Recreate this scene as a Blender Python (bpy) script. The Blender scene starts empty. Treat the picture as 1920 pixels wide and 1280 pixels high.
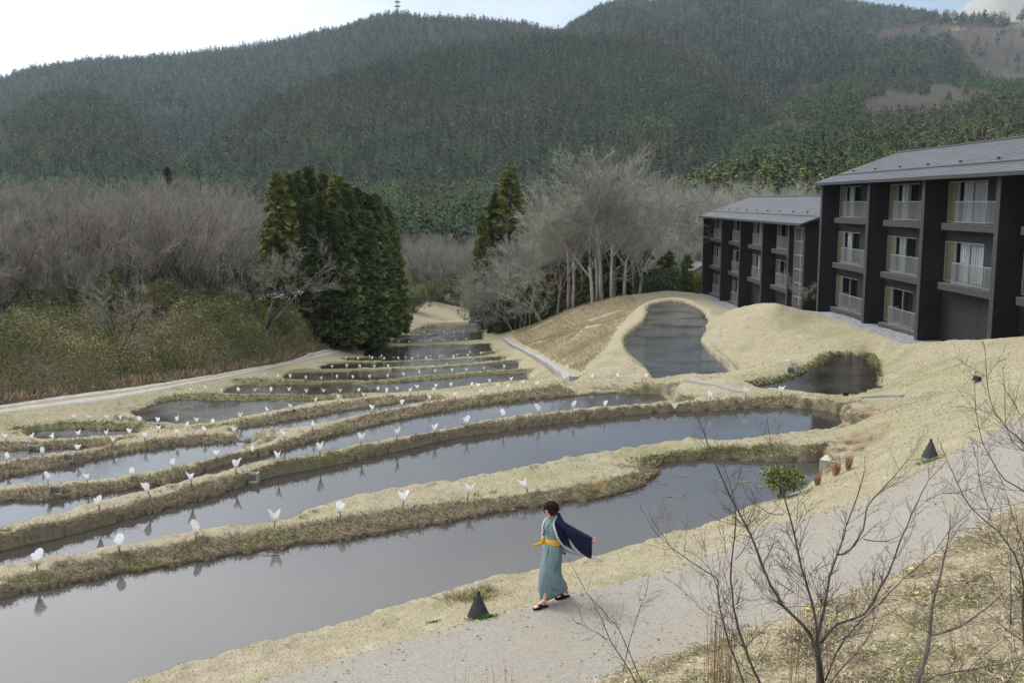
import bpy, bmesh, math, random
import numpy as np
from mathutils import Vector, Matrix, noise as mnoise
from mathutils.kdtree import KDTree

# ------------------------------------------------------------------ scene, camera, world, sun
SC = bpy.context.scene
COL = SC.collection
R = math.radians
PITCH = 7.99
LENS = 35.0
cam_d = bpy.data.cameras.new("camera"); cam = bpy.data.objects.new("camera", cam_d)
COL.objects.link(cam); cam_d.lens = LENS; cam_d.sensor_width = 36.0
cam_d.clip_start = 0.1; cam_d.clip_end = 20000
cam.location = (0, 0, 0); cam.rotation_euler = (R(90 - PITCH), 0, 0)
SC.camera = cam

SUN_EL, SUN_AZ = 46.0, -46.0          # azimuth from +Y towards +X
world = bpy.data.worlds.new("World"); SC.world = world; world.use_nodes = True
def build_world():
    nt = world.node_tree; N = nt.nodes; L = nt.links; N.clear()
    out = N.new('ShaderNodeOutputWorld'); bg = N.new('ShaderNodeBackground')
    sky = N.new('ShaderNodeTexSky'); sky.sky_type = 'NISHITA'; sky.sun_disc = False
    sky.sun_elevation = R(SUN_EL); sky.sun_rotation = R(SUN_AZ)
    sky.air_density = 1.2; sky.dust_density = 1.2; sky.ozone_density = 1.5; sky.altitude = 600
    tc = N.new('ShaderNodeTexCoord')
    mp = N.new('ShaderNodeMapping'); mp.inputs['Scale'].default_value = (1.0, 1.0, 2.6)
    mp.inputs['Location'].default_value = (0.4, 1.2, 0.3)
    n1 = N.new('ShaderNodeTexNoise'); n1.inputs['Scale'].default_value = 1.9; n1.inputs['Detail'].default_value = 6
    n1.inputs['Roughness'].default_value = 0.52
    # bank of thin bright cloud, thicker towards the left and overhead
    sep = N.new('ShaderNodeSeparateXYZ')
    m1 = N.new('ShaderNodeMath'); m1.operation = 'MULTIPLY_ADD'; m1.inputs[1].default_value = -0.38; 
    m2 = N.new('ShaderNodeMath'); m2.operation = 'ADD'
    mr = N.new('ShaderNodeMapRange'); mr.inputs['From Min'].default_value = 0.36; mr.inputs['From Max'].default_value = 0.80
    mr.inputs['To Min'].default_value = 0.08; mr.inputs['To Max'].default_value = 1.0
    mix = N.new('ShaderNodeMix'); mix.data_type = 'RGBA'
    mix.inputs[7].default_value = (11.0, 11.3, 11.7, 1)
    L.new(tc.outputs['Generated'], mp.inputs['Vector']); L.new(mp.outputs[0], n1.inputs['Vector'])
    L.new(tc.outputs['Generated'], sep.inputs[0])
    L.new(sep.outputs[0], m1.inputs[0]); L.new(n1.outputs['Fac'], m1.inputs[2])
    ez = N.new('ShaderNodeMapRange'); ez.inputs['From Min'].default_value = .27; ez.inputs['From Max'].default_value = .50; ez.inputs['To Min'].default_value = 0.0; ez.inputs['To Max'].default_value = .42
    L.new(sep.outputs[2], ez.inputs['Value']); L.new(m1.outputs[0], m2.inputs[0]); L.new(ez.outputs[0], m2.inputs[1]); L.new(m2.outputs[0], mr.inputs['Value'])
    tint = N.new('ShaderNodeMix'); tint.data_type = 'RGBA'; tint.blend_type = 'MULTIPLY'; tint.inputs[0].default_value = 1.0; tint.inputs[7].default_value = (.66, .76, .88, 1)
    L.new(sky.outputs[0], tint.inputs[6]); L.new(mr.outputs[0], mix.inputs[0]); L.new(tint.outputs[2], mix.inputs[6])
    dt = N.new('ShaderNodeVectorMath'); dt.operation = 'DOT_PRODUCT'; L.new(tc.outputs['Generated'], dt.inputs[0])
    dt.inputs[1].default_value = (math.sin(R(SUN_AZ))*math.cos(R(SUN_EL)), math.cos(R(SUN_AZ))*math.cos(R(SUN_EL)), math.sin(R(SUN_EL)))
    gl = N.new('ShaderNodeMapRange'); gl.interpolation_type = 'SMOOTHSTEP'; gl.inputs['From Min'].default_value = .66; gl.inputs['From Max'].default_value = 1.0; gl.inputs['To Min'].default_value = 1.0; gl.inputs['To Max'].default_value = 3.4
    L.new(dt.outputs['Value'], gl.inputs['Value']); vm = N.new('ShaderNodeVectorMath'); vm.operation = 'SCALE'; L.new(mix.outputs[2], vm.inputs[0]); L.new(gl.outputs[0], vm.inputs['Scale'])
    L.new(vm.outputs[0], bg.inputs['Color']); bg.inputs['Strength'].default_value = 0.1
    L.new(bg.outputs[0], out.inputs[0])
build_world()
sun_d = bpy.data.lights.new("sun", 'SUN'); sun = bpy.data.objects.new("sun", sun_d); COL.objects.link(sun)
sun_d.energy = 1.4; sun_d.angle = R(14); sun_d.color = (1.0, 0.95, 0.87)
_sd = Vector((math.sin(R(SUN_AZ)) * math.cos(R(SUN_EL)), math.cos(R(SUN_AZ)) * math.cos(R(SUN_EL)), math.sin(R(SUN_EL))))
sun.rotation_euler = _sd.to_track_quat('Z', 'Y').to_euler()

SC.view_settings.view_transform = 'Standard'; SC.view_settings.look = 'None'
SC.view_settings.exposure = 0.24; SC.view_settings.gamma = 1.0; SC.view_settings.use_curve_mapping = False
SC.render.engine = 'CYCLES'
cy = SC.cycles
cy.use_denoising = True; cy.max_bounces = 5; cy.diffuse_bounces = 2; cy.glossy_bounces = 2
cy.transmission_bounces = 2; cy.transparent_max_bounces = 8; cy.volume_bounces = 0
cy.caustics_reflective = False; cy.caustics_refractive = False

# ------------------------------------------------------------------ helpers
rng = np.random.default_rng(11); random.seed(11)
F_PX = 1920 * LENS / 36.0; CP, SP = math.cos(R(PITCH)), math.sin(R(PITCH))
def ray(u, v):                      # survey of the photograph: bearing (X/Y) and slope (Z/Y) of a sight line
    yd = (v - 640) / F_PX; dy = CP - yd * SP
    return (u - 960) / F_PX / dy, (-SP - yd * CP) / dy
def W(u, v, z):                     # where the sight line meets height z
    a, r = ray(u, v); Y = z / r
    return (a * Y, Y, z)
def WY(u, v, Y):                    # the point of the sight line at distance Y
    a, r = ray(u, v)
    return (a * Y, Y, r * Y)
def tag(o, label=None, cat=None, group=None, kind=None):
    if label: o['label'] = label
    if cat: o['category'] = cat
    if group: o['group'] = group
    if kind: o['kind'] = kind
    return o
def empty(name, loc=(0, 0, 0), rz=0.0):
    o = bpy.data.objects.new(name, None); COL.objects.link(o)
    o.location = loc; o.rotation_euler = (0, 0, rz); o.empty_display_size = 0.2
    return o
def mesh_np(name, verts, faces, mat=None, smooth=False):
    """faces: (n,3) or (n,4) int array, or list of arrays of both."""
    me = bpy.data.meshes.new(name)
    verts = np.asarray(verts, dtype=np.float32)
    fl = faces if isinstance(faces, list) else [faces]
    fl = [np.asarray(f, dtype=np.int32) for f in fl if len(f)]
    me.vertices.add(len(verts)); me.vertices.foreach_set('co', verts.ravel())
    nl = sum(f.size for f in fl); nf = sum(len(f) for f in fl)
    me.loops.add(nl); me.loops.foreach_set('vertex_index', np.concatenate([f.ravel() for f in fl]))
    me.polygons.add(nf)
    tot = np.concatenate([np.full(len(f), f.shape[1], dtype=np.int32) for f in fl])
    st = np.concatenate([[0], np.cumsum(tot)[:-1]]).astype(np.int32)
    me.polygons.foreach_set('loop_start', st)
    try: me.polygons.foreach_set('loop_total', tot)
    except Exception: pass
    if smooth: me.polygons.foreach_set('use_smooth', np.ones(nf, dtype=bool))
    me.update(calc_edges=True)
    if mat: me.materials.append(mat)
    return me
def link(name, me, parent=None, mat=None):
    o = bpy.data.objects.new(name, me); COL.objects.link(o)
    if parent: o.parent = parent
    if mat and not len(me.materials): me.materials.append(mat)
    return o
def attr(me, name, vals):
    a = me.attributes.new(name, 'FLOAT', 'POINT'); a.data.foreach_set('value', np.asarray(vals, dtype=np.float32))
class MB:
    """collects boxes, tubes, prisms and sheets that become ONE mesh object"""
    def __init__(s): s.v = []; s.f = []
    def add(s, vs, fs):
        b = len(s.v); s.v += [tuple(p) for p in vs]; s.f += [tuple(i + b for i in f) for f in fs]; return s
    def box(s, x0, x1, y0, y1, z0, z1):
        return s.add([(x0,y0,z0),(x1,y0,z0),(x1,y1,z0),(x0,y1,z0),(x0,y0,z1),(x1,y0,z1),(x1,y1,z1),(x0,y1,z1)],
                     [(0,3,2,1),(4,5,6,7),(0,1,5,4),(1,2,6,5),(2,3,7,6),(3,0,4,7)])
    def prism(s, poly, axis, c0, c1):
        """poly of 2D points extruded along axis ('y': poly is (x,z); 'z': (x,y); 'x': (y,z))"""
        n = len(poly)
        def p(q, c): return {'y': (q[0], c, q[1]), 'z': (q[0], q[1], c), 'x': (c, q[0], q[1])}[axis]
        vs = [p(q, c0) for q in poly] + [p(q, c1) for q in poly]
        fs = [tuple(range(n))[::-1], tuple(range(n, 2 * n))] + [(i, (i + 1) % n, n + (i + 1) % n, n + i) for i in range(n)]
        return s.add(vs, fs)
    def tube(s, pts, radii, n=6, caps=True):
        pts = [Vector(p) for p in pts]; rs = radii if isinstance(radii, (list, tuple)) else [radii] * len(pts)
        vs = []; up = None
        for i, p in enumerate(pts):
            t = (pts[min(i + 1, len(pts) - 1)] - pts[max(i - 1, 0)]).normalized()
            if up is None: up = t.orthogonal().normalized()
            up = (up - t * up.dot(t)).normalized(); b = t.cross(up)
            for k in range(n):
                an = 2 * math.pi * k / n; vs.append(p + (up * math.cos(an) + b * math.sin(an)) * rs[i])
        fs = [(i*n+k, i*n+(k+1)%n, (i+1)*n+(k+1)%n, (i+1)*n+k) for i in range(len(pts)-1) for k in range(n)]
        if caps: fs += [tuple(range(n))[::-1], tuple(range((len(pts)-1)*n, len(pts)*n))]
        return s.add(vs, fs)
    def lathe(s, prof, n=16, c=(0, 0, 0), caps=True):
        vs = [(c[0] + r*math.cos(2*math.pi*k/n), c[1] + r*math.sin(2*math.pi*k/n), c[2] + z) for r, z in prof for k in range(n)]
        fs = [(i*n+k, i*n+(k+1)%n, (i+1)*n+(k+1)%n, (i+1)*n+k) for i in range(len(prof)-1) for k in range(n)]
        if caps: fs += [tuple(range(n))[::-1], tuple(range((len(prof)-1)*n, len(prof)*n))]
        return s.add(vs, fs)
    def mesh(s, name, mat=None, smooth=False):
        me = bpy.data.meshes.new(name); me.from_pydata(s.v, [], s.f)
        if smooth: me.polygons.foreach_set('use_smooth', np.ones(len(me.polygons), dtype=bool))
        if mat: me.materials.append(mat)
        me.update(); return me
    def build(s, name, mat=None, parent=None, smooth=False, bevel=0):
        o = link(name, s.mesh(name, mat, smooth), parent)
        if bevel:
            m = o.modifiers.new('bevel', 'BEVEL'); m.width = bevel; m.segments = 2; m.limit_method = 'ANGLE'
        return o
def copy_tree(o, parent=None):
    c = o.copy(); COL.objects.link(c)
    c.parent = parent
    for ch in list(o.children): copy_tree(ch, c)
    return c
_lat = {}
def vnoise(x, y, scale=1.0, seed=0, octaves=4, gain=0.5):
    """value noise fbm, about -1..1"""
    x = np.asarray(x) / scale; y = np.asarray(y) / scale; out = 0; amp = 1.0; tot = 0
    if seed not in _lat: _lat[seed] = np.random.default_rng(seed + 100).uniform(-1, 1, (256, 256))
    Lt = _lat[seed]
    for o in range(octaves):
        xi = np.floor(x).astype(int); yi = np.floor(y).astype(int); fx = x - xi; fy = y - yi
        fx = fx*fx*(3-2*fx); fy = fy*fy*(3-2*fy)
        a = Lt[xi & 255, yi & 255]; b = Lt[(xi+1) & 255, yi & 255]; c = Lt[xi & 255, (yi+1) & 255]; d = Lt[(xi+1) & 255, (yi+1) & 255]
        out = out + amp * ((a*(1-fx)+b*fx)*(1-fy) + (c*(1-fx)+d*fx)*fy); tot += amp
        amp *= gain; x = x*2.03 + 17.3; y = y*2.03 + 9.1
    return out / tot * 1.6
def sstep(x, a, b):
    t = np.clip((np.asarray(x) - a) / (b - a), 0, 1); return t*t*(3-2*t)
def in_poly(px, py, poly):
    px = np.asarray(px); py = np.asarray(py); c = np.zeros(px.shape, dtype=bool); n = len(poly); j = n - 1
    for i in range(n):
        xi, yi = poly[i][0], poly[i][1]; xj, yj = poly[j][0], poly[j][1]
        if yi != yj:
            k = ((yi > py) != (yj > py)) & (px < (xj-xi)*(py-yi)/(yj-yi) + xi); c ^= k
        j = i
    return c
def dens(pts, step):
    out = []
    for i in range(len(pts)-1):
        p = np.array(pts[i], float); q = np.array(pts[i+1], float); n = max(1, int(math.ceil(np.linalg.norm(q[:2]-p[:2]) / step)))
        for k in range(n): out.append(p + (q-p)*k/n)
    out.append(np.array(pts[-1], float)); return np.array(out)
def catmull(pts, step=0.4):
    """smooth open curve through points (any dimension)"""
    P = [np.array(p, float) for p in pts]
    if len(P) < 3: return dens(P, step)
    P = [2*P[0]-P[1]] + P + [2*P[-1]-P[-2]]; out = []
    for i in range(1, len(P)-2):
        p0, p1, p2, p3 = P[i-1], P[i], P[i+1], P[i+2]
        n = max(2, int(np.linalg.norm(p2[:2]-p1[:2]) / step))
        for k in range(n):
            t = k/n; out.append(0.5*(2*p1 + (p2-p0)*t + (2*p0-5*p1+4*p2-p3)*t*t + (-p0+3*p1-3*p2+p3)*t**3))
    out.append(P[-2]); return np.array(out)

# ------------------------------------------------------------------ node helpers
class NT:
    def __init__(s, name):
        s.m = bpy.data.materials.new(name); s.m.use_nodes = True; s.t = s.m.node_tree; s.t.nodes.clear()
        s.out = s.n('ShaderNodeOutputMaterial'); s.b = s.n('ShaderNodeBsdfPrincipled'); s.l(s.b.outputs[0], s.out.inputs[0])
    def n(s, t, **kw):
        x = s.t.nodes.new(t)
        for k, v in kw.items(): setattr(x, k, v)
        return x
    def l(s, a, b): s.t.links.new(a, b)
    def val(s, sock, v):
        if isinstance(v, bpy.types.NodeSocket): s.l(v, sock)
        elif isinstance(v, (tuple, list)) and len(v) == 3 and sock.type == 'RGBA': sock.default_value = (*v, 1)
        else: sock.default_value = v
    def pos(s): return s.n('ShaderNodeNewGeometry').outputs['Position']
    def obj(s): return s.n('ShaderNodeTexCoord').outputs['Object']
    def noise(s, vec, scale, detail=4, rough=0.55, dist=0.0, col=False):
        x = s.n('ShaderNodeTexNoise'); s.l(vec, x.inputs['Vector']); x.inputs['Scale'].default_value = scale
        x.inputs['Detail'].default_value = detail; x.inputs['Roughness'].default_value = rough; x.inputs['Distortion'].default_value = dist
        return x.outputs['Color' if col else 'Fac']
    def mapr(s, v, a, b, c=0.0, d=1.0):
        x = s.n('ShaderNodeMapRange'); s.val(x.inputs['Value'], v)
        for i, q in zip(('From Min','From Max','To Min','To Max'), (a,b,c,d)): x.inputs[i].default_value = q
        return x.outputs[0]
    def math(s, op, a, b=0.0, c=0.0):
        x = s.n('ShaderNodeMath', operation=op); s.val(x.inputs[0], a); s.val(x.inputs[1], b); s.val(x.inputs[2], c); return x.outputs[0]
    def mix(s, f, a, b, mode='MIX'):
        x = s.n('ShaderNodeMix', data_type='RGBA', blend_type=mode); s.val(x.inputs[0], f); s.val(x.inputs[6], a); s.val(x.inputs[7], b); return x.outputs[2]
    def attr(s, name): return s.n('ShaderNodeAttribute', attribute_name=name).outputs['Fac']
    def mapping(s, vec, scale=(1,1,1), rot=(0,0,0), loc=(0,0,0)):
        x = s.n('ShaderNodeMapping'); s.l(vec, x.inputs[0]); x.inputs['Scale'].default_value = scale
        x.inputs['Rotation'].default_value = rot; x.inputs['Location'].default_value = loc; return x.outputs[0]
    def bump(s, h, strength=0.5, dist=0.02):
        x = s.n('ShaderNodeBump'); s.val(x.inputs['Height'], h); x.inputs['Strength'].default_value = strength
        x.inputs['Distance'].default_value = dist; s.l(x.outputs[0], s.b.inputs['Normal']); return x
    def set(s, **kw):
        names = dict(color='Base Color', rough='Roughness', metal='Metallic', spec='Specular IOR Level', ior='IOR', alpha='Alpha', trans='Transmission Weight', sub='Subsurface Weight')
        for k, v in kw.items(): s.val(s.b.inputs[names[k]], v)
        return s.m
def simple_mat(name, col, rough=0.7, var=0.12, scale=8.0, metal=0.0, spec=0.3, bump=0.0):
    t = NT(name); p = t.obj(); n = t.noise(p, scale, 5)
    lo = tuple(c*(1-var) for c in col); hi = tuple(min(1, c*(1+var)) for c in col)
    t.set(color=t.mix(n, lo, hi), rough=rough, metal=metal, spec=spec)
    if bump: t.bump(n, bump, 0.01)
    return t.m
# ------------------------------------------------------------------ survey data (image survey points, heights in metres below the camera)
# ponds: water level, foot of the far bank (seen), near shore (hidden behind a crest at height zc, or seen when zc is None)
PONDS = {
 'P0': dict(w=-6.75, far=[(-330,1195),(-150,1152),(0,1120),(100,1100),(200,1080),(300,1063),(400,1047),(500,1030),(633,1017),(706,1006),(815,986),(925,968),(997,955),(1070,944),(1143,931),(1198,917),(1227,898),(1243,887),(1232,877),(1260,868),(1307,865),(1384,863),(1461,863),(1538,860)],
   near=[(-330,1450),(0,1358),(233,1280),(300,1260),(400,1230),(500,1203),(567,1188),(640,1167),(706,1146),(779,1125),(870,1099),(925,1083),(997,1068),(1107,1042),(1220,1012),(1295,992),(1360,970),(1420,946),(1480,927),(1520,905),(1555,885)], zc=None),
 'P1': dict(w=-7.5, far=[(-330,1130),(-150,1077),(0,1034),(100,1010),(200,985),(300,957),(400,930),(483,900),(567,883),(633,870),(669,864),(779,838),(888,816),(997,800),(1107,786),(1230,774),(1345,770),(1461,765),(1519,765),(1557,772),(1596,782)],
   near=[(-330,1138),(-150,1095),(0,1062),(100,1047),(200,1027),(300,1007),(400,988),(483,982),(545,972),(575,958),(610,945),(669,929),(742,913),(815,904),(888,891),(997,869),(1107,847),(1253,826),(1307,820),(1384,822),(1461,813),(1519,807),(1565,801)], zc=-6.6, zend=-7.35),
 'P2': dict(w=-9.2, far=[(-330,1005),(-150,965),(0,943),(67,940),(140,932),(233,920),(333,901),(420,871),(500,852),(587,828),(675,806),(762,786),(850,768),(937,755),(1054,745),(1150,739),(1230,738),(1260,743)],
   near=[(-330,1070),(-150,1022),(0,984),(100,963),(168,938),(269,916),(336,899),(437,876),(500,863),(587,850),(675,830),(762,814),(850,798),(937,782),(1060,766),(1191,754),(1262,745)], zc=-7.2),
 'P3': dict(w=-9.8, far=[(-330,960),(-150,920),(0,898),(67,887),(134,872),(202,857),(269,845),(336,836),(403,831),(445,829),(470,828)],
   near=[(-330,975),(-150,925),(0,907),(67,903),(168,897),(249,886),(336,871),(403,856),(445,843),(471,831)], zc=-8.95),
 'P4a': dict(w=-10.15, far=[(-330,850),(-150,847),(0,845),(67,843),(118,841),(163,840)], near=[(-330,905),(-150,880),(0,864),(50,856),(101,848),(158,841)], zc=-9.5),
 'P4b': dict(w=-10.15, far=[(445,801),(504,794),(544,789),(587,782),(631,774),(675,768),(719,761),(762,754),(803,750)], near=[(450,803),(500,803),(547,801),(587,795),(634,786),(680,774),(730,765),(765,758),(803,751)], zc=-9.05),
 'P5': dict(w=-10.6, far=[(50,813),(80,806),(104,805),(151,806),(202,807),(262,809)], near=[(52,815),(77,821),(134,820),(202,817),(259,810)], zc=-10.1),
 'P6': dict(w=-11.45, far=[(250,775),(275,768),(331,751),(403,751),(504,751),(591,752),(628,750)], near=[(252,777),(269,788),(302,790),(369,791),(403,790),(453,783),(504,773),(558,761),(617,751)], zc=-10.3),
 'P7': dict(w=-12.55, far=[(422,734),(446,725),(500,723),(534,721),(600,721),(675,720),(792,715),(908,703),(990,699)], near=[(424,736),(482,738),(560,738),(638,737),(733,734),(792,730),(850,724),(908,717),(997,710)], zc=-11.25),
 'P8': dict(w=-13.5, far=[(534,706),(558,698),(675,697),(792,693),(879,687),(970,677)], near=[(540,709),(575,711),(675,711.5),(792,702),(879,695),(971,690)], zc=-12.3),
 'P9': dict(w=-14.0, far=[(605,688),(640,682),(720,680.5),(800,678),(900,673),(945,669)], near=[(607,690),(650,689),(720,687),(800,684),(900,677),(945,671)], zc=-13.3),
 'P10': dict(w=-14.7, far=[(647,672),(690,669.5),(760,669),(840,666),(930,660)], near=[(648,675),(700,675),(760,673.5),(840,670),(930,662)], zc=-13.9),
 'P11': dict(w=-16.1, far=[(684,663),(713,652),(792,649),(860,647),(923,645)], near=[(688,666),(740,667),(808,666),(880,661),(927,656)], zc=-14.6),
 'P12': dict(w=-17.2, far=[(739,642),(748,635),(771,631),(821,626),(908,622)], near=[(742,642.5),(790,642),(850,639.5),(902,636)], zc=-16.1),
 'P13': dict(w=-17.8, far=[(771,624),(792,614),(835,610),(930,606)], near=[(775,624.5),(832,622),(885,619),(929,615)], zc=-17.0),
 'lake': dict(w=-9.1, far=[(1226,708),(1222,701),(1207,682),(1183,663),(1172,643),(1180,628),(1207,605),(1216,589),(1217,578),(1230,570),(1261,565.5),(1280,568),(1307,580),(1322,593),(1322,612),(1311,636),(1322,655),(1345,674),(1365,693)],
   near=[(1226,709),(1268,701),(1326,697),(1365,694)], zc=-8.75),
 'side': dict(w=-7.85, far=[(1413,723),(1465,717),(1500,705),(1538,686),(1555,670),(1577,666.5),(1611,668),(1627,682),(1632,701),(1629,724),(1623,736)],
   near=[(1415,724),(1461,727),(1500,733),(1538,737),(1596,740),(1622,737)], zc=-7.68),
}
# lantern rows = near crest of each dyke: lantern foot points (kind: 0 open tulip, 1 torn low, 2 folded over), height of the crest
ROWS = {
 'R1': dict(z=-6.58, L=[(70,1072),(224,1037),(367,1013),(515,990),(638,971),(756,952),(876,937),(990,925)], pre=[(-330,1172),(-150,1128)],
    post=[(1070,912),(1130,900),(1180,884),(1209,866),(1255,852),(1320,842),(1400,837),(1480,834),(1545,838)]),
 'R2': dict(z=-7.2, L=[(187,957),(281,930),(359,909),(443,887),(521,869),(600,854),(677,835),(744,824),(814,810),(875,799),(943,787),(1012,777),(1073,770),(1133,764),(1266,756),(1332,750),(1398,744),(1465,740)], pre=[(-330,1098),(-150,1050),(0,1008)], post=[(1540,749),(1600,762)]),
 'R3': dict(z=-8.95, L=[(90,909),(165,904),(248,895),(324,880),(405,861),(473,844),(534,824),(585,808),(698,775),(753,764),(806,756),(854,749),(901,742),(953,735),(1007,728),(1058,719),(1110,715),(1158,714),(1212,716)], pre=[(-330,980),(-150,933),(0,917)], post=[(1245,718),(1274,727),(1285,737)]),
 'R4': dict(z=-9.55, L=[(12,869),(80,857),(144,850),(212,834),(271,826),(331,818),(384,813),(439,808),(495,809)], pre=[(-330,940),(-150,900)], post=[(535,814)]),
 'R5': dict(z=-9.95, L=[(12,827),(60,827),(104,826),(149,825),(200,820),(243,820),(297,811),(352,805),(401,798),(450,789),(500,779),(544,771),(592,762),(634,755),(681,748),(724,742),(770,740),(815,737),(896,732),(934,731),(980,726)], pre=[(-330,830),(-150,828)], post=[(1004,722)]),
 'R6': dict(z=-10.4, L=[(139,790),(167,789),(199,791),(228,792),(260,795),(296,797),(334,796),(369,795)], pre=[(60,803),(100,793)], post=[(400,796)]),
 'R7': dict(z=-11.22, L=[(359,736),(386,736),(415,738),(446,738),(477,738),(508,738),(542,738),(574,737),(606,737),(638,736),(672,736),(709,735),(745,734),(783,731),(815,728),(846,727),(884,727),(918,721),(958,717),(997,714)], pre=[(325,740)], post=[]),
 'R8': dict(z=-12.3, L=[(496,709),(521,710),(544,712),(574,712),(603,712),(631,711),(661,711),(693,711),(726,709),(756,706),(786,704),(814,701),(846,699),(875,698),(907,695),(944,693)], pre=[(470,708)], post=[(975,690)]),
 'R9': dict(z=-13.25, L=[(593,691),(622,689),(650,688),(675,687),(703,686),(728,685),(756,684),(784,682),(811,681),(838,679),(867,677),(893,674),(921,672)], pre=[(570,692)], post=[(950,669)]),
 'R10': dict(z=-13.9, L=[(648,677),(671,676),(697,676.5),(720,675.5),(747,674.5),(773,673),(799,671.5),(825,671),(850,669),(876,667),(902,665)], pre=[(630,676)], post=[(935,660)]),
 'R11': dict(z=-14.55, L=[(693,667),(715,667),(739,667),(760,667),(783,666.5),(808,665.5),(830,664),(857,662),(881,660)], pre=[(678,667)], post=[(930,655)]),
 'R12': dict(z=-16.0, L=[(748,643),(767,643),(789,642.5),(808,642),(832,641),(854,640),(874,638)], pre=[(730,643)], post=[(905,635)]),
 'R13': dict(z=-17.0, L=[(776,624.5),(795,624),(832,622),(851,620.5),(869,619),(885,617.5)], pre=[(765,625)], post=[(932,613)]),
}
PATH_UP = [(300,1335,-6.35),(480,1280,-6.28),(640,1234,-6.25),(790,1192,-6.2),(925,1155,-6.15),(1078,1110,-6.05),(1260,1066,-5.95),(1345,1034,-5.9),(1445,985,-5.75),(1545,958,-5.65),(1645,927,-5.5),(1720,890,-5.3),(1785,850,-5.1),(1870,806,-4.8),(1920,783,-4.6),(2060,725,-4.1)]
PATH_LO = [(700,1420,-6.05),(900,1350,-6.0),(1135,1275,-5.95),(1220,1245,-5.88),(1305,1220,-5.8),(1395,1186,-5.7),(1470,1165,-5.6),(1595,1112,-5.45),(1695,1072,-5.3),(1795,1017,-5.05),(1860,972,-4.9),(1920,945,-4.75),(2060,880,-4.3)]
TRACK_UP = [(-330,800,-9.2),(-150,776,-9.7),(0,761,-10.0),(168,735,-10.6),(319,716,-11.4),(437,696,-12.3),(537,678,-13.3),(587,662,-14.2),(640,646,-15.3),(678,633,-16.3),(694,626,-16.8)]
TRACK_LO = [(-330,818,-9.3),(-150,792,-9.8),(0,775,-10.1),(168,753,-10.7),(319,728,-11.5),(437,705,-12.4),(537,684,-13.4),(590,671,-14.3),(650,655,-15.3),(700,639,-16.3),(718,627,-16.8)]
WP = lambda L: [W(*p) for p in L]

# ------------------------------------------------------------------ ground: one sheet, heights relaxed between the surveyed lines
A0, A1, NA = -1.0, 1.0, 930
Y0, Y1, NR = 2.2, 165.0, 960
aa = np.linspace(A0, A1, NA); ly = np.linspace(math.log(Y0), math.log(Y1), NR); yy = np.exp(ly)
GX = aa[None, :] * yy[:, None]; GY = np.repeat(yy[:, None], NA, 1)
fix = np.zeros((NR, NA), bool); fz = np.zeros((NR, NA)); fc = np.zeros((NR, NA))
def gi(p):
    return (math.log(max(p[1], .1)) - ly[0]) / (ly[1]-ly[0]), (p[0]/p[1] - A0) / (aa[1]-aa[0])
def put_line(P, closed=False):
    P = [tuple(p) for p in P]
    if closed: P = P + [P[0]]
    acc = {}
    for p, q in zip(P[:-1], P[1:]):
        i0, j0 = gi(p); i1, j1 = gi(q); n = int(max(abs(i1-i0), abs(j1-j0)) * 2) + 1
        for k in range(n + 1):
            t = k / n; i = int(round(i0+(i1-i0)*t)); j = int(round(j0+(j1-j0)*t))
            if 0 <= i < NR and 0 <= j < NA: acc.setdefault((i, j), []).append(p[2]+(q[2]-p[2])*t)
    for (i, j), v in acc.items(): fix[i, j] = True; fz[i, j] = sum(v) / len(v)
def put_pts(L):
    for p in L:
        i, j = gi(p); i = int(round(i)); j = int(round(j))
        for di in (-1, 0, 1):
            for dj in (-1, 0, 1):
                if 0 <= i+di < NR and 0 <= j+dj < NA: fix[i+di, j+dj] = True; fz[i+di, j+dj] = p[2]
def smooth3(P, step): return catmull(P, step)
def px_curve(L, z, zend=None):
    n = len(L); return [W(u, v, z if zend is None else (z if k < n-3 else z + (zend - z)*(k-(n-4))/3)) for k, (u, v) in enumerate(L)]
SHORE = []
for k, d in PONDS.items():
    w = d['w']
    far = smooth3([W(u, v, w) for u, v in d['far']], 0.3)
    if d['zc'] is None:
        near = smooth3([W(u, v, w) for u, v in d['near']], 0.3)
    else:
        cr = np.array(smooth3(px_curve(d['near'], d['zc'], d.get('zend')), 0.3)); d['crest'] = cr
        near = cr.copy(); off = (cr[:, 2] - w) * 0.85 + 0.2
        if k in ('P9', 'P10'): off = off * 0.6
        near[:, 0] += off * cr[:, 0] / cr[:, 1]; near[:, 1] += off; near[:, 2] = w
        # a shore never passes the far bank's foot
        for r_ in near:
            a_ = r_[0] / r_[1]; fa = far[:, 0] / far[:, 1]; m = np.argmin(abs(fa - a_))
            if r_[1] > far[m, 1] - 0.25 and k != 'lake': r_[1] = far[m, 1] - 0.25; r_[0] = a_ * r_[1]
    poly = np.concatenate([far, near[::-1]])
    # uneven shoreline
    wob = vnoise(poly[:, 0], poly[:, 1], 1.6, 3, 3) * (0.16 if k != 'P9' and k != 'P10' else 0.05) * np.minimum(1, poly[:, 1] / 20)
    poly[:, 1] += wob
    d['poly'] = poly
for k, d in PONDS.items():
    ins = in_poly(GX, GY, d['poly']); fix |= ins; fz[ins] = d['w'] - 0.45
    if d['zc'] is not None: put_line(d['crest'])
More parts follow.
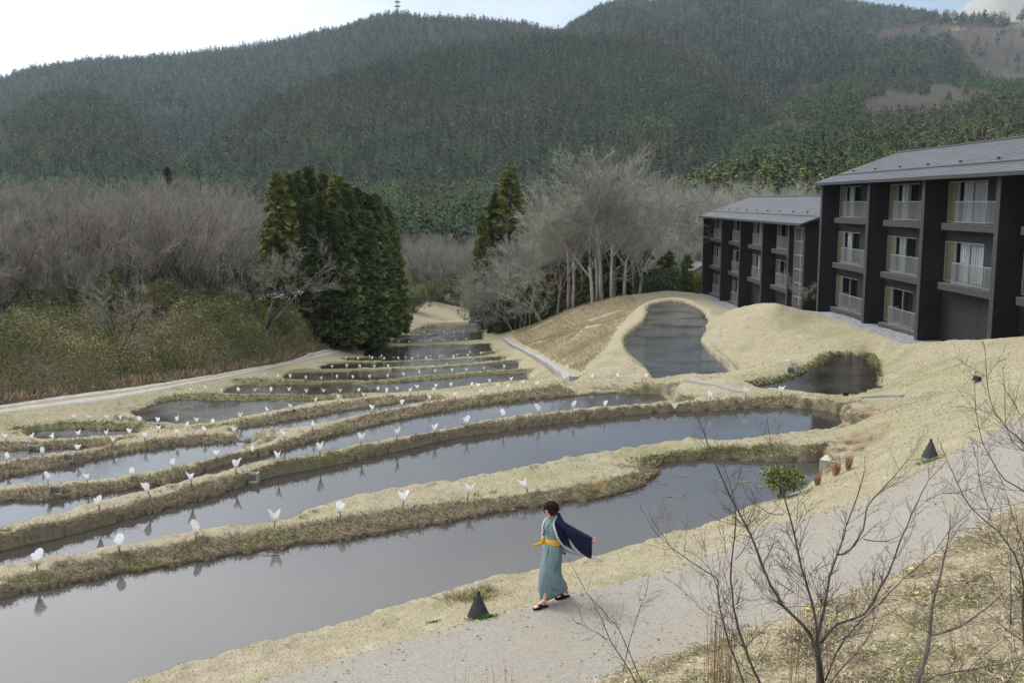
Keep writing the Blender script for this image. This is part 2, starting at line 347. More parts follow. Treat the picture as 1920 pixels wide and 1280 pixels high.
for k, d in ROWS.items():
    pts = d['pre'] + d['L'] + d['post']; zz = d['z']; P = [W(u, v, zz) for u, v in pts]
    if k == 'R4': P[-1] = W(*pts[-1], -9.15); P[-2] = W(*pts[-2], -9.4)
    if k == 'R1': P = P[:-3] + [W(*pts[-3], -6.55), W(*pts[-2], -6.45), W(*pts[-1], -6.35)]
    if k == 'R2': P = P[:-2] + [W(*pts[-2], -7.15), W(*pts[-1], -7.05)]
    if k == 'R3': P = P[:-3] + [W(*pts[-3], -8.6), W(*pts[-2], -8.1), W(*pts[-1], -7.7)]
    if k == 'R6': P[0] = W(*pts[0], -10.15)
    d['line'] = smooth3(P, 0.3); put_line(d['line'])
for k, d in PONDS.items():
    sh = d['poly'].copy(); sh[:, 2] = d['w'] + 0.0; put_line(sh, True)
for k, d in PONDS.items():        # the turf stands a hand's breadth above the water right at its edge
    P = d['poly']; nx = np.roll(P[:, :2], -1, 0) - np.roll(P[:, :2], 1, 0); nx = np.stack([nx[:, 1], -nx[:, 0]], 1); nx /= (np.linalg.norm(nx, axis=1, keepdims=True) + 1e-9)
    area = 0.5*np.sum(P[:, 0]*np.roll(P[:, 1], -1) - np.roll(P[:, 0], -1)*P[:, 1]); nx *= 1 if area > 0 else -1
    lip = P.copy(); st = .10 + .004*P[:, 1]; lip[:, :2] += nx*st[:, None]; lip[:, 2] = d['w'] + .10
    d['nrm'] = nx
    if k in ('P0', 'lake', 'side'):
        if k != 'P0': lip[:, :2] = P[:, :2] + nx*.55; lip[:, 2] = d['w'] + .16
        for q in dens(lip, .08):
            i, j = gi(q); i = int(round(i)); j = int(round(j))
            if 0 <= i < NR and 0 <= j < NA and not fix[i, j]: fix[i, j] = True; fz[i, j] = q[2]
pu, pl = smooth3(WP(PATH_UP), 0.3), smooth3(WP(PATH_LO), 0.3)
tu, tl = smooth3(WP(TRACK_UP), 0.5), smooth3(WP(TRACK_LO), 0.5)
for L in (pu, pl, tu, tl): put_line(L)
PATH_POLY = np.concatenate([pu, pl[::-1]]); TRACK_POLY = np.concatenate([tu, tl[::-1]])
put_line([W(946,636,-15.9), W(981,656,-14.0), W(1013,674,-12.6), W(1040,691,-11.3), W(1060,704,-10.3), W(1080,716,-9.4)])
# wooded edge over the dry slope, bank of the lake
put_line(smooth3([WY(930,628,126), WY(950,622,124), WY(1020,604,118), WY(1060,583,112), WY(1130,562,108), WY(1180,552,106), WY(1250,545,106), WY(1300,548,110)], 0.6))
put_line(smooth3([W(1222,712,-8.75), W(1207,688,-8.75), W(1178,664,-8.75), W(1164,641,-8.75), W(1172,624,-8.75), W(1200,602,-8.8), W(1208,586,-8.8), W(1207,572,-8.85), W(1225,562,-8.9), W(1262,557,-8.9), W(1290,562,-8.9), W(1318,576,-8.95), W(1332,592,-8.9)], 0.4))
put_line(smooth3([(1095*0+W(1090,706,-9.1)[0], W(1090,706,-9.1)[1], -9.1), W(1110,690,-9.3), W(1130,662,-9.15)], 0.4))
put_pts([W(1060,640,-11.4), W(1100,610,-10.1), W(1060,670,-10.9), W(1010,640,-14.2)])
# mound by the lake
put_line(smooth3([WY(1363,581,74), WY(1400,572,68), WY(1440,567,64), WY(1470,571,63), WY(1510,581,63)], 0.4))
put_pts([W(1400,690,-7.9), W(1450,690,-7.6), W(1485,680,-7.5), WY(1560,640,54), WY(1500,620,58), WY(1400,612,62), WY(1640,660,50)])
put_line(smooth3([W(1338,592,-8.75), W(1337,612,-8.75), W(1326,634,-8.75), W(1337,652,-8.75), W(1360,672,-8.7), W(1382,692,-8.6)], .4))
# gravel terraces of the two buildings
put_line(smooth3([W(1518,582,-7.25), W(1580,603,-7.2), W(1630,623,-7.2), W(1690,645,-7.2)], 0.4))
put_line([(19.75, 106, -9.9), (19.75, 90.5, -9.8), (19.75, 76, -9.0)])
put_line([(21.5, 111, -10.2), (21.5, 73, -9.6)]); put_line([(21.5, 67.5, -7.35), (21.5, 50, -7.2), (21.5, 40, -6.7)])
put_pts([(30, 112, -10.4), (30, 72, -8.6), (30, 60, -7.3), (30, 45, -6.8), (36, 100, -10), (36, 60, -7)])
# right bank: crest against the building and the nearer berm
put_line(smooth3([W(1690,645,-7.2), WY(1740,640,47), WY(1800,636,43), WY(1860,633,40), WY(1920,628,38), WY(2050,620,34)], 0.4))
put_line(smooth3([W(1561,806,-6.75), W(1609,793,-6.5), W(1653,775,-6.3), W(1697,762,-6.0), W(1741,749,-5.7), W(1784,734,-5.35), W(1828,716,-5.0), W(1872,707,-4.7), W(1920,693,-4.4), W(2050,660,-3.8)], 0.4))
put_line(smooth3([W(1600,748,-7.35), W(1660,745,-7.2), W(1720,742,-6.9), WY(1790,724,34), WY(1850,700,33), WY(1920,680,32)], 0.4))
put_pts([WY(1700,700,41), WY(1800,680,38), W(1700,810,-5.75), W(1640,850,-6.0), W(1570,840,-6.4), W(1800,770,-5.0)])
put_line(smooth3([WY(1652,735,41.5), WY(1655,705,46), WY(1640,668,51.5), WY(1610,657,51.9), WY(1575,656.5,51.7)], .4))
put_line([W(1264,708,-8.15), W(1340,722,-7.75), W(1409,736,-7.55)]); put_pts([W(1300,700,-8.6), W(1450,735,-7.45), W(1330,738,-7.45)])
# soil mouth at the right end of the second pond
put_pts([W(1610,790,-7.2), W(1590,795,-7.3), W(1600,772,-7.05), W(1640,775,-6.7)])
# slope under the viewpoint
put_pts([(0,8,-5.0), (3,9,-4.75), (4.5,6.5,-3.7), (1,4,-3.4), (-4,8,-5.7), (8,11,-4.0), (3,3.6,-3.2), (-8,10,-6.5), (6.5,13,-4.9), (2.5,11.2,-5.45), (9.5,13.5,-4.35), (11.5,15,-4.1)])
# wooded ground beyond the track, valley floor
put_pts([(-70,62,-8.6), (-50,62,-8.8), (-42,86,-8.4), (-30,85,-9.3), (-60,100,-7.4), (-20,92,-11.5), (-45,130,-7.5), (-80,130,-5), (-16,112,-14.5), (-25,135,-11.5), (-22,160,-14), (-60,160,-7),
         (-10,150,-18.3), (-3,150,-18.2), (2,145,-17.3), (10,140,-14.5), (22,140,-12.5), (40,130,-11), (0,162,-19.5), (20,162,-15), (60,150,-9)])
put_line([W(765,606,-17.3), W(792,604,-17.35), W(860,602,-17.3), W(930,600,-17.3)])

def relax(fixm, val, wa, wy, z, it):
    for _ in range(it):
        p = np.pad(z, 1, mode='edge')
        n = (wa*(p[1:-1, :-2] + p[1:-1, 2:]) + wy*(p[:-2, 1:-1] + p[2:, 1:-1])) / (2*wa+2*wy)
        z = np.where(fixm, val, z + 1.0*(n - z))
    return z
def solve():
    levels = [16, 8, 4, 2, 1]; z = None; da = aa[1]-aa[0]; dl = ly[1]-ly[0]
    for s in levels:
        h, w_ = NR // s, NA // s
        f = fix[:h*s, :w_*s].reshape(h, s, w_, s); v = np.where(fix, fz, 0)[:h*s, :w_*s].reshape(h, s, w_, s)
        c = f.sum((1, 3)); m = c > 0; val = np.where(m, v.sum((1, 3)) / np.maximum(c, 1), 0)
        if z is None: z = np.full((h, w_), val[m].mean())
        else:
            z = np.repeat(np.repeat(z, 2, 0), 2, 1); z = np.pad(z, ((0, max(0, h - z.shape[0])), (0, max(0, w_ - z.shape[1]))), mode='edge')[:h, :w_]
        z = relax(m, val, 1/da**2, 1/dl**2, z, {16: 600, 8: 300, 4: 160, 2: 90, 1: 60}[s])
    return z
GZ = solve()
for _ in range(2):                      # round the edges off
    p = np.pad(GZ, 1, mode='edge')
    GZ = 0.4*GZ + 0.15*(p[:-2, 1:-1]+p[2:, 1:-1]+p[1:-1, :-2]+p[1:-1, 2:])
# distance to the nearest shore and its water level
sp = []; sw = []
for k, d in PONDS.items():
    q = d['poly'][::2]; sp += [(p[0], p[1], 0) for p in q]; sw += [d['w']] * len(q)
kd = KDTree(len(sp))
for i, p in enumerate(sp): kd.insert(p, i)
kd.balance()
SD = np.full(NR*NA, 99.0); SWL = np.full(NR*NA, -99.0); gx = GX.ravel(); gy = GY.ravel()
for i in np.nonzero((gy < 150) & (gy > 9) & (abs(gx) < 0.7*gy))[0]:
    co, ix, dd = kd.find((gx[i], gy[i], 0)); SD[i] = dd; SWL[i] = sw[ix]
SD = SD.reshape(NR, NA); SWL = SWL.reshape(NR, NA)
CR = []                       # crest lines: (x, y, z, distance to their shore, its level)
FRONT = dict(R1=['P0'], R2=['P1'], R3=['P2'], R4=['P3'], R5=['P4a', 'P4b'], R6=['P5'], R7=['P6'], R8=['P7'], R9=['P8'], R10=['P9'], R11=['P10'], R12=['P11'], R13=['P12'])
for nm_, d in list(ROWS.items()) + list(PONDS.items()):
    L_ = d.get('line', d.get('crest'))
    if L_ is None or nm_ == 'lake': continue
    own_ = FRONT.get(nm_, [nm_]); S_ = np.concatenate([PONDS[k]['poly'][:, :2] for k in own_])
    for p in dens(L_, .12):
        CR.append((p[0], p[1], p[2], float(np.sqrt(np.min((S_[:, 0]-p[0])**2 + (S_[:, 1]-p[1])**2))), PONDS[own_[0]]['w'], nm_ in ROWS))
kc = KDTree(len(CR)); [kc.insert((c[0], c[1], 0), i) for i, c in enumerate(CR)]; kc.balance()
inwater = np.zeros((NR, NA), bool)
for d in PONDS.values(): inwater |= in_poly(GX, GY, d['poly'])
_z = GZ.ravel(); _sd = SD.ravel(); _sw = SWL.ravel(); _iw = inwater.ravel(); _fm = np.zeros(NR*NA)
for i in np.nonzero((_sd < 2.2) & ~_iw)[0]:
    co, ix, cd = kc.find((gx[i], gy[i], 0)); c = CR[ix]
    if cd > 1.7 or c[3] > 2.0 or c[3] < .03 or c[2] < c[4]: continue
    if abs(c[4]-_sw[i]) > .02: continue
    t_ = min(1.0, _sd[i]/c[3])
    if c[5] and cd < 1.5: _fm[i] = min(1, max(0, (1.08-_sd[i]/c[3])/.16))
    za = c[4] + (c[2]-c[4])*(t_**.8); wgt = (1-min(1, max(0, (cd-.9)/.8)))
    _z[i] = _z[i]*(1-wgt) + za*wgt
GZ = _z.reshape(NR, NA)
p = np.pad(GZ, 1, mode='edge'); GZ = 0.5*GZ + 0.125*(p[:-2, 1:-1]+p[2:, 1:-1]+p[1:-1, :-2]+p[1:-1, 2:])
FACE = _fm.reshape(NR, NA)
in_path = in_poly(GX, GY, PATH_POLY); in_track = in_poly(GX, GY, TRACK_POLY)
near_path = in_path.copy()
amp = np.where(near_path | in_track, 0.006, 0.016) * np.clip(GY/25, 0.7, 2.0)
# hummocks, clods on the pond faces
bank = (1 - sstep(SD, 0.9, 1.7)) * (~inwater) * (GZ < SWL + 1.2)
GZ += vnoise(GX, GY, 0.9, 1, 3) * amp + vnoise(GX, GY, 0.28, 2, 3) * bank * 0.04 + vnoise(GX, GY, 5, 9, 2) * 0.03 * (~near_path)
HW = np.where(SD < 3, GZ - SWL, 9.0)
def ground_z(x, y):
    i = np.clip((np.log(np.maximum(y, Y0)) - ly[0]) / (ly[1]-ly[0]), 0, NR-1.001); j = np.clip((np.asarray(x)/np.asarray(y) - A0) / (aa[1]-aa[0]), 0, NA-1.001)
    i0 = np.floor(i).astype(int); j0 = np.floor(j).astype(int); fi = i-i0; fj = j-j0
    return (GZ[i0, j0]*(1-fi)*(1-fj) + GZ[i0+1, j0]*fi*(1-fj) + GZ[i0, j0+1]*(1-fi)*fj + GZ[i0+1, j0+1]*fi*fj)
def gz(x, y): return float(ground_z(np.array([x]), np.array([y]))[0])

# patches that are really different stuff on the ground
def blob(u, v, z, rx, ry):
    x, y, _ = W(u, v, z); return np.exp(-(((GX-x)/rx)**2 + ((GY-y)/ry)**2))
green = 0.55*sstep(vnoise(GX, GY, 1.7, 21, 4), 0.25, 0.8)
for k in ('R6', 'R7', 'R8', 'R9', 'R10', 'R11', 'R12'):        # mossy faces of the farther dykes
    L = ROWS[k]['line'];
    for p in L[::6]:
        m = (abs(GX-p[0]) < 3) & (abs(GY-p[1]) < 4)
        green[m] = np.maximum(green[m], 0.75*np.exp(-((GX[m]-p[0])**2/2.5 + (GY[m]-p[1]+0.6)**2/1.2)))
for u, v, z, rx, ry, s in [(1300,848,-6.7,2.2,.5,.9),(1225,862,-6.7,.8,.5,.8),(1430,712,-7.9,1.6,1.2,.8),(1500,700,-7.9,1.3,1.5,.7),(1610,672,-7.9,1.5,1,.8),(1632,690,-7.9,.7,2.5,.9),(265,1052,-6.6,.35,.2,1),(60,1090,-6.65,.3,.2,.9),(900,1155,-6.15,.25,.15,1),(560,1000,-6.6,.6,.3,.5),(1450,745,-7.3,1,.6,.6),(1700,790,-5.9,2.5,2,.45),(1800,800,-5.3,2,1.5,.4),(1230,1245,-5.85,.6,.15,.8),(1330,1190,-5.7,.5,.15,.5),(1740,855,-5.2,.6,.3,.6),(880,690,-12.3,6,1,.3),(1750,700,-6,2.5,3,.25)]:
    green = np.maximum(green, s*blob(u, v, z, rx, ry) * (0.55 + 0.6*np.clip(vnoise(GX, GY, .35, 22, 3)+.4, 0, 1)))
soil = np.zeros_like(GZ)
for u, v, z, rx, ry, s in [(1170,912,-6.65,1.0,.28,.9),(1080,928,-6.65,.4,.2,.6),(400,868,-7.9,1.6,.5,.9),(350,886,-8.3,1.5,.5,.8),(440,858,-7.8,1.2,.5,.8),(1600,785,-7.2,1.4,1.4,1),(1570,850,-6.7,1.2,.7,.7),(1545,845,-6.5,.9,.4,.6),(1120,590,-11,6,5,.0)]:
    soil = np.maximum(soil, s*blob(u, v, z, rx, ry) * np.clip(0.5+1.2*vnoise(GX, GY, .5, 23, 3), 0, 1.2))
tall = np.zeros_like(GZ)          # taller, redder dry grass on the slope by the wood
tall_poly = [WY(*p) for p in [(950,632,122),(1020,606,118),(1060,584,112),(1130,563,108),(1180,553,106),(1235,560,96),(1190,590,84),(1160,620,76),(1140,660,64),(1090,700,56),(1010,662,86)]]
tall[in_poly(GX, GY, tall_poly)] = 1.0
litter = np.where(in_poly(GX, GY, np.concatenate([[(-9, 2, 0)], pl, [(20, 3, 0)]])), 1.0, 0.0)   # straw and leaf litter below the viewpoint
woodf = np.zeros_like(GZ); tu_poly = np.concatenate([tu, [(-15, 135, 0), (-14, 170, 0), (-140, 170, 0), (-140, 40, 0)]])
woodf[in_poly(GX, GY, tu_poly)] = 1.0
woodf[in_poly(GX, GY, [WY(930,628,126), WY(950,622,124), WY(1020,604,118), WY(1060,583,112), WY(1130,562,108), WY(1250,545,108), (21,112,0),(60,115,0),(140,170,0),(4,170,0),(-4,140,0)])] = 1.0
gravel_poly1 = [W(1505,578,-7.25), W(1518,582,-7.25), W(1580,603,-7.2), W(1630,623,-7.2), W(1692,646,-7.2), (24, 49, 0), (24, 70, 0), (20.5, 70, 0)]
gravel_poly2 = [(19.6, 107, 0), (19.75, 90.5, 0), (20.0, 74, 0), (26, 71, 0), (30, 71, 0), (30, 112, 0), (20.5, 111, 0)]

# ------------------------------------------------------------------ ground materials
def straw_colours(t, p):
    n1 = t.noise(p, 0.35, 5); n2 = t.noise(p, 3.2, 5, 0.65); n3 = t.noise(t.mapping(p, (1, 0.45, 1)), 38, 3, 0.7)
    c = t.mix(t.mapr(n2, .3, .7), (.25,.22,.15), (.36,.322,.235))
    c = t.mix(t.mapr(n1, .42, .66, 0, .6), c, (.31,.29,.165))
    n4 = t.noise(p, 1.1, 6, .75); c = t.mix(t.mapr(n4, .52, .72, 0, .55), c, (.20,.16,.105)); c = t.mix(t.mapr(n4, .30, .44, .5, 0), c, (.50,.46,.36)); c = t.mix(t.mapr(n3, .32, .72, 0, .6), c, (.19,.15,.095), 'MIX')
    return c, n2, n3
def make_ground_mat():
    t = NT('dry_lawn'); p = t.pos()
    c, n2, n3 = straw_colours(t, p)
    bk = t.attr('bank'); coarse = t.noise(p, 16, 5, 0.7); spk = t.noise(p, 55, 3, 0.7)
    bankc = t.mix(t.mapr(coarse, .34, .66), (.095,.076,.05), (.26,.215,.145)); bankc = t.mix(t.mapr(spk, .35, .65, 0, .65), bankc, (.07,.057,.04))
    c = t.mix(t.math('MULTIPLY', bk, 0.85), c, bankc)
    c = t.mix(t.math('MULTIPLY', t.attr('tall'), t.mapr(n2, .3, .7, .4, .9)), c, (.37,.305,.20))
    g = t.math('MULTIPLY', t.attr('green'), t.mapr(coarse, .35, .6, .3, 1.0))
    c = t.mix(g, c, t.mix(n2, (.10,.135,.045), (.20,.20,.085)))
    c = t.mix(t.math('MULTIPLY', t.attr('litter'), .8), c, t.mix(t.mapr(coarse, .35, .65), (.15,.118,.08), (.36,.30,.20)))
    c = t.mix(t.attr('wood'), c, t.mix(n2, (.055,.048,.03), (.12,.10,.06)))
    c = t.mix(t.attr('soil'), c, t.mix(n2, (.105,.05,.025), (.20,.10,.05)))
    c = t.mix(t.attr('wet'), c, (.045,.034,.022))
    t.set(color=c, rough=0.95, spec=0.1)
    h = t.math('ADD', t.math('MULTIPLY', coarse, 0.6), n3)
    t.bump(h, 0.55, 0.035); return t.m
def make_path_mat():
    t = NT('exposed_aggregate'); p = t.pos()
    v = t.n('ShaderNodeTexVoronoi'); t.l(p, v.inputs['Vector']); v.inputs['Scale'].default_value = 55
    n1 = t.noise(p, 0.9, 4); n2 = t.noise(p, 120, 2, .8); n3 = t.noise(p, 14, 4, .7)
    sepc = t.n('ShaderNodeSeparateColor'); t.l(v.outputs['Color'], sepc.inputs[0])
    c = t.mix(t.mapr(sepc.outputs[0], 0, 1), (.185,.168,.141), (.305,.281,.244)); c = t.mix(t.mapr(n2, .3, .7, 0, .4), c, (.225,.205,.172))
    c = t.mix(t.mapr(n1, .35, .7, 0, .3), c, (.20,.17,.13)); c = t.mix(t.mapr(n3, .5, .75, 0, .25), c, (.36,.31,.23))
    t.set(color=c, rough=.9, spec=.2); t.bump(v.outputs['Distance'], .5, .012); return t.m
def make_track_mat():
    t = NT('worn_concrete_track'); p = t.pos(); n = t.noise(p, 2.0, 6, .65)
    c = t.mix(t.mapr(n, .3, .7), (.31,.30,.275), (.43,.41,.375))
    g = t.math('MULTIPLY', t.attr('mid'), t.mapr(t.noise(p, 5, 4), .3, .55, .5, 1)); c = t.mix(g, c, t.mix(n, (.20,.165,.09), (.33,.27,.15)))
    t.set(color=c, rough=.95, spec=.1); t.bump(n, .3, .03); return t.m
def make_gravel_mat():
    t = NT('grey_gravel'); p = t.pos(); v = t.n('ShaderNodeTexVoronoi'); t.l(p, v.inputs['Vector']); v.inputs['Scale'].default_value = 9
    sepc = t.n('ShaderNodeSeparateColor'); t.l(v.outputs['Color'], sepc.inputs[0])
    t.set(color=t.mix(sepc.outputs[0], (.10,.10,.105), (.34,.34,.35)), rough=.9, spec=.2); t.bump(v.outputs['Distance'], .8, .06); return t.m
GM = dict(ground=make_ground_mat(), path=make_path_mat(), dirt_track=make_track_mat(), gravel=make_gravel_mat())
slopeY = np.gradient(GZ, axis=0) / np.gradient(GY, axis=0)
steep = sstep(slopeY, 0.22, 0.5)
kl = KDTree(1 + sum(len(PONDS[k]['poly'][::3]) for k in ('lake', 'side'))); kl.insert((0, -99, 0), 0); _n = 1
for k in ('lake', 'side'):
    for p in PONDS[k]['poly'][::3]: kl.insert((p[0], p[1], 0), _n); _n += 1
kl.balance(); soft = np.ones_like(GZ)
for i, j in zip(*np.nonzero((bank > 0) & (GX > 4))):
    if kl.find((GX[i, j], GY[i, j], 0))[2] < 2.2: soft[i, j] = .3
bank_a = np.clip(np.maximum(bank * sstep(slopeY, 0.09, 0.30), FACE*.9), 0, 1) * soft
wet_a = np.where((SD < .55) & (HW > -.12) & ~inwater, 1 - sstep(HW, 0.02, 0.075), 0) + inwater*.35
trk = np.zeros_like(GZ)
# grassy strip in the middle of the track
tm = (np.array([tu[int(i)] for i in np.linspace(0, len(tu)-1, 120)]) + np.array([tl[int(i)] for i in np.linspace(0, len(tl)-1, 120)])) / 2
kt = KDTree(len(tm)); [kt.insert((p[0], p[1], 0), i) for i, p in enumerate(tm)]; kt.balance()
wid = np.array([np.linalg.norm((tu[int(a)]-tl[int(b)])[:2]) for a, b in zip(np.linspace(0, len(tu)-1, 120), np.linspace(0, len(tl)-1, 120))])
for i, j in zip(*np.nonzero(in_track)):
    co, ix, dd = kt.find((GX[i, j], GY[i, j], 0)); trk[i, j] = 1 - sstep(dd, 0.10*wid[ix], 0.19*wid[ix])
cellmask = {}
def cell(m): return m[:-1, :-1]
in_g = in_poly(GX, GY, gravel_poly1) | in_poly(GX, GY, gravel_poly2)
lab = np.zeros((NR-1, NA-1), int); lab[cell(in_path)] = 1; lab[cell(in_g)] = 3
idx = np.arange(NR*NA).reshape(NR, NA)
quads = np.stack([idx[:-1, :-1], idx[:-1, 1:], idx[1:, 1:], idx[1:, :-1]], -1)
V = np.stack([GX.ravel(), GY.ravel(), GZ.ravel()], -1)
for li, nm in enumerate(('ground', 'path', 'dirt_track', 'gravel')):
    if nm == 'dirt_track': continue
    q = quads[lab == li]; used, inv = np.unique(q, return_inverse=True)
    me = mesh_np(nm, V[used], inv.reshape(q.shape), GM[nm], smooth=True)
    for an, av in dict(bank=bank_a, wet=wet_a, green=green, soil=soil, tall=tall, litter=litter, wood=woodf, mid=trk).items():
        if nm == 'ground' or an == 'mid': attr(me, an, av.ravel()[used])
    tag(link(nm, me), kind='structure')

def track():
    N_ = 330; K = 13; ts = np.linspace(0, 1, N_)
    def rs(L): return np.stack([np.interp(ts*(len(L)-1), np.arange(len(L)), L[:, q]) for q in range(2)], 1)
    U, Lo = rs(tu), rs(tl); s = np.linspace(-.04, 1.04, K); P = U[:, None]*(1-s)[None, :, None] + Lo[:, None]*s[None, :, None]
    ed = vnoise(P[..., 0], P[..., 1], 1.2, 24, 3)*.06; P[..., 1] += ed*(np.abs(s-.5) > .45)
    z = ground_z(P[..., 0], P[..., 1]) + .05 - .09*(np.abs(s-.5) > .5); V_ = np.concatenate([P, z[..., None]], -1).reshape(-1, 3); k = np.arange(N_*K).reshape(N_, K)
    me = mesh_np('dirt_track', V_, np.stack([k[:-1, :-1], k[1:, :-1], k[1:, 1:], k[:-1, 1:]], -1).reshape(-1, 4), GM['dirt_track'], True)
    attr(me, 'mid', np.tile(1 - sstep(np.abs(s-.5), .10, .19), N_)); tag(link('dirt_track', me), kind='structure')
track()

# ------------------------------------------------------------------ water
def make_water(name, body, ripple, ripscale, stretch=(1, 1, 1), rough=0.015):
    t = NT(name); p = t.pos()
    n1 = t.noise(t.mapping(p, stretch), ripscale, 3, .6); n0 = t.noise(p, .35, 3)
    silt = t.noise(p, .5, 4, .5)
    t.set(color=t.mix(t.mapr(silt, .35, .7), body, tuple(c*1.15 for c in body)), rough=rough, spec=.5, ior=1.36)
    h = t.math('MULTIPLY', n1, t.mapr(n0, .35, .65, .25, 1.0))
    t.bump(h, ripple, .02 if ripple < .5 else .06); return t.m
WM = dict(near=make_water('pond_water', (.050,.046,.041), .10, 8, (1, 1.5, 1)), mid=make_water('terrace_water', (.040,.036,.031), .10, 7, (1, 1.8, 1)),
          far=make_water('lower_terrace_water', (.024,.021,.017), .55, 4, (1, 2, 1), .03), lake=make_water('lake_water', (.02,.02,.018), 1.0, 2.6, (1, 1.8, 1), .04))
for k, d in PONDS.items():
    P = d['poly']; c = P[:, :2].mean(0)
    n = len(P); nx = np.roll(P[:, :2], -1, 0) - np.roll(P[:, :2], 1, 0); nx = np.stack([nx[:, 1], -nx[:, 0]], 1); nx /= (np.linalg.norm(nx, axis=1, keepdims=True) + 1e-9)
    area = 0.5*np.sum(P[:, 0]*np.roll(P[:, 1], -1) - np.roll(P[:, 0], -1)*P[:, 1]); sgn = 1 if area > 0 else -1
    Q = P[:, :2] + nx*sgn*0.22
    if sgn < 0: Q = Q[::-1]
    step = 2
    Q = Q[::step]
    me = bpy.data.meshes.new('water'); me.from_pydata([(q[0], q[1], d['w']) for q in Q], [], [tuple(range(len(Q)))])
    kind_ = 'near' if k == 'P0' else 'mid' if k in ('P1', 'P2', 'P3', 'P4b') else 'lake' if k in ('lake', 'P13') else 'far'
    me.materials.append(WM[kind_]); tag(link('water', me), kind='structure')
# ------------------------------------------------------------------ hills and mountains: one sheet running on from the ground to the far ridges
HA0, HA1, HNA = -1.05, 1.05, 600
HY0, HY1, HNR = Y1 * 0.985, 5200.0, 420
ha = np.linspace(HA0, HA1, HNA); hly = np.linspace(math.log(HY0), math.log(HY1), HNR); hy = np.exp(hly)
HX = ha[None, :]*hy[:, None]; HYY = np.repeat(hy[:, None], HNA, 1)
TREE_H = 15.0
# ridge name: (crest points in the survey (u, v, distance), distance and height of the foot, shape, height of trees on the crest)
RIDGES = {
 'valley': dict(c=[(560,372,560),(640,358,600),(705,347,640),(756,338,660),(792,347,650),(836,347,640),(895,344,650),(940,350,650),(1020,372,600)], foot=400, fz=-21, p=.85, back=.25),
 'near_right': dict(c=[(1180,372,420),(1260,345,440),(1340,309,460),(1413,285,470),(1467,269,480),(1533,259,490),(1613,249,500),(1657,239,505),(1733,232,510),(1780,220,520),(1880,214,530),(1960,216,540),(2200,205,560)], foot=300, fz=-12, p=.8, back=.20),
 'block': dict(c=[(1380,292,700),(1440,255,720),(1490,225,730),(1560,207,740),(1612,208,740),(1630,235,740),(1660,262,740)], foot=560, fz=6, p=.8, back=.5),
 'front': dict(c=[(250,345,850),(300,322,860),(328,302,880),(380,262,930),(455,207,1000),(515,175,1050),(594,147,1110),(700,111,1180),(800,86,1230),(900,69,1280),(980,60,1300),(1060,56,1310),(1150,58,1300),(1210,68,1290),(1290,95,1260),(1350,120,1230),(1420,150,1190),(1500,180,1150),(1560,198,1100),(1620,222,1050),(1700,262,1000),(1800,300,950)], foot=780, fz=3, p=.95, back=.35),
 'spur': dict(c=[(-400,420,1000),(-150,310,1050),(0,215,1150),(60,180,1180),(100,163,1200),(158,158,1220),(222,182,1200),(269,222,1150),(309,261,1100),(330,290,1060),(360,330,1000)], foot=800, fz=0, p=.85, back=.45),
 'spur2': dict(c=[(260,330,1250),(328,240,1350),(376,200,1420),(435,166,1480),(475,156,1500),(530,150,1520),(620,160,1520)], foot=900, fz=15, p=.9, back=.5),
 'back': dict(c=[(-500,330,1800),(-250,245,1850),(-100,185,1900),(0,140,1920),(60,118,1930),(170,105,1950),(330,97,1980),(450,80,2000),(560,62,2000),(640,45,1980),(700,22,1950),(745,16,1950),(800,24,1960),(900,29,1980),(980,37,2000),(1040,47,2000),(1090,62,2000),(1200,110,2000),(1300,170,2000)], foot=1000, fz=20, p=.95, back=.5),
 'right_back': dict(c=[(960,130,2500),(1040,75,2500),(1075,47,2500),(1130,27,2500),(1180,14,2500),(1250,6,2500),(1340,2,2480),(1400,3,2450),(1500,-1,2420),(1560,0,2400),(1640,10,2380),(1700,17,2360),(1760,30,2320),(1800,46,2280),(1850,70,2200),(1900,100,2100),(1980,140,2000)], foot=1250, fz=150, p=.8, back=.5),
 'far_right': dict(c=[(1650,130,3300),(1740,60,3400),(1770,40,3450),(1800,22,3500),(1840,0,3600),(1890,-22,3700),(1960,-35,3800),(2100,-60,3900),(2300,-50,3900)], foot=1500, fz=230, p=.85, back=.4),
}
def floor_z(a, Y):
    # valley floor, then the long slope with fields rising to the right
    base = np.interp(Y, [150, 260, 400, 800, 1500, 2500, 5500], [-16, -19, -21, 0, 40, 60, 60])
    right = np.interp(Y, [150, 260, 420, 600, 800, 1100, 1500, 2300, 3500, 5500], [-9.5, -11, -3, 25, 66, 112, 180, 290, 420, 420])
    left = np.interp(Y, [150, 260, 400, 800, 1500, 2500, 5500], [-7, -6, -8, 2, 40, 60, 60])
    wr = sstep(a, 0.12, 0.34); wl = 1 - sstep(a, -0.3, -0.12)
    return base*(1-wr-wl) + right*wr + left*wl
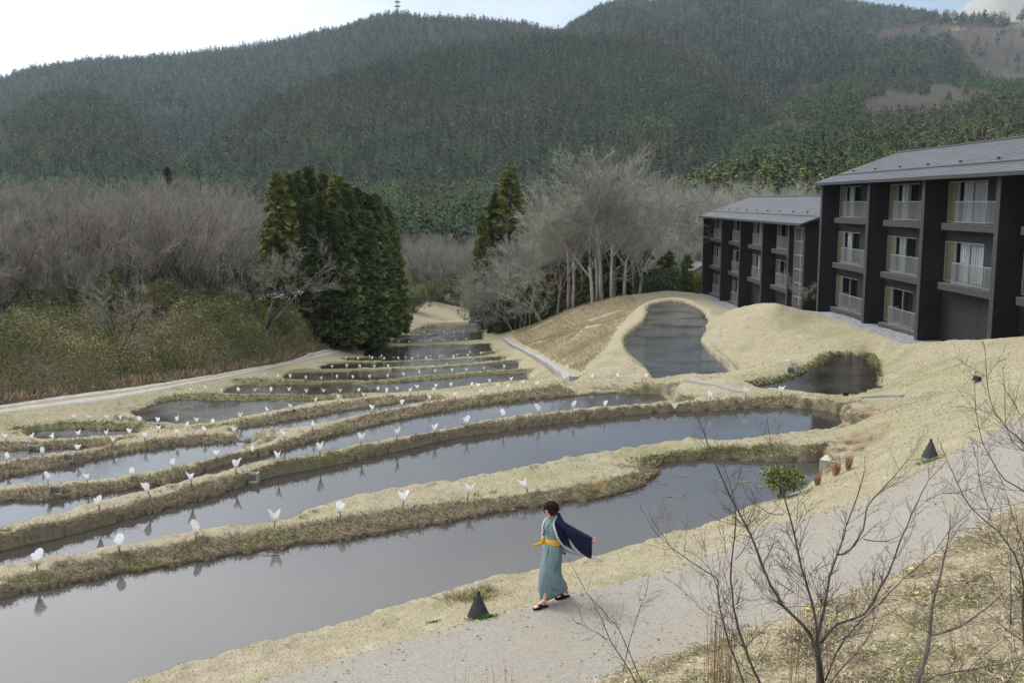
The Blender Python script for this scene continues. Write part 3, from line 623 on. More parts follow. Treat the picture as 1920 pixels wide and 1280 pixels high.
def hill_z(X, Y, detail=True):
    a = X / Y; z = floor_z(a, Y); own = np.zeros(z.shape, int)
    for k, (nm, d) in enumerate(RIDGES.items()):
        if 'a' not in d:
            pr = [(ray(u, v), yc) for u, v, yc in d['c']]
            d['a'] = np.array([q[0][0] for q in pr]); d['yc'] = np.array([q[1] for q in pr])
            d['zc'] = np.array([q[0][1]*q[1] for q in pr]) - TREE_H*np.where(d['yc'] < 780, .95, np.where(d['yc'] < 1350, 1.08, np.where(d['yc'] < 2100, 1.32, 1.62)))*(1 if nm != 'far_right' else .0)
        yc = np.interp(a, d['a'], d['yc']); zc = np.interp(a, d['a'], d['zc'])
        endz = np.minimum(sstep(a, d['a'][0]-.03, d['a'][0]+.002), 1-sstep(a, d['a'][-1]-.002, d['a'][-1]+.03))
        foot = d['foot']; fz = np.minimum(d['fz'], zc - 2)
        t = (Y - foot) / (yc - foot)
        gul = vnoise(a*9 + 3.1*k, Y/900, 1, 40+k, 3) * 0.13*np.sin(np.clip(t, 0, 1)*math.pi) if detail else 0
        h = np.where(t < 0, fz - (foot - Y)*1.2, np.where(t < 1, fz + (zc - fz)*np.clip(t + gul, 0, 1)**d['p'], zc - (Y - yc)*d['back']))
        h = np.where(endz > 0, h - (1-endz)*60, -999)
        m = h > z; own = np.where(m, k+1, own); z = np.where(m, h, z)
    return z, own
HZ, HOWN = hill_z(HX, HYY)
near_w = sstep(HYY, HY0, HY0*1.5)
HZ += vnoise(HX, HYY, 60, 31, 3)*2.0*near_w
edge = ground_z(HX[0], np.full(HNA, Y1*0.985)*1.0)   # joins the ground sheet
HZ = HZ*near_w + (edge)[None, :]*(1-near_w) - 0.15*(1-near_w)
def hz_at(x, y):
    i = np.clip((np.log(y)-hly[0])/(hly[1]-hly[0]), 0, HNR-1.001); j = np.clip((x/y-HA0)/(ha[1]-ha[0]), 0, HNA-1.001)
    i0 = np.floor(i).astype(int); j0 = np.floor(j).astype(int); fi = i-i0; fj = j-j0
    return HZ[i0, j0]*(1-fi)*(1-fj)+HZ[i0+1, j0]*fi*(1-fj)+HZ[i0, j0+1]*(1-fi)*fj+HZ[i0+1, j0+1]*fi*fj
def any_z(x, y):
    x = np.asarray(x, float); y = np.asarray(y, float)
    return np.where(y < Y1*0.985, ground_z(x, np.minimum(y, Y1*.999)), hz_at(x, np.maximum(y, HY0)))
# what grows where: 0 conifers, 1 bare wood, 2 open grass / clearing
A_, R_ = HX/HYY, HZ/HYY
def spot_mask(L, a, r):       # ellipses in the survey (u, v, half width, half height)
    m = np.zeros(a.shape, bool)
    for u, v, du, dv in L:
        a0, r0 = ray(u, v); a1 = ray(u+du, v)[0]-a0; r1 = abs(ray(u, v+dv)[1]-r0); m |= ((a-a0)/a1)**2 + ((r-r0)/r1)**2 + .75*vnoise(a*70, r*190, 1, 55, 4) < .95
    return m
BARE = [(75,165,22,18),(72,180,20,10),(10,280,25,10),(10,300,20,8),(300,195,40,9),(335,222,22,12),(905,220,16,9),(915,193,16,10),(970,130,10,7),(1052,148,12,9),(960,97,8,3),
        (1450,25,14,12),(1540,30,14,16),(1460,60,9,20),(1448,75,12,8),(1530,165,45,9),(1480,258,55,14),(1710,210,120,22),(1780,190,50,16),(1640,215,40,12),(1900,165,30,6),(1830,195,30,14),(1900,250,25,8),(1000,345,30,8),(925,330,18,9),
        (1290,345,40,18),(1230,330,20,10)]
OPEN = [(1545,193,34,11),(1700,218,70,5),(1630,238,14,5),(1700,155,30,3),(870,343,40,3.5),(1880,200,25,3),(1900,50,30,5),(1790,54,22,4)]
def grow(a, r, Y, own):
    g = np.zeros(a.shape, int)
    g[spot_mask(BARE, a, r)] = 1
    fr = (own == list(RIDGES).index('far_right')+1)
    # bare flank on the far right, with a dark stripe of forest across it
    r_line1 = ray(1800, 52)[1]; r_line2 = ray(1800, 43)[1]
    g[fr & ~((r < r_line2) & (r > r_line1))] = 1; g[fr & (r >= r_line2)] = 3
    g[(own == 0) & (Y > 1150) & (a > ray(1760, 100)[0]) & (r > ray(1800, 128)[1])] = 1
    g[(own == list(RIDGES).index('right_back')+1) & (a > ray(1745, 50)[0] + (ray(1800, 50)[1]-r)*1.05)] = 1
    g[spot_mask(OPEN, a, r)] = 2
    return g
GROW = grow(A_, R_, HYY, HOWN)
def make_hill_mat():
    t = NT('forest_floor'); p = t.pos(); n = t.noise(p, .02, 6, .6); n2 = t.noise(p, .3, 4, .7)
    c = t.mix(n, (.028,.034,.016), (.055,.05,.03))
    c = t.mix(t.attr('bare'), c, t.mix(t.mapr(n2, .3, .7), (.085,.077,.067), (.165,.148,.128)))
    c = t.mix(t.attr('open'), c, t.mix(n2, (.26,.23,.13), (.36,.32,.20)))
    c = t.mix(t.attr('rock'), c, t.mix(n2, (.22,.22,.21), (.36,.35,.33)))
    t.set(color=c, rough=1.0, spec=0.0); return t.m
q = np.arange(HNR*HNA).reshape(HNR, HNA)
me = mesh_np('hills', np.stack([HX.ravel(), HYY.ravel(), HZ.ravel()], -1), np.stack([q[:-1, :-1], q[:-1, 1:], q[1:, 1:], q[1:, :-1]], -1).reshape(-1, 4), make_hill_mat(), smooth=True)
attr(me, 'bare', (GROW == 1).ravel()); attr(me, 'open', (GROW == 2).ravel()); attr(me, 'rock', (GROW == 3).ravel())
tag(link('hills', me), kind='structure')

# ------------------------------------------------------------------ conifer and bare-tree shapes for the forests
def make_needle_mat(name, dark, mid, brown, brown_amt=.35):
    t = NT(name); p = t.obj(); oi = t.n('ShaderNodeObjectInfo')
    n = t.noise(p, 1.3, 4, .7)
    c = t.mix(t.mapr(n, .3, .7), dark, mid)
    c = t.mix(t.mapr(oi.outputs['Random'], .55, 1.0, 0, brown_amt), c, brown)
    r2 = t.n('ShaderNodeMath', operation='FRACT'); t.l(t.math('MULTIPLY', oi.outputs['Random'], 17.3), r2.inputs[0])
    wp = t.pos(); st = t.noise(wp, .0065, 4, .6); st2 = t.noise(wp, .02, 3, .6)
    c = t.mix(t.mapr(st, .50, .62, 0, .55), c, brown); c = t.mix(t.mapr(st2, .55, .68, 0, .5), c, tuple(x*1.5 for x in mid))
    hs = t.n('ShaderNodeHueSaturation'); t.l(t.mapr(r2.outputs[0], 0, 1, .5, 1.45), hs.inputs['Value']); t.l(c, hs.inputs['Color'])
    t.set(color=hs.outputs[0], rough=.9, spec=.1); return t.m
M_NEEDLE = make_needle_mat('cedar_needles', (.06,.082,.026), (.135,.165,.055), (.19,.14,.055), .5)
M_FARN = make_needle_mat('mountain_forest_needles', (.034,.066,.024), (.085,.140,.048), (.135,.11,.052), .6)
M_BARK = simple_mat('cedar_bark', (.10,.075,.055), .95, .35, 6)
M_PALETRUNK = simple_mat('pale_trunk_bark', (.20,.185,.16), .95, .3, 5)
M_GREYTWIG = simple_mat('grey_twigs', (.19,.168,.145), .95, .3, 1.5)
def conifer_np(h, r, tiers, per, seed, base=.15, flat=.35, ragged=.35, rounded=.0, clumps=3):
    """cedar crown of drooping sprays: returns verts, tris"""
    g = np.random.default_rng(seed); n = tiers*per
    t = np.sort(g.uniform(0, 1, n)); z = h*(base + (1-base)*t)
    prof = (1-t)**(.75 - .3*rounded) * (1 - .35*np.exp(-t*9)) + .03
    R_ = r*prof*(1 + ragged*g.uniform(-1, .6, n)); th = g.uniform(0, 2*math.pi, n)
    inner = g.uniform(.0, .55, n)
    L = R_*(1-inner)
    V = []; T = []
    d = np.stack([np.cos(th), np.sin(th), np.zeros(n)], 1); s = np.stack([-np.sin(th), np.cos(th), np.zeros(n)], 1)
    root = d*(R_*inner)[:, None]; root[:, 2] = z + .12*R_
    for c in range(clumps):
        w = L*g.uniform(.28, .5, n) + .03*r; off = g.uniform(-.35, .35, n)
        dd = d*np.cos(off)[:, None] + s*np.sin(off)[:, None]; ss = -d*np.sin(off)[:, None] + s*np.cos(off)[:, None]
        tip = root + dd*L[:, None]*g.uniform(.75, 1.05, n)[:, None]; tip[:, 2] -= L*g.uniform(-.1, flat+.25, n)
        midp = root + dd*(L*.55)[:, None]; midp[:, 2] += L*.1*g.uniform(-.5, 1, n)
        a = midp + ss*w[:, None]; a[:, 2] -= w*g.uniform(0, .5, n); b = midp - ss*w[:, None]; b[:, 2] -= w*g.uniform(0, .5, n)
        k = len(V)*0
        base_i = sum(len(x) for x in V)
        V.append(np.concatenate([root, a, tip, b])); i = np.arange(n) + base_i
        T += [np.stack([i, i+n, i+2*n], 1), np.stack([i, i+2*n, i+3*n], 1)]
    return np.concatenate(V), np.concatenate(T)
def trunk_np(h, r0, seed, n=6):
    m = MB(); g = random.Random(seed); pts = [(g.uniform(-.01, .01)*h*k/4, g.uniform(-.01, .01)*h*k/4, h*k/4) for k in range(5)]
    m.tube(pts, [r0*1.15, r0, r0*.75, r0*.45, r0*.08], n); return m
def far_conifer(name, seed, h, r, tiers, per, base, rounded):
    v, t = conifer_np(h, r, tiers, per, seed, base=base, rounded=rounded, clumps=1, flat=.5)
    tr = trunk_np(h*.9, .22, seed, 4); nb = len(v)
    tv = np.array(tr.v); me = mesh_np(name, np.concatenate([v, tv]), [t, np.array([f for f in tr.f if len(f) == 4])+nb], M_FARN)
    me.materials.append(M_PALETRUNK); mi = np.zeros(len(me.polygons), np.int32); mi[len(t):] = 1; me.polygons.foreach_set('material_index', mi)
    return me
FAR_CONIFERS = [far_conifer('mountain_conifer', 300+i, 15, [3.0, 3.2, 3.7, 3.4][i], 13, 7, [.15, .1, .22, .3][i], [.5, .7, 1.1, 1.2][i]) for i in range(4)]
def fuzzy_bare(name, seed, h=11, r=5):
    """a leafless broadleaf tree far away: forked limbs and a haze of thin twigs"""
    g = np.random.default_rng(seed); m = MB(); m.tube([(0, 0, 0), (.1, .1, h*.3), (.2, -.1, h*.55)], [.25, .2, .12], 4)
    for k in range(9):
        th = g.uniform(0, 6.28); m.tube([(0, 0, h*g.uniform(.2, .45)), (math.cos(th)*r*.4, math.sin(th)*r*.4, h*.65), (math.cos(th)*r*.75, math.sin(th)*r*.75, h*g.uniform(.75, .95))], [.12, .08, .04], 3)
    n = 260; u = g.normal(size=(n, 3)); u /= np.linalg.norm(u, axis=1)[:, None]; rad = g.uniform(.35, 1, n)**.5
    c = u*rad[:, None]*np.array([r, r, h*.36]); c[:, 2] += h*.62
    d = u*.8 + g.normal(size=(n, 3))*.35 + np.array([0, 0, .55]); d /= np.linalg.norm(d, axis=1)[:, None]
    s = np.cross(d, g.normal(size=(n, 3))); s /= np.linalg.norm(s, axis=1)[:, None]
    ln = g.uniform(.9, 2.0, n)[:, None]; wd = g.uniform(.035, .075, n)[:, None]
    b = len(m.v); V_ = np.concatenate([np.array(m.v), c - s*wd, c + s*wd, c + d*ln])
    i = np.arange(n) + b
    return mesh_np(name, V_, [np.array([f for f in m.f if len(f) == 4]), np.stack([i, i+n, i+2*n], 1)], M_GREYTWIG)
FAR_BARE = [fuzzy_bare('far_bare_tree', 400+i, 11, 5) for i in range(3)]

def scatter(name, pts, scl, protos, label=None, kind='stuff', seed=1):
    """one object: copies of the given meshes at the points (geometry nodes)"""
    g = np.random.default_rng(seed); n = len(pts)
    me = bpy.data.meshes.new(name); me.vertices.add(n); me.vertices.foreach_set('co', np.asarray(pts, np.float32).ravel())
    attr(me, 'scl', scl); attr(me, 'rot', g.uniform(0, 6.283, n)); attr(me, 'which', g.integers(0, len(protos), n))
    attr(me, 'tall', g.uniform(.82, 1.22, n))
    o = link(name, me)
    ng = bpy.data.node_groups.new(name, 'GeometryNodeTree')
    ng.interface.new_socket('Geometry', in_out='INPUT', socket_type='NodeSocketGeometry'); ng.interface.new_socket('Geometry', in_out='OUTPUT', socket_type='NodeSocketGeometry')
    N = ng.nodes; L = ng.links; gi_ = N.new('NodeGroupInput'); go = N.new('NodeGroupOutput'); join = N.new('GeometryNodeJoinGeometry')
    def named(nm):
        x = N.new('GeometryNodeInputNamedAttribute'); x.data_type = 'FLOAT'; x.inputs['Name'].default_value = nm; return x.outputs['Attribute']
    for k, pm in enumerate(protos):
        po = bpy.data.objects.new(pm.name, pm)      # not linked to the scene: only the source of the copies
        oi = N.new('GeometryNodeObjectInfo'); oi.inputs['Object'].default_value = po; oi.inputs['As Instance'].default_value = True
        cmp_ = N.new('FunctionNodeCompare'); cmp_.data_type = 'FLOAT'; cmp_.operation = 'EQUAL'; L.new(named('which'), cmp_.inputs[0]); cmp_.inputs[1].default_value = k; cmp_.inputs['Epsilon'].default_value = .1
        ip = N.new('GeometryNodeInstanceOnPoints'); L.new(gi_.outputs[0], ip.inputs['Points']); L.new(cmp_.outputs[0], ip.inputs['Selection']); L.new(oi.outputs['Geometry'], ip.inputs['Instance'])
        cr = N.new('ShaderNodeCombineXYZ'); L.new(named('rot'), cr.inputs[2]); L.new(cr.outputs[0], ip.inputs['Rotation'])
        cs = N.new('ShaderNodeCombineXYZ'); mu = N.new('ShaderNodeMath'); mu.operation = 'MULTIPLY'; L.new(named('scl'), mu.inputs[0]); L.new(named('tall'), mu.inputs[1])
        L.new(named('scl'), cs.inputs[0]); L.new(named('scl'), cs.inputs[1]); L.new(mu.outputs[0], cs.inputs[2]); L.new(cs.outputs[0], ip.inputs['Scale'])
        L.new(ip.outputs[0], join.inputs[0])
    L.new(join.outputs[0], go.inputs[0])
    md = o.modifiers.new('copies', 'NODES'); md.node_group = ng
    return tag(o, label, None, None, kind)

# ------------------------------------------------------------------ forests on the slopes
def forest_points(a_lo, a_hi, y_lo, y_hi, sp, seed):
    """jittered points, spacing sp metres, over a fan of ground"""
    g = np.random.default_rng(seed)
    xs = np.arange(a_lo*y_hi, a_hi*y_hi, sp); ys = np.arange(y_lo, y_hi, sp)
    X, Y = np.meshgrid(xs, ys); X = (X + g.uniform(-.42, .42, X.shape)*sp).ravel(); Y = (Y + g.uniform(-.42, .42, Y.shape)*sp).ravel()
    a = X/Y; m = (a > a_lo) & (a < a_hi); return X[m], Y[m]
rid = list(RIDGES); conif = []; bares = []; individ = []
def plant(y_lo, y_hi, sp, seed, a_lo=-.60, a_hi=.60):
    X, Y = forest_points(a_lo, a_hi, y_lo, y_hi, sp, seed)
    z, own = hill_z(X, Y); z = hz_at(X, Y); a = X/Y; r = z/Y
    # keep what can be seen: compare with the highest sight line nearer in
    prof = np.maximum.accumulate(HZ/HYY, axis=0)
    i = np.clip(((np.log(Y)-hly[0])/(hly[1]-hly[0])).astype(int)-1, 0, HNR-1); j = np.clip(((a-HA0)/(ha[1]-ha[0])).round().astype(int), 0, HNA-1)
    vis = (z + 17)/Y > prof[i, j]
    g = grow(a, r, Y, own)
    return X[vis], Y[vis], z[vis], own[vis], g[vis], a[vis], r[vis]
for (y_lo, y_hi, sp, seed) in ((300, 780, 4.7, 1), (780, 1350, 5.6, 2), (1350, 2100, 7.4, 3), (2100, 3900, 10.0, 4)):
    X, Y, z, own, g, a, r = plant(y_lo, y_hi, sp, seed)
    s0 = {1: 1.0, 2: 1.1, 3: 1.35, 4: 1.65}[seed]
    conif_ok = (g == 0) & ((own > 0) | (Y > 560)) & ~((own == 0) & (Y < 700) & (a < .05))
    gg = np.random.default_rng(seed+70)
    thin = gg.uniform(size=len(X)) < .95
    conif_ok |= (g == 1) & (own > 0) & (gg.uniform(size=len(X)) < np.where(a < .25, .40, .04)); m = conif_ok & thin; sc = s0*gg.uniform(.78, 1.12, len(X))
    sc *= np.where(own == rid.index('near_right')+1, .95, 1)
    conif.append(np.stack([X, Y, z-.3, sc, own], 1)[m])
    mb = (g == 1) & (gg.uniform(size=len(X)) < (.75 if seed < 3 else .55)); bares.append(np.stack([X, Y, z-.3, s0*.8*gg.uniform(.6, 1.2, len(X))], 1)[mb])
conif = np.concatenate(conif); bares = np.concatenate(bares)
# the nearest rows are trees of their own further down; the mountain sides read as one mass
near_c = conif[(conif[:, 1] < 560)]; order = np.argsort(near_c[:, 1]/near_c[:, 3]); NEAR_CEDARS = near_c[order[:230], :4]
conif = np.concatenate([conif[conif[:, 1] >= 560], near_c[order[230:]]])
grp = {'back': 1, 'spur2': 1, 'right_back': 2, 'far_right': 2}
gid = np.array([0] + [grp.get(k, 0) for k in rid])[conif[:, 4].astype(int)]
FM = [M_FARN, make_needle_mat('hazed_upper_needles', (.050,.088,.058), (.112,.165,.098), (.15,.13,.085), .4), make_needle_mat('hazed_far_needles', (.060,.098,.062), (.130,.180,.105), (.17,.145,.09), .4)]  # upper and far ridges paler and bluer: distance haze put into the colour
for k in range(3):
    pr = []
    for c_ in FAR_CONIFERS:
        c2 = c_.copy(); c2.name = 'mountain_conifer'; c2.materials[0] = FM[k]; pr.append(c2)
    m_ = gid == k; scatter(['mountain_forest', 'upper_ridge_forest', 'far_ridge_forest'][k], conif[m_, :3], conif[m_, 3], pr, seed=5+k)
scatter('bare_mountain_woods', bares[:, :3], bares[:, 3], FAR_BARE, seed=6)
print('forest', len(conif), len(bares), len(NEAR_CEDARS))
# ------------------------------------------------------------------ the two dark lodges
def make_wall_mat():
    t = NT('charcoal_render'); p = t.obj(); n = t.noise(p, .7, 5, .6); n2 = t.noise(p, 25, 3)
    w = t.n('ShaderNodeTexWave', wave_type='BANDS', bands_direction='Z'); t.l(p, w.inputs[0]); w.inputs['Scale'].default_value = .16
    st = t.noise(t.mapping(p, (1, 1, .07)), 1.6, 4, .65); sz = t.n('ShaderNodeSeparateXYZ'); t.l(p, sz.inputs[0]); jn = t.math('LESS_THAN', t.math('PINGPONG', t.math('ADD', sz.outputs[2], 30.0), 1.5), .018)
    c = t.mix(t.mapr(n, .3, .7), (.0115,.0115,.013), (.018,.018,.020)); c = t.mix(t.mapr(st, .5, .75, 0, .55), c, (.030,.030,.031)); c = t.mix(jn, c, (.005,.005,.005)); t.set(color=c, rough=.75, spec=.25); t.bump(n2, .15, .01); return t.m
def make_roof_mat():
    t = NT('grey_metal_shingle'); p = t.obj(); sx = t.n('ShaderNodeSeparateXYZ'); t.l(p, sx.inputs[0])
    br = t.n('ShaderNodeTexBrick'); cx = t.n('ShaderNodeCombineXYZ'); t.l(sx.outputs[1], cx.inputs[0]); t.l(sx.outputs[0], cx.inputs[1]); t.l(cx.outputs[0], br.inputs[0])
    br.inputs['Scale'].default_value = 1.0; br.inputs['Brick Width'].default_value = 2.2; br.inputs['Row Height'].default_value = .2; br.inputs['Mortar Size'].default_value = .006
    br.inputs['Color1'].default_value = (.066,.069,.078,1); br.inputs['Color2'].default_value = (.098,.102,.114,1); br.inputs['Mortar'].default_value = (.035,.035,.038,1)
    n = t.noise(p, .35, 5, .6); c = t.mix(t.mapr(n, .35, .7, 0, .5), br.outputs[0], (.058,.060,.068))
    t.set(color=c, rough=.6, metal=0.0, spec=.22); return t.m
def make_mesh_mat():
    t = NT('white_wire_mesh'); p = t.obj(); sx = t.n('ShaderNodeSeparateXYZ'); t.l(p, sx.inputs[0])
    d1 = t.math('ADD', t.math('ADD', sx.outputs[0], sx.outputs[1]), sx.outputs[2]); d2 = t.math('SUBTRACT', t.math('ADD', sx.outputs[0], sx.outputs[1]), sx.outputs[2])
    def line(d): return t.math('LESS_THAN', t.math('PINGPONG', d, .055), .0065)
    t.set(color=(.165,.17,.175), rough=.5, alpha=t.math('MAXIMUM', t.math('MAXIMUM', line(d1), line(d2)), .06)); return t.m
def make_glass_mat():
    t = NT('window_glass'); t.set(color=(.02,.024,.024), rough=.04, spec=.6, alpha=.16); return t.m
def make_curtain_mat():
    t = NT('sheer_curtain'); p = t.obj(); w = t.n('ShaderNodeTexWave', wave_type='BANDS', bands_direction='Y'); t.l(p, w.inputs[0]); w.inputs['Scale'].default_value = 2.2; w.inputs['Distortion'].default_value = 1.5
    t.set(color=t.mix(w.outputs['Fac'], (.32,.37,.40), (.62,.66,.68)), rough=.9); return t.m
B_PALEGLASS = NT('pale_reflecting_glass').set(color=(.13,.14,.15), rough=.12, spec=.6, alpha=.62); B_WALL = make_wall_mat(); B_ROOF = make_roof_mat(); B_MESH = make_mesh_mat(); B_GLASS = make_glass_mat(); B_CURT = make_curtain_mat()
B_FIN = simple_mat('fin_edge_charcoal', (.032,.032,.034), .7, .15, 1.5)
B_SLAB = simple_mat('grey_slab_edge', (.036,.036,.038), .7, .2, 2)
B_FRAME = simple_mat('aluminium_frame', (.32,.32,.31), .4, .08, 5, .3)
B_BLIND = simple_mat('beige_blind', (.115,.108,.07), .9, .1, 3)
B_ROOM = simple_mat('dim_room_wall', (.075,.06,.045), .9, .3, .8)
B_FLOOR = simple_mat('balcony_floor', (.085,.082,.078), .8, .15, 3)
B_RAIL = simple_mat('white_railing', (.24,.25,.25), .45, .05, 5)
B_CONC = simple_mat('pale_concrete', (.36,.35,.32), .85, .2, 4, bump=.2)
B_DARK = simple_mat('black_metal', (.02,.02,.022), .5, .2, 8)
XF, XR, XB = 21.2, 22.38, 21.74
def lodge(label, fins, z0, ground, blank_from, y_near, shaft=None, sill_open=(), eave=1.24, wins_seed=1):
    """fins: distances of the near faces of the cross walls, far to near; z0: height of the top railing"""
    g = random.Random(wins_seed)
    yf = fins[0] + .38; yn = y_near
    root = empty('lodge', ((XF+31.6)/2, (yf+yn)/2, ground))
    loc = root.location.copy()
    def put(o): o.location = -loc; return o
    ze = z0 + eave; zr = ze + 2.03; XRDG = 26.4; XBK = 31.6; sl = (zr - ze)/(XRDG - 20.75)
    # shell: back part of the house with gables, front wall pieces between the windows
    m = MB()
    zt = lambda x: ze + (x-20.75)*sl - .16
    bot = ground - 1.2
    prof = [(XR+1.6, bot), (XBK-.4, bot), (XBK-.4, zt(XRDG*2-XBK+.4)), (XRDG, zr-.16), (XR+1.6, zt(XR+1.6))]
    m.prism(prof, 'y', yn+.02, yf)                                           # body behind the rooms
    endp = [(XF, bot), (XR+1.6, bot), (XR+1.6, zt(XR+1.6)), (XF, zt(XF))]
    put(m.build('wall', B_WALL, root))
    allf = list(fins) + [yn]
    for y in fins:
        f = MB(); f.prism([(XF+.035, bot), (XR+1.6, bot), (XR+1.6, zt(XR+1.6)), (XF+.035, zt(XF+.035))], 'y', y, y+.38)
        fo = put(f.build('cross_wall', B_WALL, root))
        e = MB(); e.box(XF, XF+.032, y-.003, y+.383, bot, zt(XF)); link('lit_edge_strip', e.mesh('lit_edge_strip', B_FIN), fo)  # paler strip on the fin front: side light put into the colour
    # roof of lapped metal rows
    r = MB(); rows = 24; y0, y1 = yn-.4, yf+.45
    for side in (1, -1):
        for k in range(rows):
            xa = 20.75 + (XRDG-20.75)*k/rows; xb = 20.75 + (XRDG-20.75)*(k+1)/rows
            za = ze + (xa-20.75)*sl + .022; zb = ze + (xb-20.75)*sl
            if side < 0: xa, xb = 2*XRDG-xa, 2*XRDG-xb
            vs = [(xa, y0, za), (xa, y1, za), (xb, y1, zb), (xb, y0, zb), (xa, y0, za-.022), (xa, y1, za-.022)]
            r.add(vs, [(0,1,2,3), (4,5,1,0)] if side < 0 else [(3,2,1,0), (0,1,5,4)])
    r.prism([(20.75, ze), (XRDG, zr), (2*XRDG-20.75, ze), (2*XRDG-20.75, ze-.13), (XRDG, zr-.15), (20.75, ze-.13)], 'y', y0+.004, y1-.004)
    ro = put(r.build('roof', B_ROOF, root))
    f = MB(); f.box(20.71, 20.748, y0-.02, y1+.02, ze-.16, ze+.015); link('eave_trim', f.mesh('eave_trim', B_FIN), ro)
    rc = MB(); rc.tube([(XRDG, y0, zr+.03), (XRDG, y1, zr+.03)], .07, 6); link('ridge_cap', rc.mesh('ridge_cap', B_SLAB), ro)
    sb = MB(); xs = 20.75+1.25; zs = ze + 1.25*sl
    sb.box(xs-.02, xs+.02, y0+.3, y1-.3, zs+.05, zs+.10); link('snow_bar', sb.mesh('snow_bar', B_DARK), ro)
    n = int((y1-y0)/4)
    for k in range(n):
        yk = y1 - 2.2 - 4.0*k; sg = MB(); xk = 20.75+2.0; zk = ze + 2.0*sl
        sg.box(xk-.04, xk+.04, yk-.07, yk+.07, zk+.02, zk+.11); sg.box(xk+.04, xk+.16, yk-.03, yk+.03, zk+.03, zk+.08); link('snow_stop', sg.mesh('snow_stop', B_DARK), ro)
    for b in range(len(fins)):
        ya = fins[b]                                       # far side of the bay
        yb = (fins[b+1] + .38) if b+1 < len(fins) else yn  # near side
        if shaft and b == len(fins)-1: break
        wall = MB(); wl = 4.3 if (ya-yb) > 5 else (ya-yb)*.6
        rows_ = [z0 - 1.05 - 3.0*k for k in range(3)]
        nlev = 2 if b >= blank_from else 3
        wy0 = ya - wl
        # wall beside and between the windows
        wall.box(XR, XR+.25, yb, wy0, bot, zt(XR))
        wall.box(XR, XR+.25, wy0, ya, rows_[0]+2.05, zt(XR))
        for k in range(1, nlev): wall.box(XR, XR+.25, wy0, ya, rows_[k]+2.05, rows_[k-1]-.05)
        wall.box(XR, XR+.25, wy0, ya, bot, rows_[nlev-1]-.05)
        # side walls and back of the rooms
        wo = put(wall.build('bay_wall', B_WALL, root))
        for k in range(nlev):
            zf = rows_[k]
            rm = MB(); rm.box(XR+1.5, XR+1.58, wy0-.3, ya, zf-.04, zf+2.4); rm.box(XR+.26, XR+1.5, wy0-.3, ya, zf-.04, zf); rm.box(XR+.26, XR+1.5, wy0-.3, ya, zf+2.3, zf+2.36)
            link('room', rm.mesh('room', B_ROOM), wo)
            w = MB(); t_ = .055
            ys = [ya, ya - wl*.27, ya - wl*.64, wy0]
            for q in ys: qq = min(max(q, wy0+t_/2), ya-t_/2); w.box(XR+.02, XR+.12, qq-t_/2, qq+t_/2, zf+.05, zf+2.0)
            w.box(XR+.022, XR+.118, wy0, ya, zf+2.0, zf+2.05); w.box(XR+.022, XR+.118, wy0, ya, zf, zf+.05)
            wi = put(w.build('window', B_FRAME, root))
            p = MB(); p.box(XR+.06, XR+.075, wy0+.03, ya-wl*.27, zf+.05, zf+2.0); link('pane', p.mesh('pane', B_GLASS), wi)
            bl = MB(); bl.box(XR+.05, XR+.085, ya-wl*.27+.03, ya-.03, zf+.05, zf+2.0); link('blind', bl.mesh('blind', B_BLIND), wi)
            mode = g.random()
            if mode < .72:
                c = MB(); c0 = ya - wl*.30; c1 = ya - wl*g.choice([.55, .62, .9]); nseg = 26; vs = []
                for s_ in range(nseg+1):
                    yy_ = c0 + (c1-c0)*s_/nseg; x_ = XR+.25+.05*math.sin(s_*1.9); vs += [(x_, yy_, zf+.06), (x_, yy_, zf+1.98), (x_+.012, yy_, zf+.06), (x_+.012, yy_, zf+1.98)]
                fs = []
                for s_ in range(nseg): o_ = 4*s_; fs += [(o_, o_+4, o_+5, o_+1), (o_+2, o_+3, o_+7, o_+6)]
                c.add(vs, fs); link('curtain', c.mesh('curtain', B_CURT, True), wi)
            if g.random() < .5:
                tb = MB(); tb.lathe([(.03, 0), (.03, .55), (.32, .56), (.32, .6)], 10, (XR+.7, wy0+1.1, zf)); link('room_table', tb.mesh('room_table', B_FLOOR), wi)
            # balcony
            s = MB(); s.box(XB, XR-.004, yb+.004, ya-(ya-yb)*.12, zf-.36, zf-.06); so = put(s.build('balcony', B_SLAB, root))
            fl = MB(); fl.box(XB-.02, XR-.006, yb+.006, ya-(ya-yb)*.12, zf-.056, zf-.02); link('floor_edge', fl.mesh('floor_edge', B_FLOOR), so)
            yr = ya - (ya-yb)*.31; rl = MB()
            npost = 4
            for q in range(npost):
                yq = yb+.05 + (yr-yb-.08)*q/(npost-1); rl.box(XB+.02, XB+.05, yq-.011, yq+.011, zf-.02, zf+1.03)
            rl.box(XB+.012, XB+.058, yb+.02, yr+.02, zf+1.03, zf+1.065); rl.box(XB+.02, XB+.05, yb+.02, yr, zf+.06, zf+.085)
            rl.box(XB+.058, XR-.01, yr-.025, yr+.015, zf+1.031, zf+1.064)
            ra = put(rl.build('railing', B_RAIL, root))
            mp = MB(); mp.box(XB+.03, XB+.036, yb+.03, yr-.01, zf+.09, zf+1.03); mp.box(XB+.05, XR-.02, yr-.008, yr-.002, zf+.09, zf+1.03); link('mesh_panel', mp.mesh('mesh_panel', B_MESH), ra)
            if g.random() < .7:
                dr = MB(); dr.tube([(XB-.07, yb+.5, zf-.34), (XB+.0, yb+.5, zf-.3)], .05, 8); link('drain_spout', dr.mesh('drain_spout', B_CONC), so)
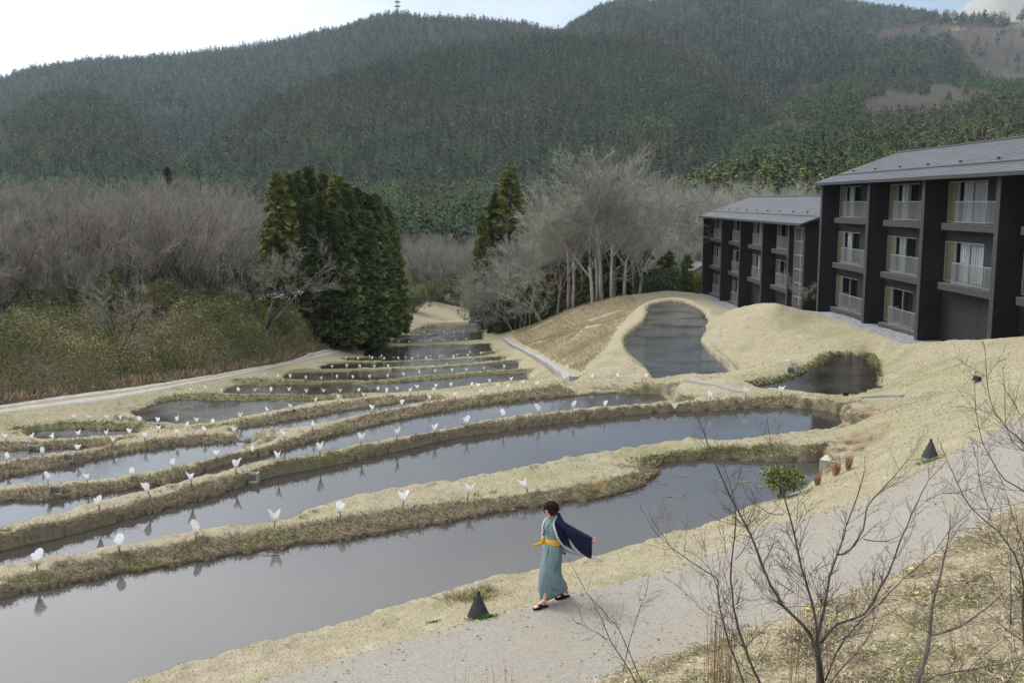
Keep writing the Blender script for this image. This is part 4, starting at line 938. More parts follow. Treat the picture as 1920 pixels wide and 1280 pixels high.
    if shaft:
        ya, yb = shaft
        gm = MB(); gm.box(XF+.45, XF+.47, yb, ya, ground+2.0, ze-.25); go = put(gm.build('glazed_stair', B_PALEGLASS, root))
        mu = MB(); nz = 6
        for q in range(3): yq = yb + (ya-yb)*q/2; mu.box(XF+.38, XF+.448, yq-.05, yq+.05, ground+2.0, ze-.25)
        for q in range(nz+1): zq = ground+2.0 + (ze-.35-ground-2.0)*q/nz; mu.box(XF+.39, XF+.446, yb+.05, ya-.05, zq-.03, zq+.03)
        link('mullions', mu.mesh('mullions', B_FRAME), go)
        st = MB()
        for q in range(14): st.box(XF+.8, XF+1.9, yb + (ya-yb)*(.1+.06*q), yb + (ya-yb)*(.16+.06*q), ground+2.2+.45*q, ground+2.3+.45*q)
        link('stair_flight', st.mesh('stair_flight', B_CONC), go)
        cb = MB(); cb.box(XF+.3, XR+.2, yb, ya, ground-1, ground+2.0); cb.box(XF+1.95, XF+2.1, yb, ya, ground+2.0, ze-.3); put(cb.build('stair_base', B_CONC, root))
        pp = MB(); pp.tube([(XF+.2, yb+.35, ground+.1), (XF+.2, yb+.35, ground+2.4), (XF+.36, yb+.35, ground+2.6)], .07, 8); put(pp.build('pipe', simple_mat('white_pipe', (.7,.7,.68), .5), root))
        # near end wall
        ew = MB(); ew.prism([(XF, bot), (XR+1.6, bot), (XR+1.6, zt(XR+1.6)), (XF, zt(XF))], 'y', yn, yb-.01); put(ew.build('end_wall', B_WALL, root))
    return tag(root, label, 'building', 'charcoal lodges on the right')
fin_y = lambda u, v: XF / ray(u, v)[0]
FN = [fin_y(1543.3, 342), fin_y(1631.7, 341.7), fin_y(1736, 336.7), fin_y(1878.3, 328)]
FN += [FN[-1] - 7.9]
lodge('charcoal three-storey lodge nearest on the right, its long grey roof running out of frame', FN, 0.0, -7.3, 2, FN[-1]-5, None, wins_seed=4)
FF = [fin_y(1320, 407), fin_y(1354, 409), fin_y(1389, 411), fin_y(1431, 414), fin_y(1480.5, 417)]
lodge('farther charcoal lodge with glazed stair, lower down beyond the lake and grassy mound', FF, -2.82, -10.2, 2, fin_y(1507.7, 419)-.35, (fin_y(1481.5, 417), fin_y(1507.7, 419)), wins_seed=9)
# little grey-roofed hut among the bushes
def hut():
    r = empty('garden_hut', (24.3, 128, any_z(24.3, 128).item())); m = MB(); m.box(-2.4, 2.4, -2, 2, -.5, 2.6); m.build('wall', B_WALL, r)
    q = MB(); q.prism([(-3, 2.5), (0, 4.4), (3, 2.5), (3, 2.35), (0, 4.22), (-3, 2.35)], 'y', -2.6, 2.6); q.build('roof', B_ROOF, r)
    d = MB(); d.box(-.5, .5, -2.06, -2.004, 0, 2.0); d.build('door', B_SLAB, r)
    tag(r, 'small hut with pale grey roof behind the bushes at the far lodge', 'hut')
hut()
# ------------------------------------------------------------------ paper lanterns along the dykes
def make_paper_mat(white):
    t = NT('white_lantern_paper'); p = t.obj(); sx = t.n('ShaderNodeSeparateXYZ'); t.l(p, sx.inputs[0]); n = t.noise(p, 30, 3)
    c = t.mix(t.mapr(sx.outputs[2], .10, .22), (.58,.47,.41), white); c = t.mix(t.mapr(n, .3, .7, 0, .15), c, (.6,.6,.58))
    t.set(color=c, rough=.7, spec=.3); t.b.inputs['Subsurface Weight'].default_value = 0.0
    tr = t.n('ShaderNodeBsdfTranslucent'); t.l(c, tr.inputs[0]); mx = t.n('ShaderNodeMixShader'); mx.inputs[0].default_value = .35
    t.l(t.b.outputs[0], mx.inputs[1]); t.l(tr.outputs[0], mx.inputs[2]); t.l(mx.outputs[0], t.out.inputs[0]); return t.m
M_PAPER = make_paper_mat((.82,.82,.82)); M_PAPERS = [M_PAPER, make_paper_mat((.74,.73,.70)), make_paper_mat((.80,.81,.84))]; M_STAKE = simple_mat('black_stake', (.012,.012,.014), .5, .2, 20)
def lantern_shade(seed):
    """square paper rolled to a cone, open at the top, its corners standing up or folding out"""
    g = random.Random(seed); m = MB(); n = 20; k = 7; vs = []
    th1 = g.uniform(0, 6.28); th2 = th1 + g.uniform(2.0, 3.6); p1, p2 = g.uniform(.07, .14), g.uniform(.03, .12); fold = g.uniform(-.3, .45)
    for i in range(k):
        t = i/(k-1)
        for j in range(n):
            th = 2*math.pi*j/n; pk = p1*max(0, math.cos(th-th1))**2 + p2*max(0, math.cos(th-th2))**2
            top = .27 + pk; z = .09 + (top-.09)*t; rr = .014 + .082*((z-.09)/.21)**.9*(1 + .10*math.sin(th*2+seed) + .05*math.sin(5*th+seed*2))
            if t > .75: rr += fold*(t-.75)*pk*1.6
            vs.append((rr*math.cos(th), rr*math.sin(th), z))
    fs = [(i*n+j, i*n+(j+1) % n, (i+1)*n+(j+1) % n, (i+1)*n+j) for i in range(k-1) for j in range(n)]
    m.add(vs, fs); return m.mesh('shade', M_PAPERS[seed % 3], True)
SHADES = [lantern_shade(50+i) for i in range(9)]
_st = MB(); _st.tube([(0, 0, -.12), (0, 0, .13)], .0125, 6); _st.lathe([(.011, .125), (.022, .15), (.0, .16)], 8, caps=False); STAKE = _st.mesh('stake', M_STAKE)
ORD = 'first second third fourth fifth sixth seventh eighth ninth tenth eleventh twelfth thirteenth fourteenth fifteenth sixteenth seventeenth eighteenth nineteenth twentieth twenty-first twenty-second'.split()
ROWNAME = dict(R1='nearest dyke', R2='second nearest dyke', R3='third nearest dyke', R4='short fourth dyke at left', R5='long fifth dyke', R6='short mossy sixth dyke at left', R7='seventh mossy dyke', R8='eighth dyke', R9='ninth dyke', R10='tenth dyke', R11='eleventh dyke', R12='second farthest dyke', R13='farthest dyke')
def lanterns():
    g = random.Random(5)
    for rk, d in ROWS.items():
        line = d['line']
        for i, (u, v) in enumerate(d['L']):
            # foot on the ground where the sight line meets the crest
            x, y, z = W(u, v, d['z']); q = line[np.argmin((line[:, 0]-x)**2 + (line[:, 1]-y)**2)]
            a, r = ray(u, v)
            e = empty('paper_lantern', (x, y, gz(x, y)), g.uniform(0, 6.28))
            tl = g.uniform(.0, .16) if g.random() > .13 else g.uniform(.22, .42)
            e.rotation_euler = (tl*math.sin(g.uniform(0, 6.28)), tl*math.cos(g.uniform(0, 6.28)), e.rotation_euler[2])
            e.scale = (g.uniform(.82, 1.05), g.uniform(.82, 1.05), g.uniform(.92, 1.18))
            link('stake', STAKE, e)
            s = link('shade', SHADES[g.randrange(9)], e)
            tag(e, f'white paper cone lantern, {ORD[i]} from the left along the {ROWNAME[rk]}', 'lantern', 'paper lanterns along the dykes')
lanterns()

# ------------------------------------------------------------------ sluice frames, channels, path lights and other small things
M_SLAT = simple_mat('grey_wet_board', (.16,.16,.15), .8, .25, 10)
def sluice(u, v, z, label, s=1.0):
    x, y, _ = W(u, v, z); r = empty('sluice_frame', (x, y, gz(x, y)-.03), g0.uniform(-.12, .12)); r.scale = (s, s, s)
    m = MB(); m.box(-.19, -.155, -.09, .09, -.12, .25); m.box(.155, .19, -.09, .09, -.12, .25); m.box(-.154, .154, .04, .075, -.12, .235); m.box(-.154, .154, -.09, .038, -.12, .02)
    m.build('frame', B_CONC, r, bevel=.006); b = MB(); b.box(-.15, .15, .0, .03, .021, .18); b.build('board', M_SLAT, r)
    tag(r, label, 'sluice', 'concrete sluice frames set into the dykes')
g0 = random.Random(8)
for a_ in [(472,896,-7.38,'white concrete sluice frame in the face of the second nearest dyke'), (106,925,-9.1,'white concrete sluice frame in the third nearest dyke, near the left edge'),
           (130,864,-9.72,'concrete sluice frame in the short fourth dyke at left'), (63,839,-10.05,'concrete sluice frame in the fifth dyke at the left edge'), (301,806,-10.5,'small concrete sluice frame in the short mossy sixth dyke'),
           (615,750,-11.38,'concrete sluice frame in the seventh mossy dyke'), (687,719,-12.45,'concrete sluice frame in the eighth dyke'), (739,692.5,-13.4,'concrete sluice frame in the ninth dyke'), (828,648,-16.05,'tiny concrete sluice frame in the second farthest dyke')]:
    sluice(*a_)
x, y, z = W(1482, 704, -7.85); _r = empty('sluice_frame', (x, y, gz(x, y)-.02), .35); _m = MB(); _m.box(-.25,-.2,-.1,.1,-.1,.3); _m.box(.2,.25,-.1,.1,-.1,.3); _m.box(-.199,.199,.05,.09,-.1,.28); _m.build('frame', B_CONC, _r); _b = MB(); _b.box(-.19,.19,0,.03,0,.2); _b.build('board', M_SLAT, _r); tag(_r, 'whitish sluice frame on the green bank of the small side pond', 'sluice', 'concrete sluice frames set into the dykes')
M_CHAN = simple_mat('grey_channel_concrete', (.27,.265,.25), .9, .2, 3)
def channel(pts, w, label):
    P = catmull(pts, .5); m = MB(); vs = []; n = len(P)
    for i, p in enumerate(P):
        t = P[min(i+1, n-1)] - P[max(i-1, 0)]; nx, ny = -t[1], t[0]; l = math.hypot(nx, ny); nx, ny = nx/l, ny/l
        z = max(gz(p[0], p[1]), gz(p[0]+nx*w/2, p[1]+ny*w/2), gz(p[0]-nx*w/2, p[1]-ny*w/2))
        prof = [(-w/2, -.25), (-w/2, .05), (-w/2+.07, .05), (-w/2+.09, .0), (w/2-.09, .0), (w/2-.07, .05), (w/2, .05), (w/2, -.25)]
        vs += [(p[0]+nx*o, p[1]+ny*o, z+h) for o, h in prof]
    k = 8; fs = [(i*k+j, (i+1)*k+j, (i+1)*k+j+1, i*k+j+1) for i in range(n-1) for j in range(k-1)]
    fs += [tuple(range(k)), tuple(range((n-1)*k, n*k))[::-1]]
    m.add(vs, fs); tag(m.build('concrete_channel', M_CHAN), label, 'drain channel')
channel([W(946,636,-15.9), W(981,656,-14.0), W(1013,674,-12.6), W(1040,691,-11.3), W(1060,704,-10.3), W(1078,715,-9.5)], .6, 'long pale concrete drain channel running down beside the dry slope')
channel([W(1264,708,-8.15), W(1340,722,-7.75), W(1409,736,-7.55)], .34, 'short blue-grey concrete channel crossing the grass between lake and ponds')
channel([W(1615,744,-7.3), W(1660,744,-7.2), W(1692,743,-7.05)], .2, 'thin pale channel on the grass right of the side pond')
M_CONE = simple_mat('dark_ribbed_metal', (.045,.047,.052), .55, .2, 12, .4)
def cone_light(u, v, z, h, label):
    x, y, _ = W(u, v, z); r = empty('path_light', (x, y, gz(x, y)-.015)); m = MB(); n = 44; vs = []
    prof = [(.172, 0), (.165, .03), (.12, .13), (.075, .235), (.038, .32), (.027, .335)]
    for i, (rr, zz) in enumerate(prof):
        for k in range(n):
            q = rr*(1 + (.035 if k % 2 else -.035)); an = 2*math.pi*k/n; vs.append((q*math.cos(an), q*math.sin(an), zz*h/.4))
    m.add(vs, [(i*n+k, i*n+(k+1) % n, (i+1)*n+(k+1) % n, (i+1)*n+k) for i in range(len(prof)-1) for k in range(n)])
    m.build('shade', M_CONE, r); b = MB(); b.lathe([(.178, -.05), (.182, .012), (.17, .018), (.1, .02)], 32); b.build('base_ring', simple_mat('grey_base_ring', (.25,.25,.25), .6), r)
    k = MB(); k.lathe([(.022, 0), (.03, .02), (.03, .045), (.018, .065), (.0, .066)], 12, (0, 0, .33*h/.4)); k.build('cap', M_CONE, r)
    tag(r, label, 'path light', 'ribbed cone lights beside the path')
cone_light(897, 1146, -6.15, .43, 'dark ribbed cone light at the path edge in front of the walking woman')
cone_light(1744, 855, -5.25, .42, 'dark ribbed cone light farther up the path at right')
M_SPOT = simple_mat('black_spotlight_housing', (.012,.012,.013), .5)
def spot(u, v, z, s, label, rz):
    x, y, _ = W(u, v, z); r = empty('spotlight', (x, y, gz(x, y)), rz); m = MB(); m.box(-s, s, -s*.9, s*.9, s*.7, s*2.2); o = m.build('housing', M_SPOT, r, bevel=.01); o.rotation_euler = (.15, .1, 0)
    b = MB(); b.box(-s*.15, s*.15, -s*.15, s*.15, -.1, s*.8); b.build('bracket', M_SPOT, r)
    l = MB(); l.box(-s*.8, s*.8, s*.9+.001, s*.9+.01, s*.9, s*2.0); lo = l.build('lens', simple_mat('dark_lens', (.03,.03,.035), .1), r); lo.rotation_euler = (.15, .1, 0)
    tag(r, label, 'spotlight', 'black garden spotlights')
spot(1830, 717, -4.95, .085, 'black box spotlight on the grass ridge at right', .5)
spot(1584, 742, -7.6, .10, 'black spotlight at the near edge of the small side pond', .2)
def culvert():
    x, y, _ = W(1562, 878, -6.7); r = empty('culvert_box', (x, y, -6.85), -.55); m = MB(); w, d, h = .27, .3, .36; t = .05
    m.box(-w, w, -d, d, h, h+.06); m.box(-w, -w+t, -d, d, -.2, h-.002); m.box(-w+t+.001, w, d-t, d, -.2, h-.002); m.box(-w+t+.001, w, -d, -d+t, -.2, h-.002)
    m.build('box', simple_mat('weathered_concrete', (.40,.37,.29), .9, .2, 6, bump=.3), r, bevel=.015)
    b = MB(); b.box(-.1, .1, -d+t+.005, d-t-.005, -.15, .2); b.build('opening_shade', B_DARK, r)  # black block inside the open end: its shade put into the colour
    tag(r, 'pale concrete culvert box with dark open end, at the right tip of the nearest pond', 'culvert')
culvert()
def grate():
    x, y, _ = W(1630, 775, -6.75); r = empty('drain_grate', (x, y, gz(x, y)+.03), .4); r.rotation_euler = (.35, -.1, .4); m = MB(); m.box(-.24, .24, -.16, -.13, 0, .05); m.box(-.24, .24, .13, .16, 0, .05); m.box(-.24, -.21, -.129, .129, 0, .05); m.box(.21, .24, -.129, .129, 0, .05)
    m.build('frame', B_FRAME, r); s = MB()
    for k in range(9): s.box(-.19+k*.045, -.175+k*.045, -.128, .128, .01, .04)
    s.build('bars', M_SLAT, r); tag(r, 'grey metal drain grate lying at the muddy end of the second pond', 'grate')
grate()
def rock(u, v, z, s, label, col, seed, group=None):
    x, y, _ = W(u, v, z); bm = bmesh.new(); bmesh.ops.create_icosphere(bm, subdivisions=3, radius=s)
    for w_ in bm.verts:
        n = mnoise.noise(w_.co*(1.6/s) + Vector((seed, 0, 0))); w_.co *= 1 + .3*n; w_.co.z *= .62
    me = bpy.data.meshes.new('rock'); bm.to_mesh(me); bm.free(); me.materials.append(col); o = link('rock', me); o.location = (x, y, gz(x, y)+s*.12); tag(o, label, 'rock', group)
M_ROCK = simple_mat('pale_stone', (.42,.41,.38), .9, .2, 9, bump=.4); M_ROCK2 = simple_mat('dull_stone', (.2,.18,.15), .9, .3, 9, bump=.4)
rock(1479, 657, -7.3, .17, 'lone pale stone on the mound beside the lake', M_ROCK, 1)
rock(1612, 785, -7.1, .12, 'small dull stone at the muddy end of the second pond, beside the grate', M_ROCK2, 2)
rock(1598, 664, -7.7, .16, 'pale stone at the far rim of the small side pond', M_ROCK, 3)
rock(1545, 852, -6.65, .11, 'dark stone on the bank just left of the culvert box', M_ROCK2, 5)
# far end of the ponds: rail fence, blue sheet, bench, pale posts
def far_end():
    y = 150.0; zg = lambda x_, y_: any_z(x_, y_).item()
    x0, _, _ = WY(872, 590, y); x1, _, _ = WY(945, 590, y); r = empty('rail_fence', (x0, y, zg(x0, y))); m = MB(); n = 9
    for k in range(n):
        xk = (x1-x0)*k/(n-1); p = MB(); p.tube([(xk, 0, -.6), (xk, 0, 1.15)], .05, 6); p.build('post', M_BARK, r)
    for h in (.45, .95): m.tube([(0, 0, h), (x1-x0, 0, h)], .035, 5)
    m.build('rail', M_BARK, r); tag(r, 'thin wooden rail fence at the far end of the ponds', 'fence')
    x, _, _ = WY(898, 596, 146); o = MB(); vs = []
    for i in range(9):
        for j in range(4): vs.append((x-1.6+i*.4, 145+j*.8, zg(x, 146)+.15+.12*math.sin(i*1.7+j)+.05*j))
    o.add(vs, [(i*4+j, (i+1)*4+j, (i+1)*4+j+1, i*4+j+1) for i in range(8) for j in range(3)]); so = o.build('ground_sheet', simple_mat('pale_blue_sheet', (.26,.31,.37), .7), None, True); sm_ = so.modifiers.new('thick', 'SOLIDIFY'); sm_.thickness = .03
    tag(so, 'crumpled pale blue sheet lying before the rail fence', 'sheet')
    x, _, _ = WY(871, 586, 156); r = empty('bench', (x, 156, zg(x, 156))); s = MB(); s.box(-1.3, 1.3, -.3, .3, .65, .75); s.build('seat', M_SLAT, r)
    for sx_ in (-1, 1): l = MB(); l.box(sx_*1.05-.08, sx_*1.05+.08, -.25, .25, -.2, .649); l.build('leg', M_SLAT, r)
    tag(r, 'low grey bench on the brown field beyond the ponds', 'bench')
    for k, (u, v, h) in enumerate([(966, 612, 2.4), (975, 609, 2.6), (985, 612, 2.2), (993, 606, 2.4), (1004, 603, 2.0)]):
        x, y_, _ = WY(u, v, 126); p = MB(); p.tube([(0, 0, -.4), (.03, 0, h*.5), (.0, .02, h)], [.1, .085, .05], 7); o = p.build('pale_post', simple_mat('pale_peeled_wood', (.5,.44,.33), .8)); o.location = (x, y_, zg(x, y_)); tag(o, f'pale peeled post at the wood edge right of the far ponds, {ORD[k]} from the left', 'post', 'pale posts at the wood edge')
far_end()
# transmitter masts on the summit
def mast(u, v_top, h, label, rich):
    a, _ = ray(u, 14); y = float(np.interp(a, RIDGES['back']['a'], RIDGES['back']['yc'])); x = a*y; r = empty('transmitter_mast', (x, y, hz_at(np.array([x]), np.array([y]))[0]-1)); m = MB(); k = 2.2 if rich else 1.0
    for sx_, sy_ in ((-1, -1), (1, -1), (1, 1), (-1, 1)): m.tube([(sx_*k, sy_*k, 0), (sx_*k*.45, sy_*k*.45, h)], .35 if rich else .2, 4)
    for q in range(7): z = h*q/7; s_ = k*(1-.55*q/7); m.tube([(-s_, -s_, z), (s_, -s_, z+h/7)], .16, 4); m.tube([(s_, s_, z), (-s_, s_, z+h/7)], .16, 4)
    m.build('lattice', B_SLAB, r)
    if rich:
        for q in (.62, .8): d = MB(); d.lathe([(k*1.5, 0), (k*2.6, .6), (k*2.6, 2.2), (k*1.5, 2.6)], 12, (0, 0, h*q)); d.build('platform', B_FRAME, r)
    tp = MB(); tp.tube([(0, 0, h), (0, 0, h*1.25)], .2, 4); tp.build('aerial', B_FRAME, r); tag(r, label, 'mast')
mast(745, 0, 44, 'tall lattice transmitter mast with platforms on the highest summit', True)
mast(731, 12, 24, 'thin short mast left of the big one on the summit', False)
# ------------------------------------------------------------------ leafless trees
def bare_tree(seed, h, spread, r0, fork=.3, leaders=4, up=.55, n2=7, n3=6, n4=6, lean=(0, 0), twig_r=.011, curl=.25, low=.0):
    """returns (trunk MB, twigs verts, twigs tris): trunk and limbs, and the crown of fine twigs"""
    g = random.Random(seed); T = MB(); tw = []
    def rv(s=1.0): return Vector((g.uniform(-1, 1), g.uniform(-1, 1), g.uniform(-1, 1)))*s
    def bend(p, d, L, segs, upw, wob):
        pts = [p.copy()]; d = d.normalized()
        for k in range(segs):
            d = (d + rv(wob) + Vector((0, 0, upw/segs))).normalized(); p = p + d*(L/segs); pts.append(p.copy())
        return pts, d
    def at(pts, t):
        x = t*(len(pts)-1); i = min(int(x), len(pts)-2); f = x-i
        return pts[i].lerp(pts[i+1], f), (pts[i+1]-pts[i]).normalized()
    def side(d, ang):
        s = d.cross(rv()).normalized(); return (d*math.cos(ang) + s*math.sin(ang)).normalized()
    pts, d = bend(Vector((0, 0, -.3)), Vector((lean[0], lean[1], 1)), h*fork+.3, 4, .2, .06)
    T.tube(pts, [r0*1.25, r0*1.02, r0*.92, r0*.86, r0*.8], 7)
    tops = []
    for k in range(leaders):
        an = 2*math.pi*(k+g.uniform(-.3, .3))/leaders
        dd = Vector((math.cos(an)*spread, math.sin(an)*spread, 1.0 + g.uniform(-.2, .3))) + Vector((lean[0], lean[1], 0))
        L = h*(1-fork)*g.uniform(.75, 1.08); st, _ = at(pts, 1.0 if k < 2 else g.uniform(.6, 1))
        q, _ = bend(st, dd, L, 6, up, .13); rl = r0*g.uniform(.42, .62)
        T.tube(q, [rl*(1-.88*i/6) for i in range(7)], 6, False); tops.append((q, L, rl))
    for k in range(int(low*6)):
        st, dd = at(pts, g.uniform(.4, .95)); q, _ = bend(st, side(dd, g.uniform(1.0, 1.5)), h*g.uniform(.2, .38), 5, .35, .2); rl = r0*.25
        T.tube(q, [rl*(1-.85*i/5) for i in range(6)], 5, False); tops.append((q, h*.33, rl))
    def twig(p, d, L, r, lvl):
        q, _ = bend(p, d, L, 3 if lvl < 2 else 2, .25, curl*.8)
        for a, b in zip(q[:-1], q[1:]): tw.append((a, b, r))
        return q
    for q, L, rl in tops:
        for k in range(n2):
            t = g.uniform(.22, 1.0)**.8; p, d = at(q, t); l2 = L*g.uniform(.28, .5)*(1.15-.5*t)
            b, _ = bend(p, side(d, g.uniform(.45, 1.05)), l2, 4, .4, curl); r2 = max(twig_r*1.6, rl*.4*(1.05-t*.7))
            T.tube(b, [r2*(1-.75*i/4) for i in range(5)], 4, False)
            for m in range(n3):
                p3, d3 = at(b, g.uniform(.2, 1.0)); c = twig(p3, side(d3, g.uniform(.35, .95)), l2*g.uniform(.3, .6), twig_r*1.25, 1)
                for e in range(n4):
                    p4, d4 = at(c, g.uniform(.15, 1.0)); twig(p4, side(d4, g.uniform(.3, .9)), l2*g.uniform(.14, .34), twig_r*.85, 2)
    zt_ = max(max(b.z for _, b, _ in tw), 1.0); kf = h/zt_; T.v = [(x*kf, y*kf, z*kf) for x, y, z in T.v]; tw = [(a*kf, b*kf, r) for a, b, r in tw]
    A = np.array([(*a, *b, r) for a, b, r in tw]); a = A[:, :3]; b = A[:, 3:6]; r = A[:, 6:7]
    d = b-a; d /= np.linalg.norm(d, axis=1, keepdims=True)+1e-9; s = np.cross(d, np.random.default_rng(seed).normal(size=d.shape)); s /= np.linalg.norm(s, axis=1, keepdims=True)+1e-9; u = np.cross(d, s)
    n = len(A); V = []; i = np.arange(n); o = []
    for k in range(3):
        an = 2*math.pi*k/3; o.append(s*math.cos(an) + u*math.sin(an))
    V = np.concatenate([a+o[0]*r, a+o[1]*r, a+o[2]*r, b+o[0]*r*.7, b+o[1]*r*.7, b+o[2]*r*.7])
    Q = np.concatenate([np.stack([i+k*n, i+((k+1) % 3)*n, i+(3+(k+1) % 3)*n, i+(3+k)*n], 1) for k in range(3)])
    return T, V, Q
def bark_mat(name, a, b, scale=3.0):
    t = NT(name); p = t.obj(); oi = t.n('ShaderNodeObjectInfo'); n = t.noise(t.mapping(p, (1, 1, .35)), scale, 6, .7); c = t.mix(t.mapr(n, .35, .65), a, b)
    hs = t.n('ShaderNodeHueSaturation'); t.l(t.mapr(oi.outputs['Random'], 0, 1, .8, 1.2), hs.inputs['Value']); t.l(c, hs.inputs['Color']); t.set(color=hs.outputs[0], rough=.95, spec=.1); return t.m
M_BK_GREY = bark_mat('grey_bark', (.062,.053,.045), (.15,.135,.118)); M_TW_GREY = bark_mat('brown_grey_twigs', (.205,.187,.155), (.32,.298,.255), 1)
M_BK_PALE = bark_mat('pale_bark', (.19,.175,.15), (.42,.39,.35)); M_TW_PALE = bark_mat('pale_twigs', (.25,.243,.203), (.39,.378,.325), 1)
M_TW_RED = bark_mat('reddish_twigs', (.205,.176,.146), (.31,.272,.23), 1)
def tree_protos(specs, bk, tws):
    out = []
    for i, s in enumerate(specs):
        T, V, Q = bare_tree(**s); out.append((T.mesh('trunk', bk, True), mesh_np('crown', V, Q, tws[i % len(tws)])))
    return out
def put_tree(name, proto, loc, rz, s, label, cat='tree', group=None, rot=(0, 0)):
    e = empty(name, loc, rz); e.rotation_euler = (rot[0], rot[1], rz); e.scale = s if isinstance(s, tuple) else (s, s, s)
    for m in proto: link(m.name.split('.')[0], m, e)
    return tag(e, label, cat, group)
GREY = tree_protos([dict(seed=1, h=10, spread=.75, r0=.16, fork=.22, leaders=5, lean=(.05, 0)), dict(seed=2, h=10.5, spread=.6, r0=.15, fork=.28, leaders=5, up=.5), dict(seed=3, h=9.5, spread=.75, r0=.19, fork=.22, leaders=5, up=.5, low=.5),
                    dict(seed=4, h=10, spread=.65, r0=.14, fork=.22, leaders=4, n2=9), dict(seed=5, h=9, spread=.9, r0=.18, fork=.2, leaders=5, up=.45), dict(seed=6, h=11, spread=.6, r0=.15, fork=.3, leaders=5, up=.55)], M_BK_GREY, [M_TW_GREY, M_TW_GREY, M_TW_GREY, M_TW_RED])
PALE = tree_protos([dict(seed=11, h=17, spread=.5, r0=.19, fork=.38, leaders=4, up=.45, n2=11, n3=7, n4=6, twig_r=.018), dict(seed=12, h=17, spread=.7, r0=.21, fork=.42, leaders=5, up=.4, n2=10, n3=7, n4=6, twig_r=.018, low=.4), dict(seed=13, h=16, spread=.85, r0=.21, fork=.3, leaders=5, up=.35, n2=10, n3=7, n4=6, twig_r=.018),
                    dict(seed=14, h=10, spread=.7, r0=.2, fork=.3, leaders=4, up=.35, n2=9, n3=7, n4=6, twig_r=.013, low=.8, lean=(-.25, 0)), dict(seed=15, h=17, spread=.65, r0=.20, fork=.48, leaders=5, up=.4, n2=10, n3=7, n4=6, twig_r=.018)], M_BK_PALE, [M_TW_PALE])
gt = random.Random(21)
zg = lambda x, y: float(any_z(np.array([x]), np.array([y]))[0])
# wood beyond the track
def left_wood():
    g = np.random.default_rng(33); done = []; n = 0; tries = 0
    while n < 205 and tries < 9000:
        tries += 1; a = g.uniform(-.66, -.165); y = 66*math.exp(g.uniform(0, 1)*math.log(150/66.)); x = a*y
        if not in_poly(np.array([x]), np.array([y]), tu_poly)[0]: continue
        dt = np.min(np.hypot(tu[:, 0]-x, tu[:, 1]-y))
        if dt < 10 or (y < 74 and dt < 15): continue
        if min([99]+[math.hypot(x-p[0], y-p[1]) for p in done]) < 3.0 + y*.004: continue
        if a > -.245 and 82 < y < 122: continue        # the cedar clump stands here
        done.append((x, y)); n += 1
        z = zg(x, y); top = .0175*y + .5*g.normal(); h = np.clip((top - z), 7.5, 13.5); s = h/10.2
        put_tree('bare_tree', GREY[g.integers(6)], (x, y, z), g.uniform(0, 6.28), (s*g.uniform(.9, 1.15), s*g.uniform(.9, 1.15), s), 'leafless grey tree in the wood on the left beyond the track', group='leafless trees of the left wood')
left_wood()
def spot_tree(name, proto, u, v, y, h, h0, label, group=None, rz=None, rot=(0, 0), wide=1.0, cat='tree', sink=0.0):
    x, _, _ = WY(u, v, y); s = h/h0
    return put_tree(name, proto, (x, y, zg(x, y)-sink), gt.uniform(0, 6.28) if rz is None else rz, (s*wide, s*wide, s), label, cat, group, rot)
spot_tree('bare_tree', GREY[4], 497, 600, 86, 10.5, 9, 'wide leafless tree with drooping branches before the dark cedar clump', rz=.4, wide=1.25)
spot_tree('bare_tree', GREY[2], 222, 628, 66, 6.5, 9.5, 'low spreading bare tree in the bamboo grass, middle of the left thicket', rz=2, wide=1.2)
spot_tree('bare_tree', GREY[0], 125, 585, 70, 8.5, 10, 'bare tree with dark crooked trunk rising from the bamboo grass at left', rz=1)
spot_tree('bare_tree', GREY[1], 78, 580, 73, 9, 10.5, 'upright bare tree with dark forked trunk near the left edge of the thicket', rz=3)
spot_tree('bare_tree', GREY[3], 30, 590, 70, 8.5, 10, 'leftmost bare tree standing in the bamboo grass', rz=5)
spot_tree('bare_sapling', GREY[3], 86, 690, 52, 2.6, 10, 'thin bare sapling with a bent stem at the front of the thicket', rz=2.0, wide=.6, cat='sapling')
def blossoms():
    g = np.random.default_rng(4); m = MB(); x0, y0, z0 = WY(520, 556, 82); r = empty('blossom_branch', (x0, y0, z0)); pts = [(-1.6, .0, -.3), (-.6, .1, .05), (.6, 0, .0), (1.9, .1, .35)]; m.tube(pts, [.035, .03, .02, .01], 5); m.tube([(-1.6, 0, -.3), (-1.9, .3, -2.2), (-2.0, .4, -4.3)], [.04, .06, .08], 6); m.build('branch', M_BK_GREY, r)
    P = catmull(pts, .1); n = 90; c = P[g.integers(len(P), size=n)] + g.normal(size=(n, 3))*[.25, .25, .16]; b = MB()
    for p in c: s = g.uniform(.03, .055); b.add([p+[s, 0, 0], p+[-s*.6, s, 0], p+[-s*.6, -s, 0], p+[0, 0, s*1.3]], [(0, 1, 3), (1, 2, 3), (2, 0, 3), (0, 2, 1)])
    b.build('blossom', simple_mat('white_blossom', (.8,.78,.77), .8), r); tag(r, 'early flowering branch with small white blossoms before the cedars', 'blossom branch')
blossoms()

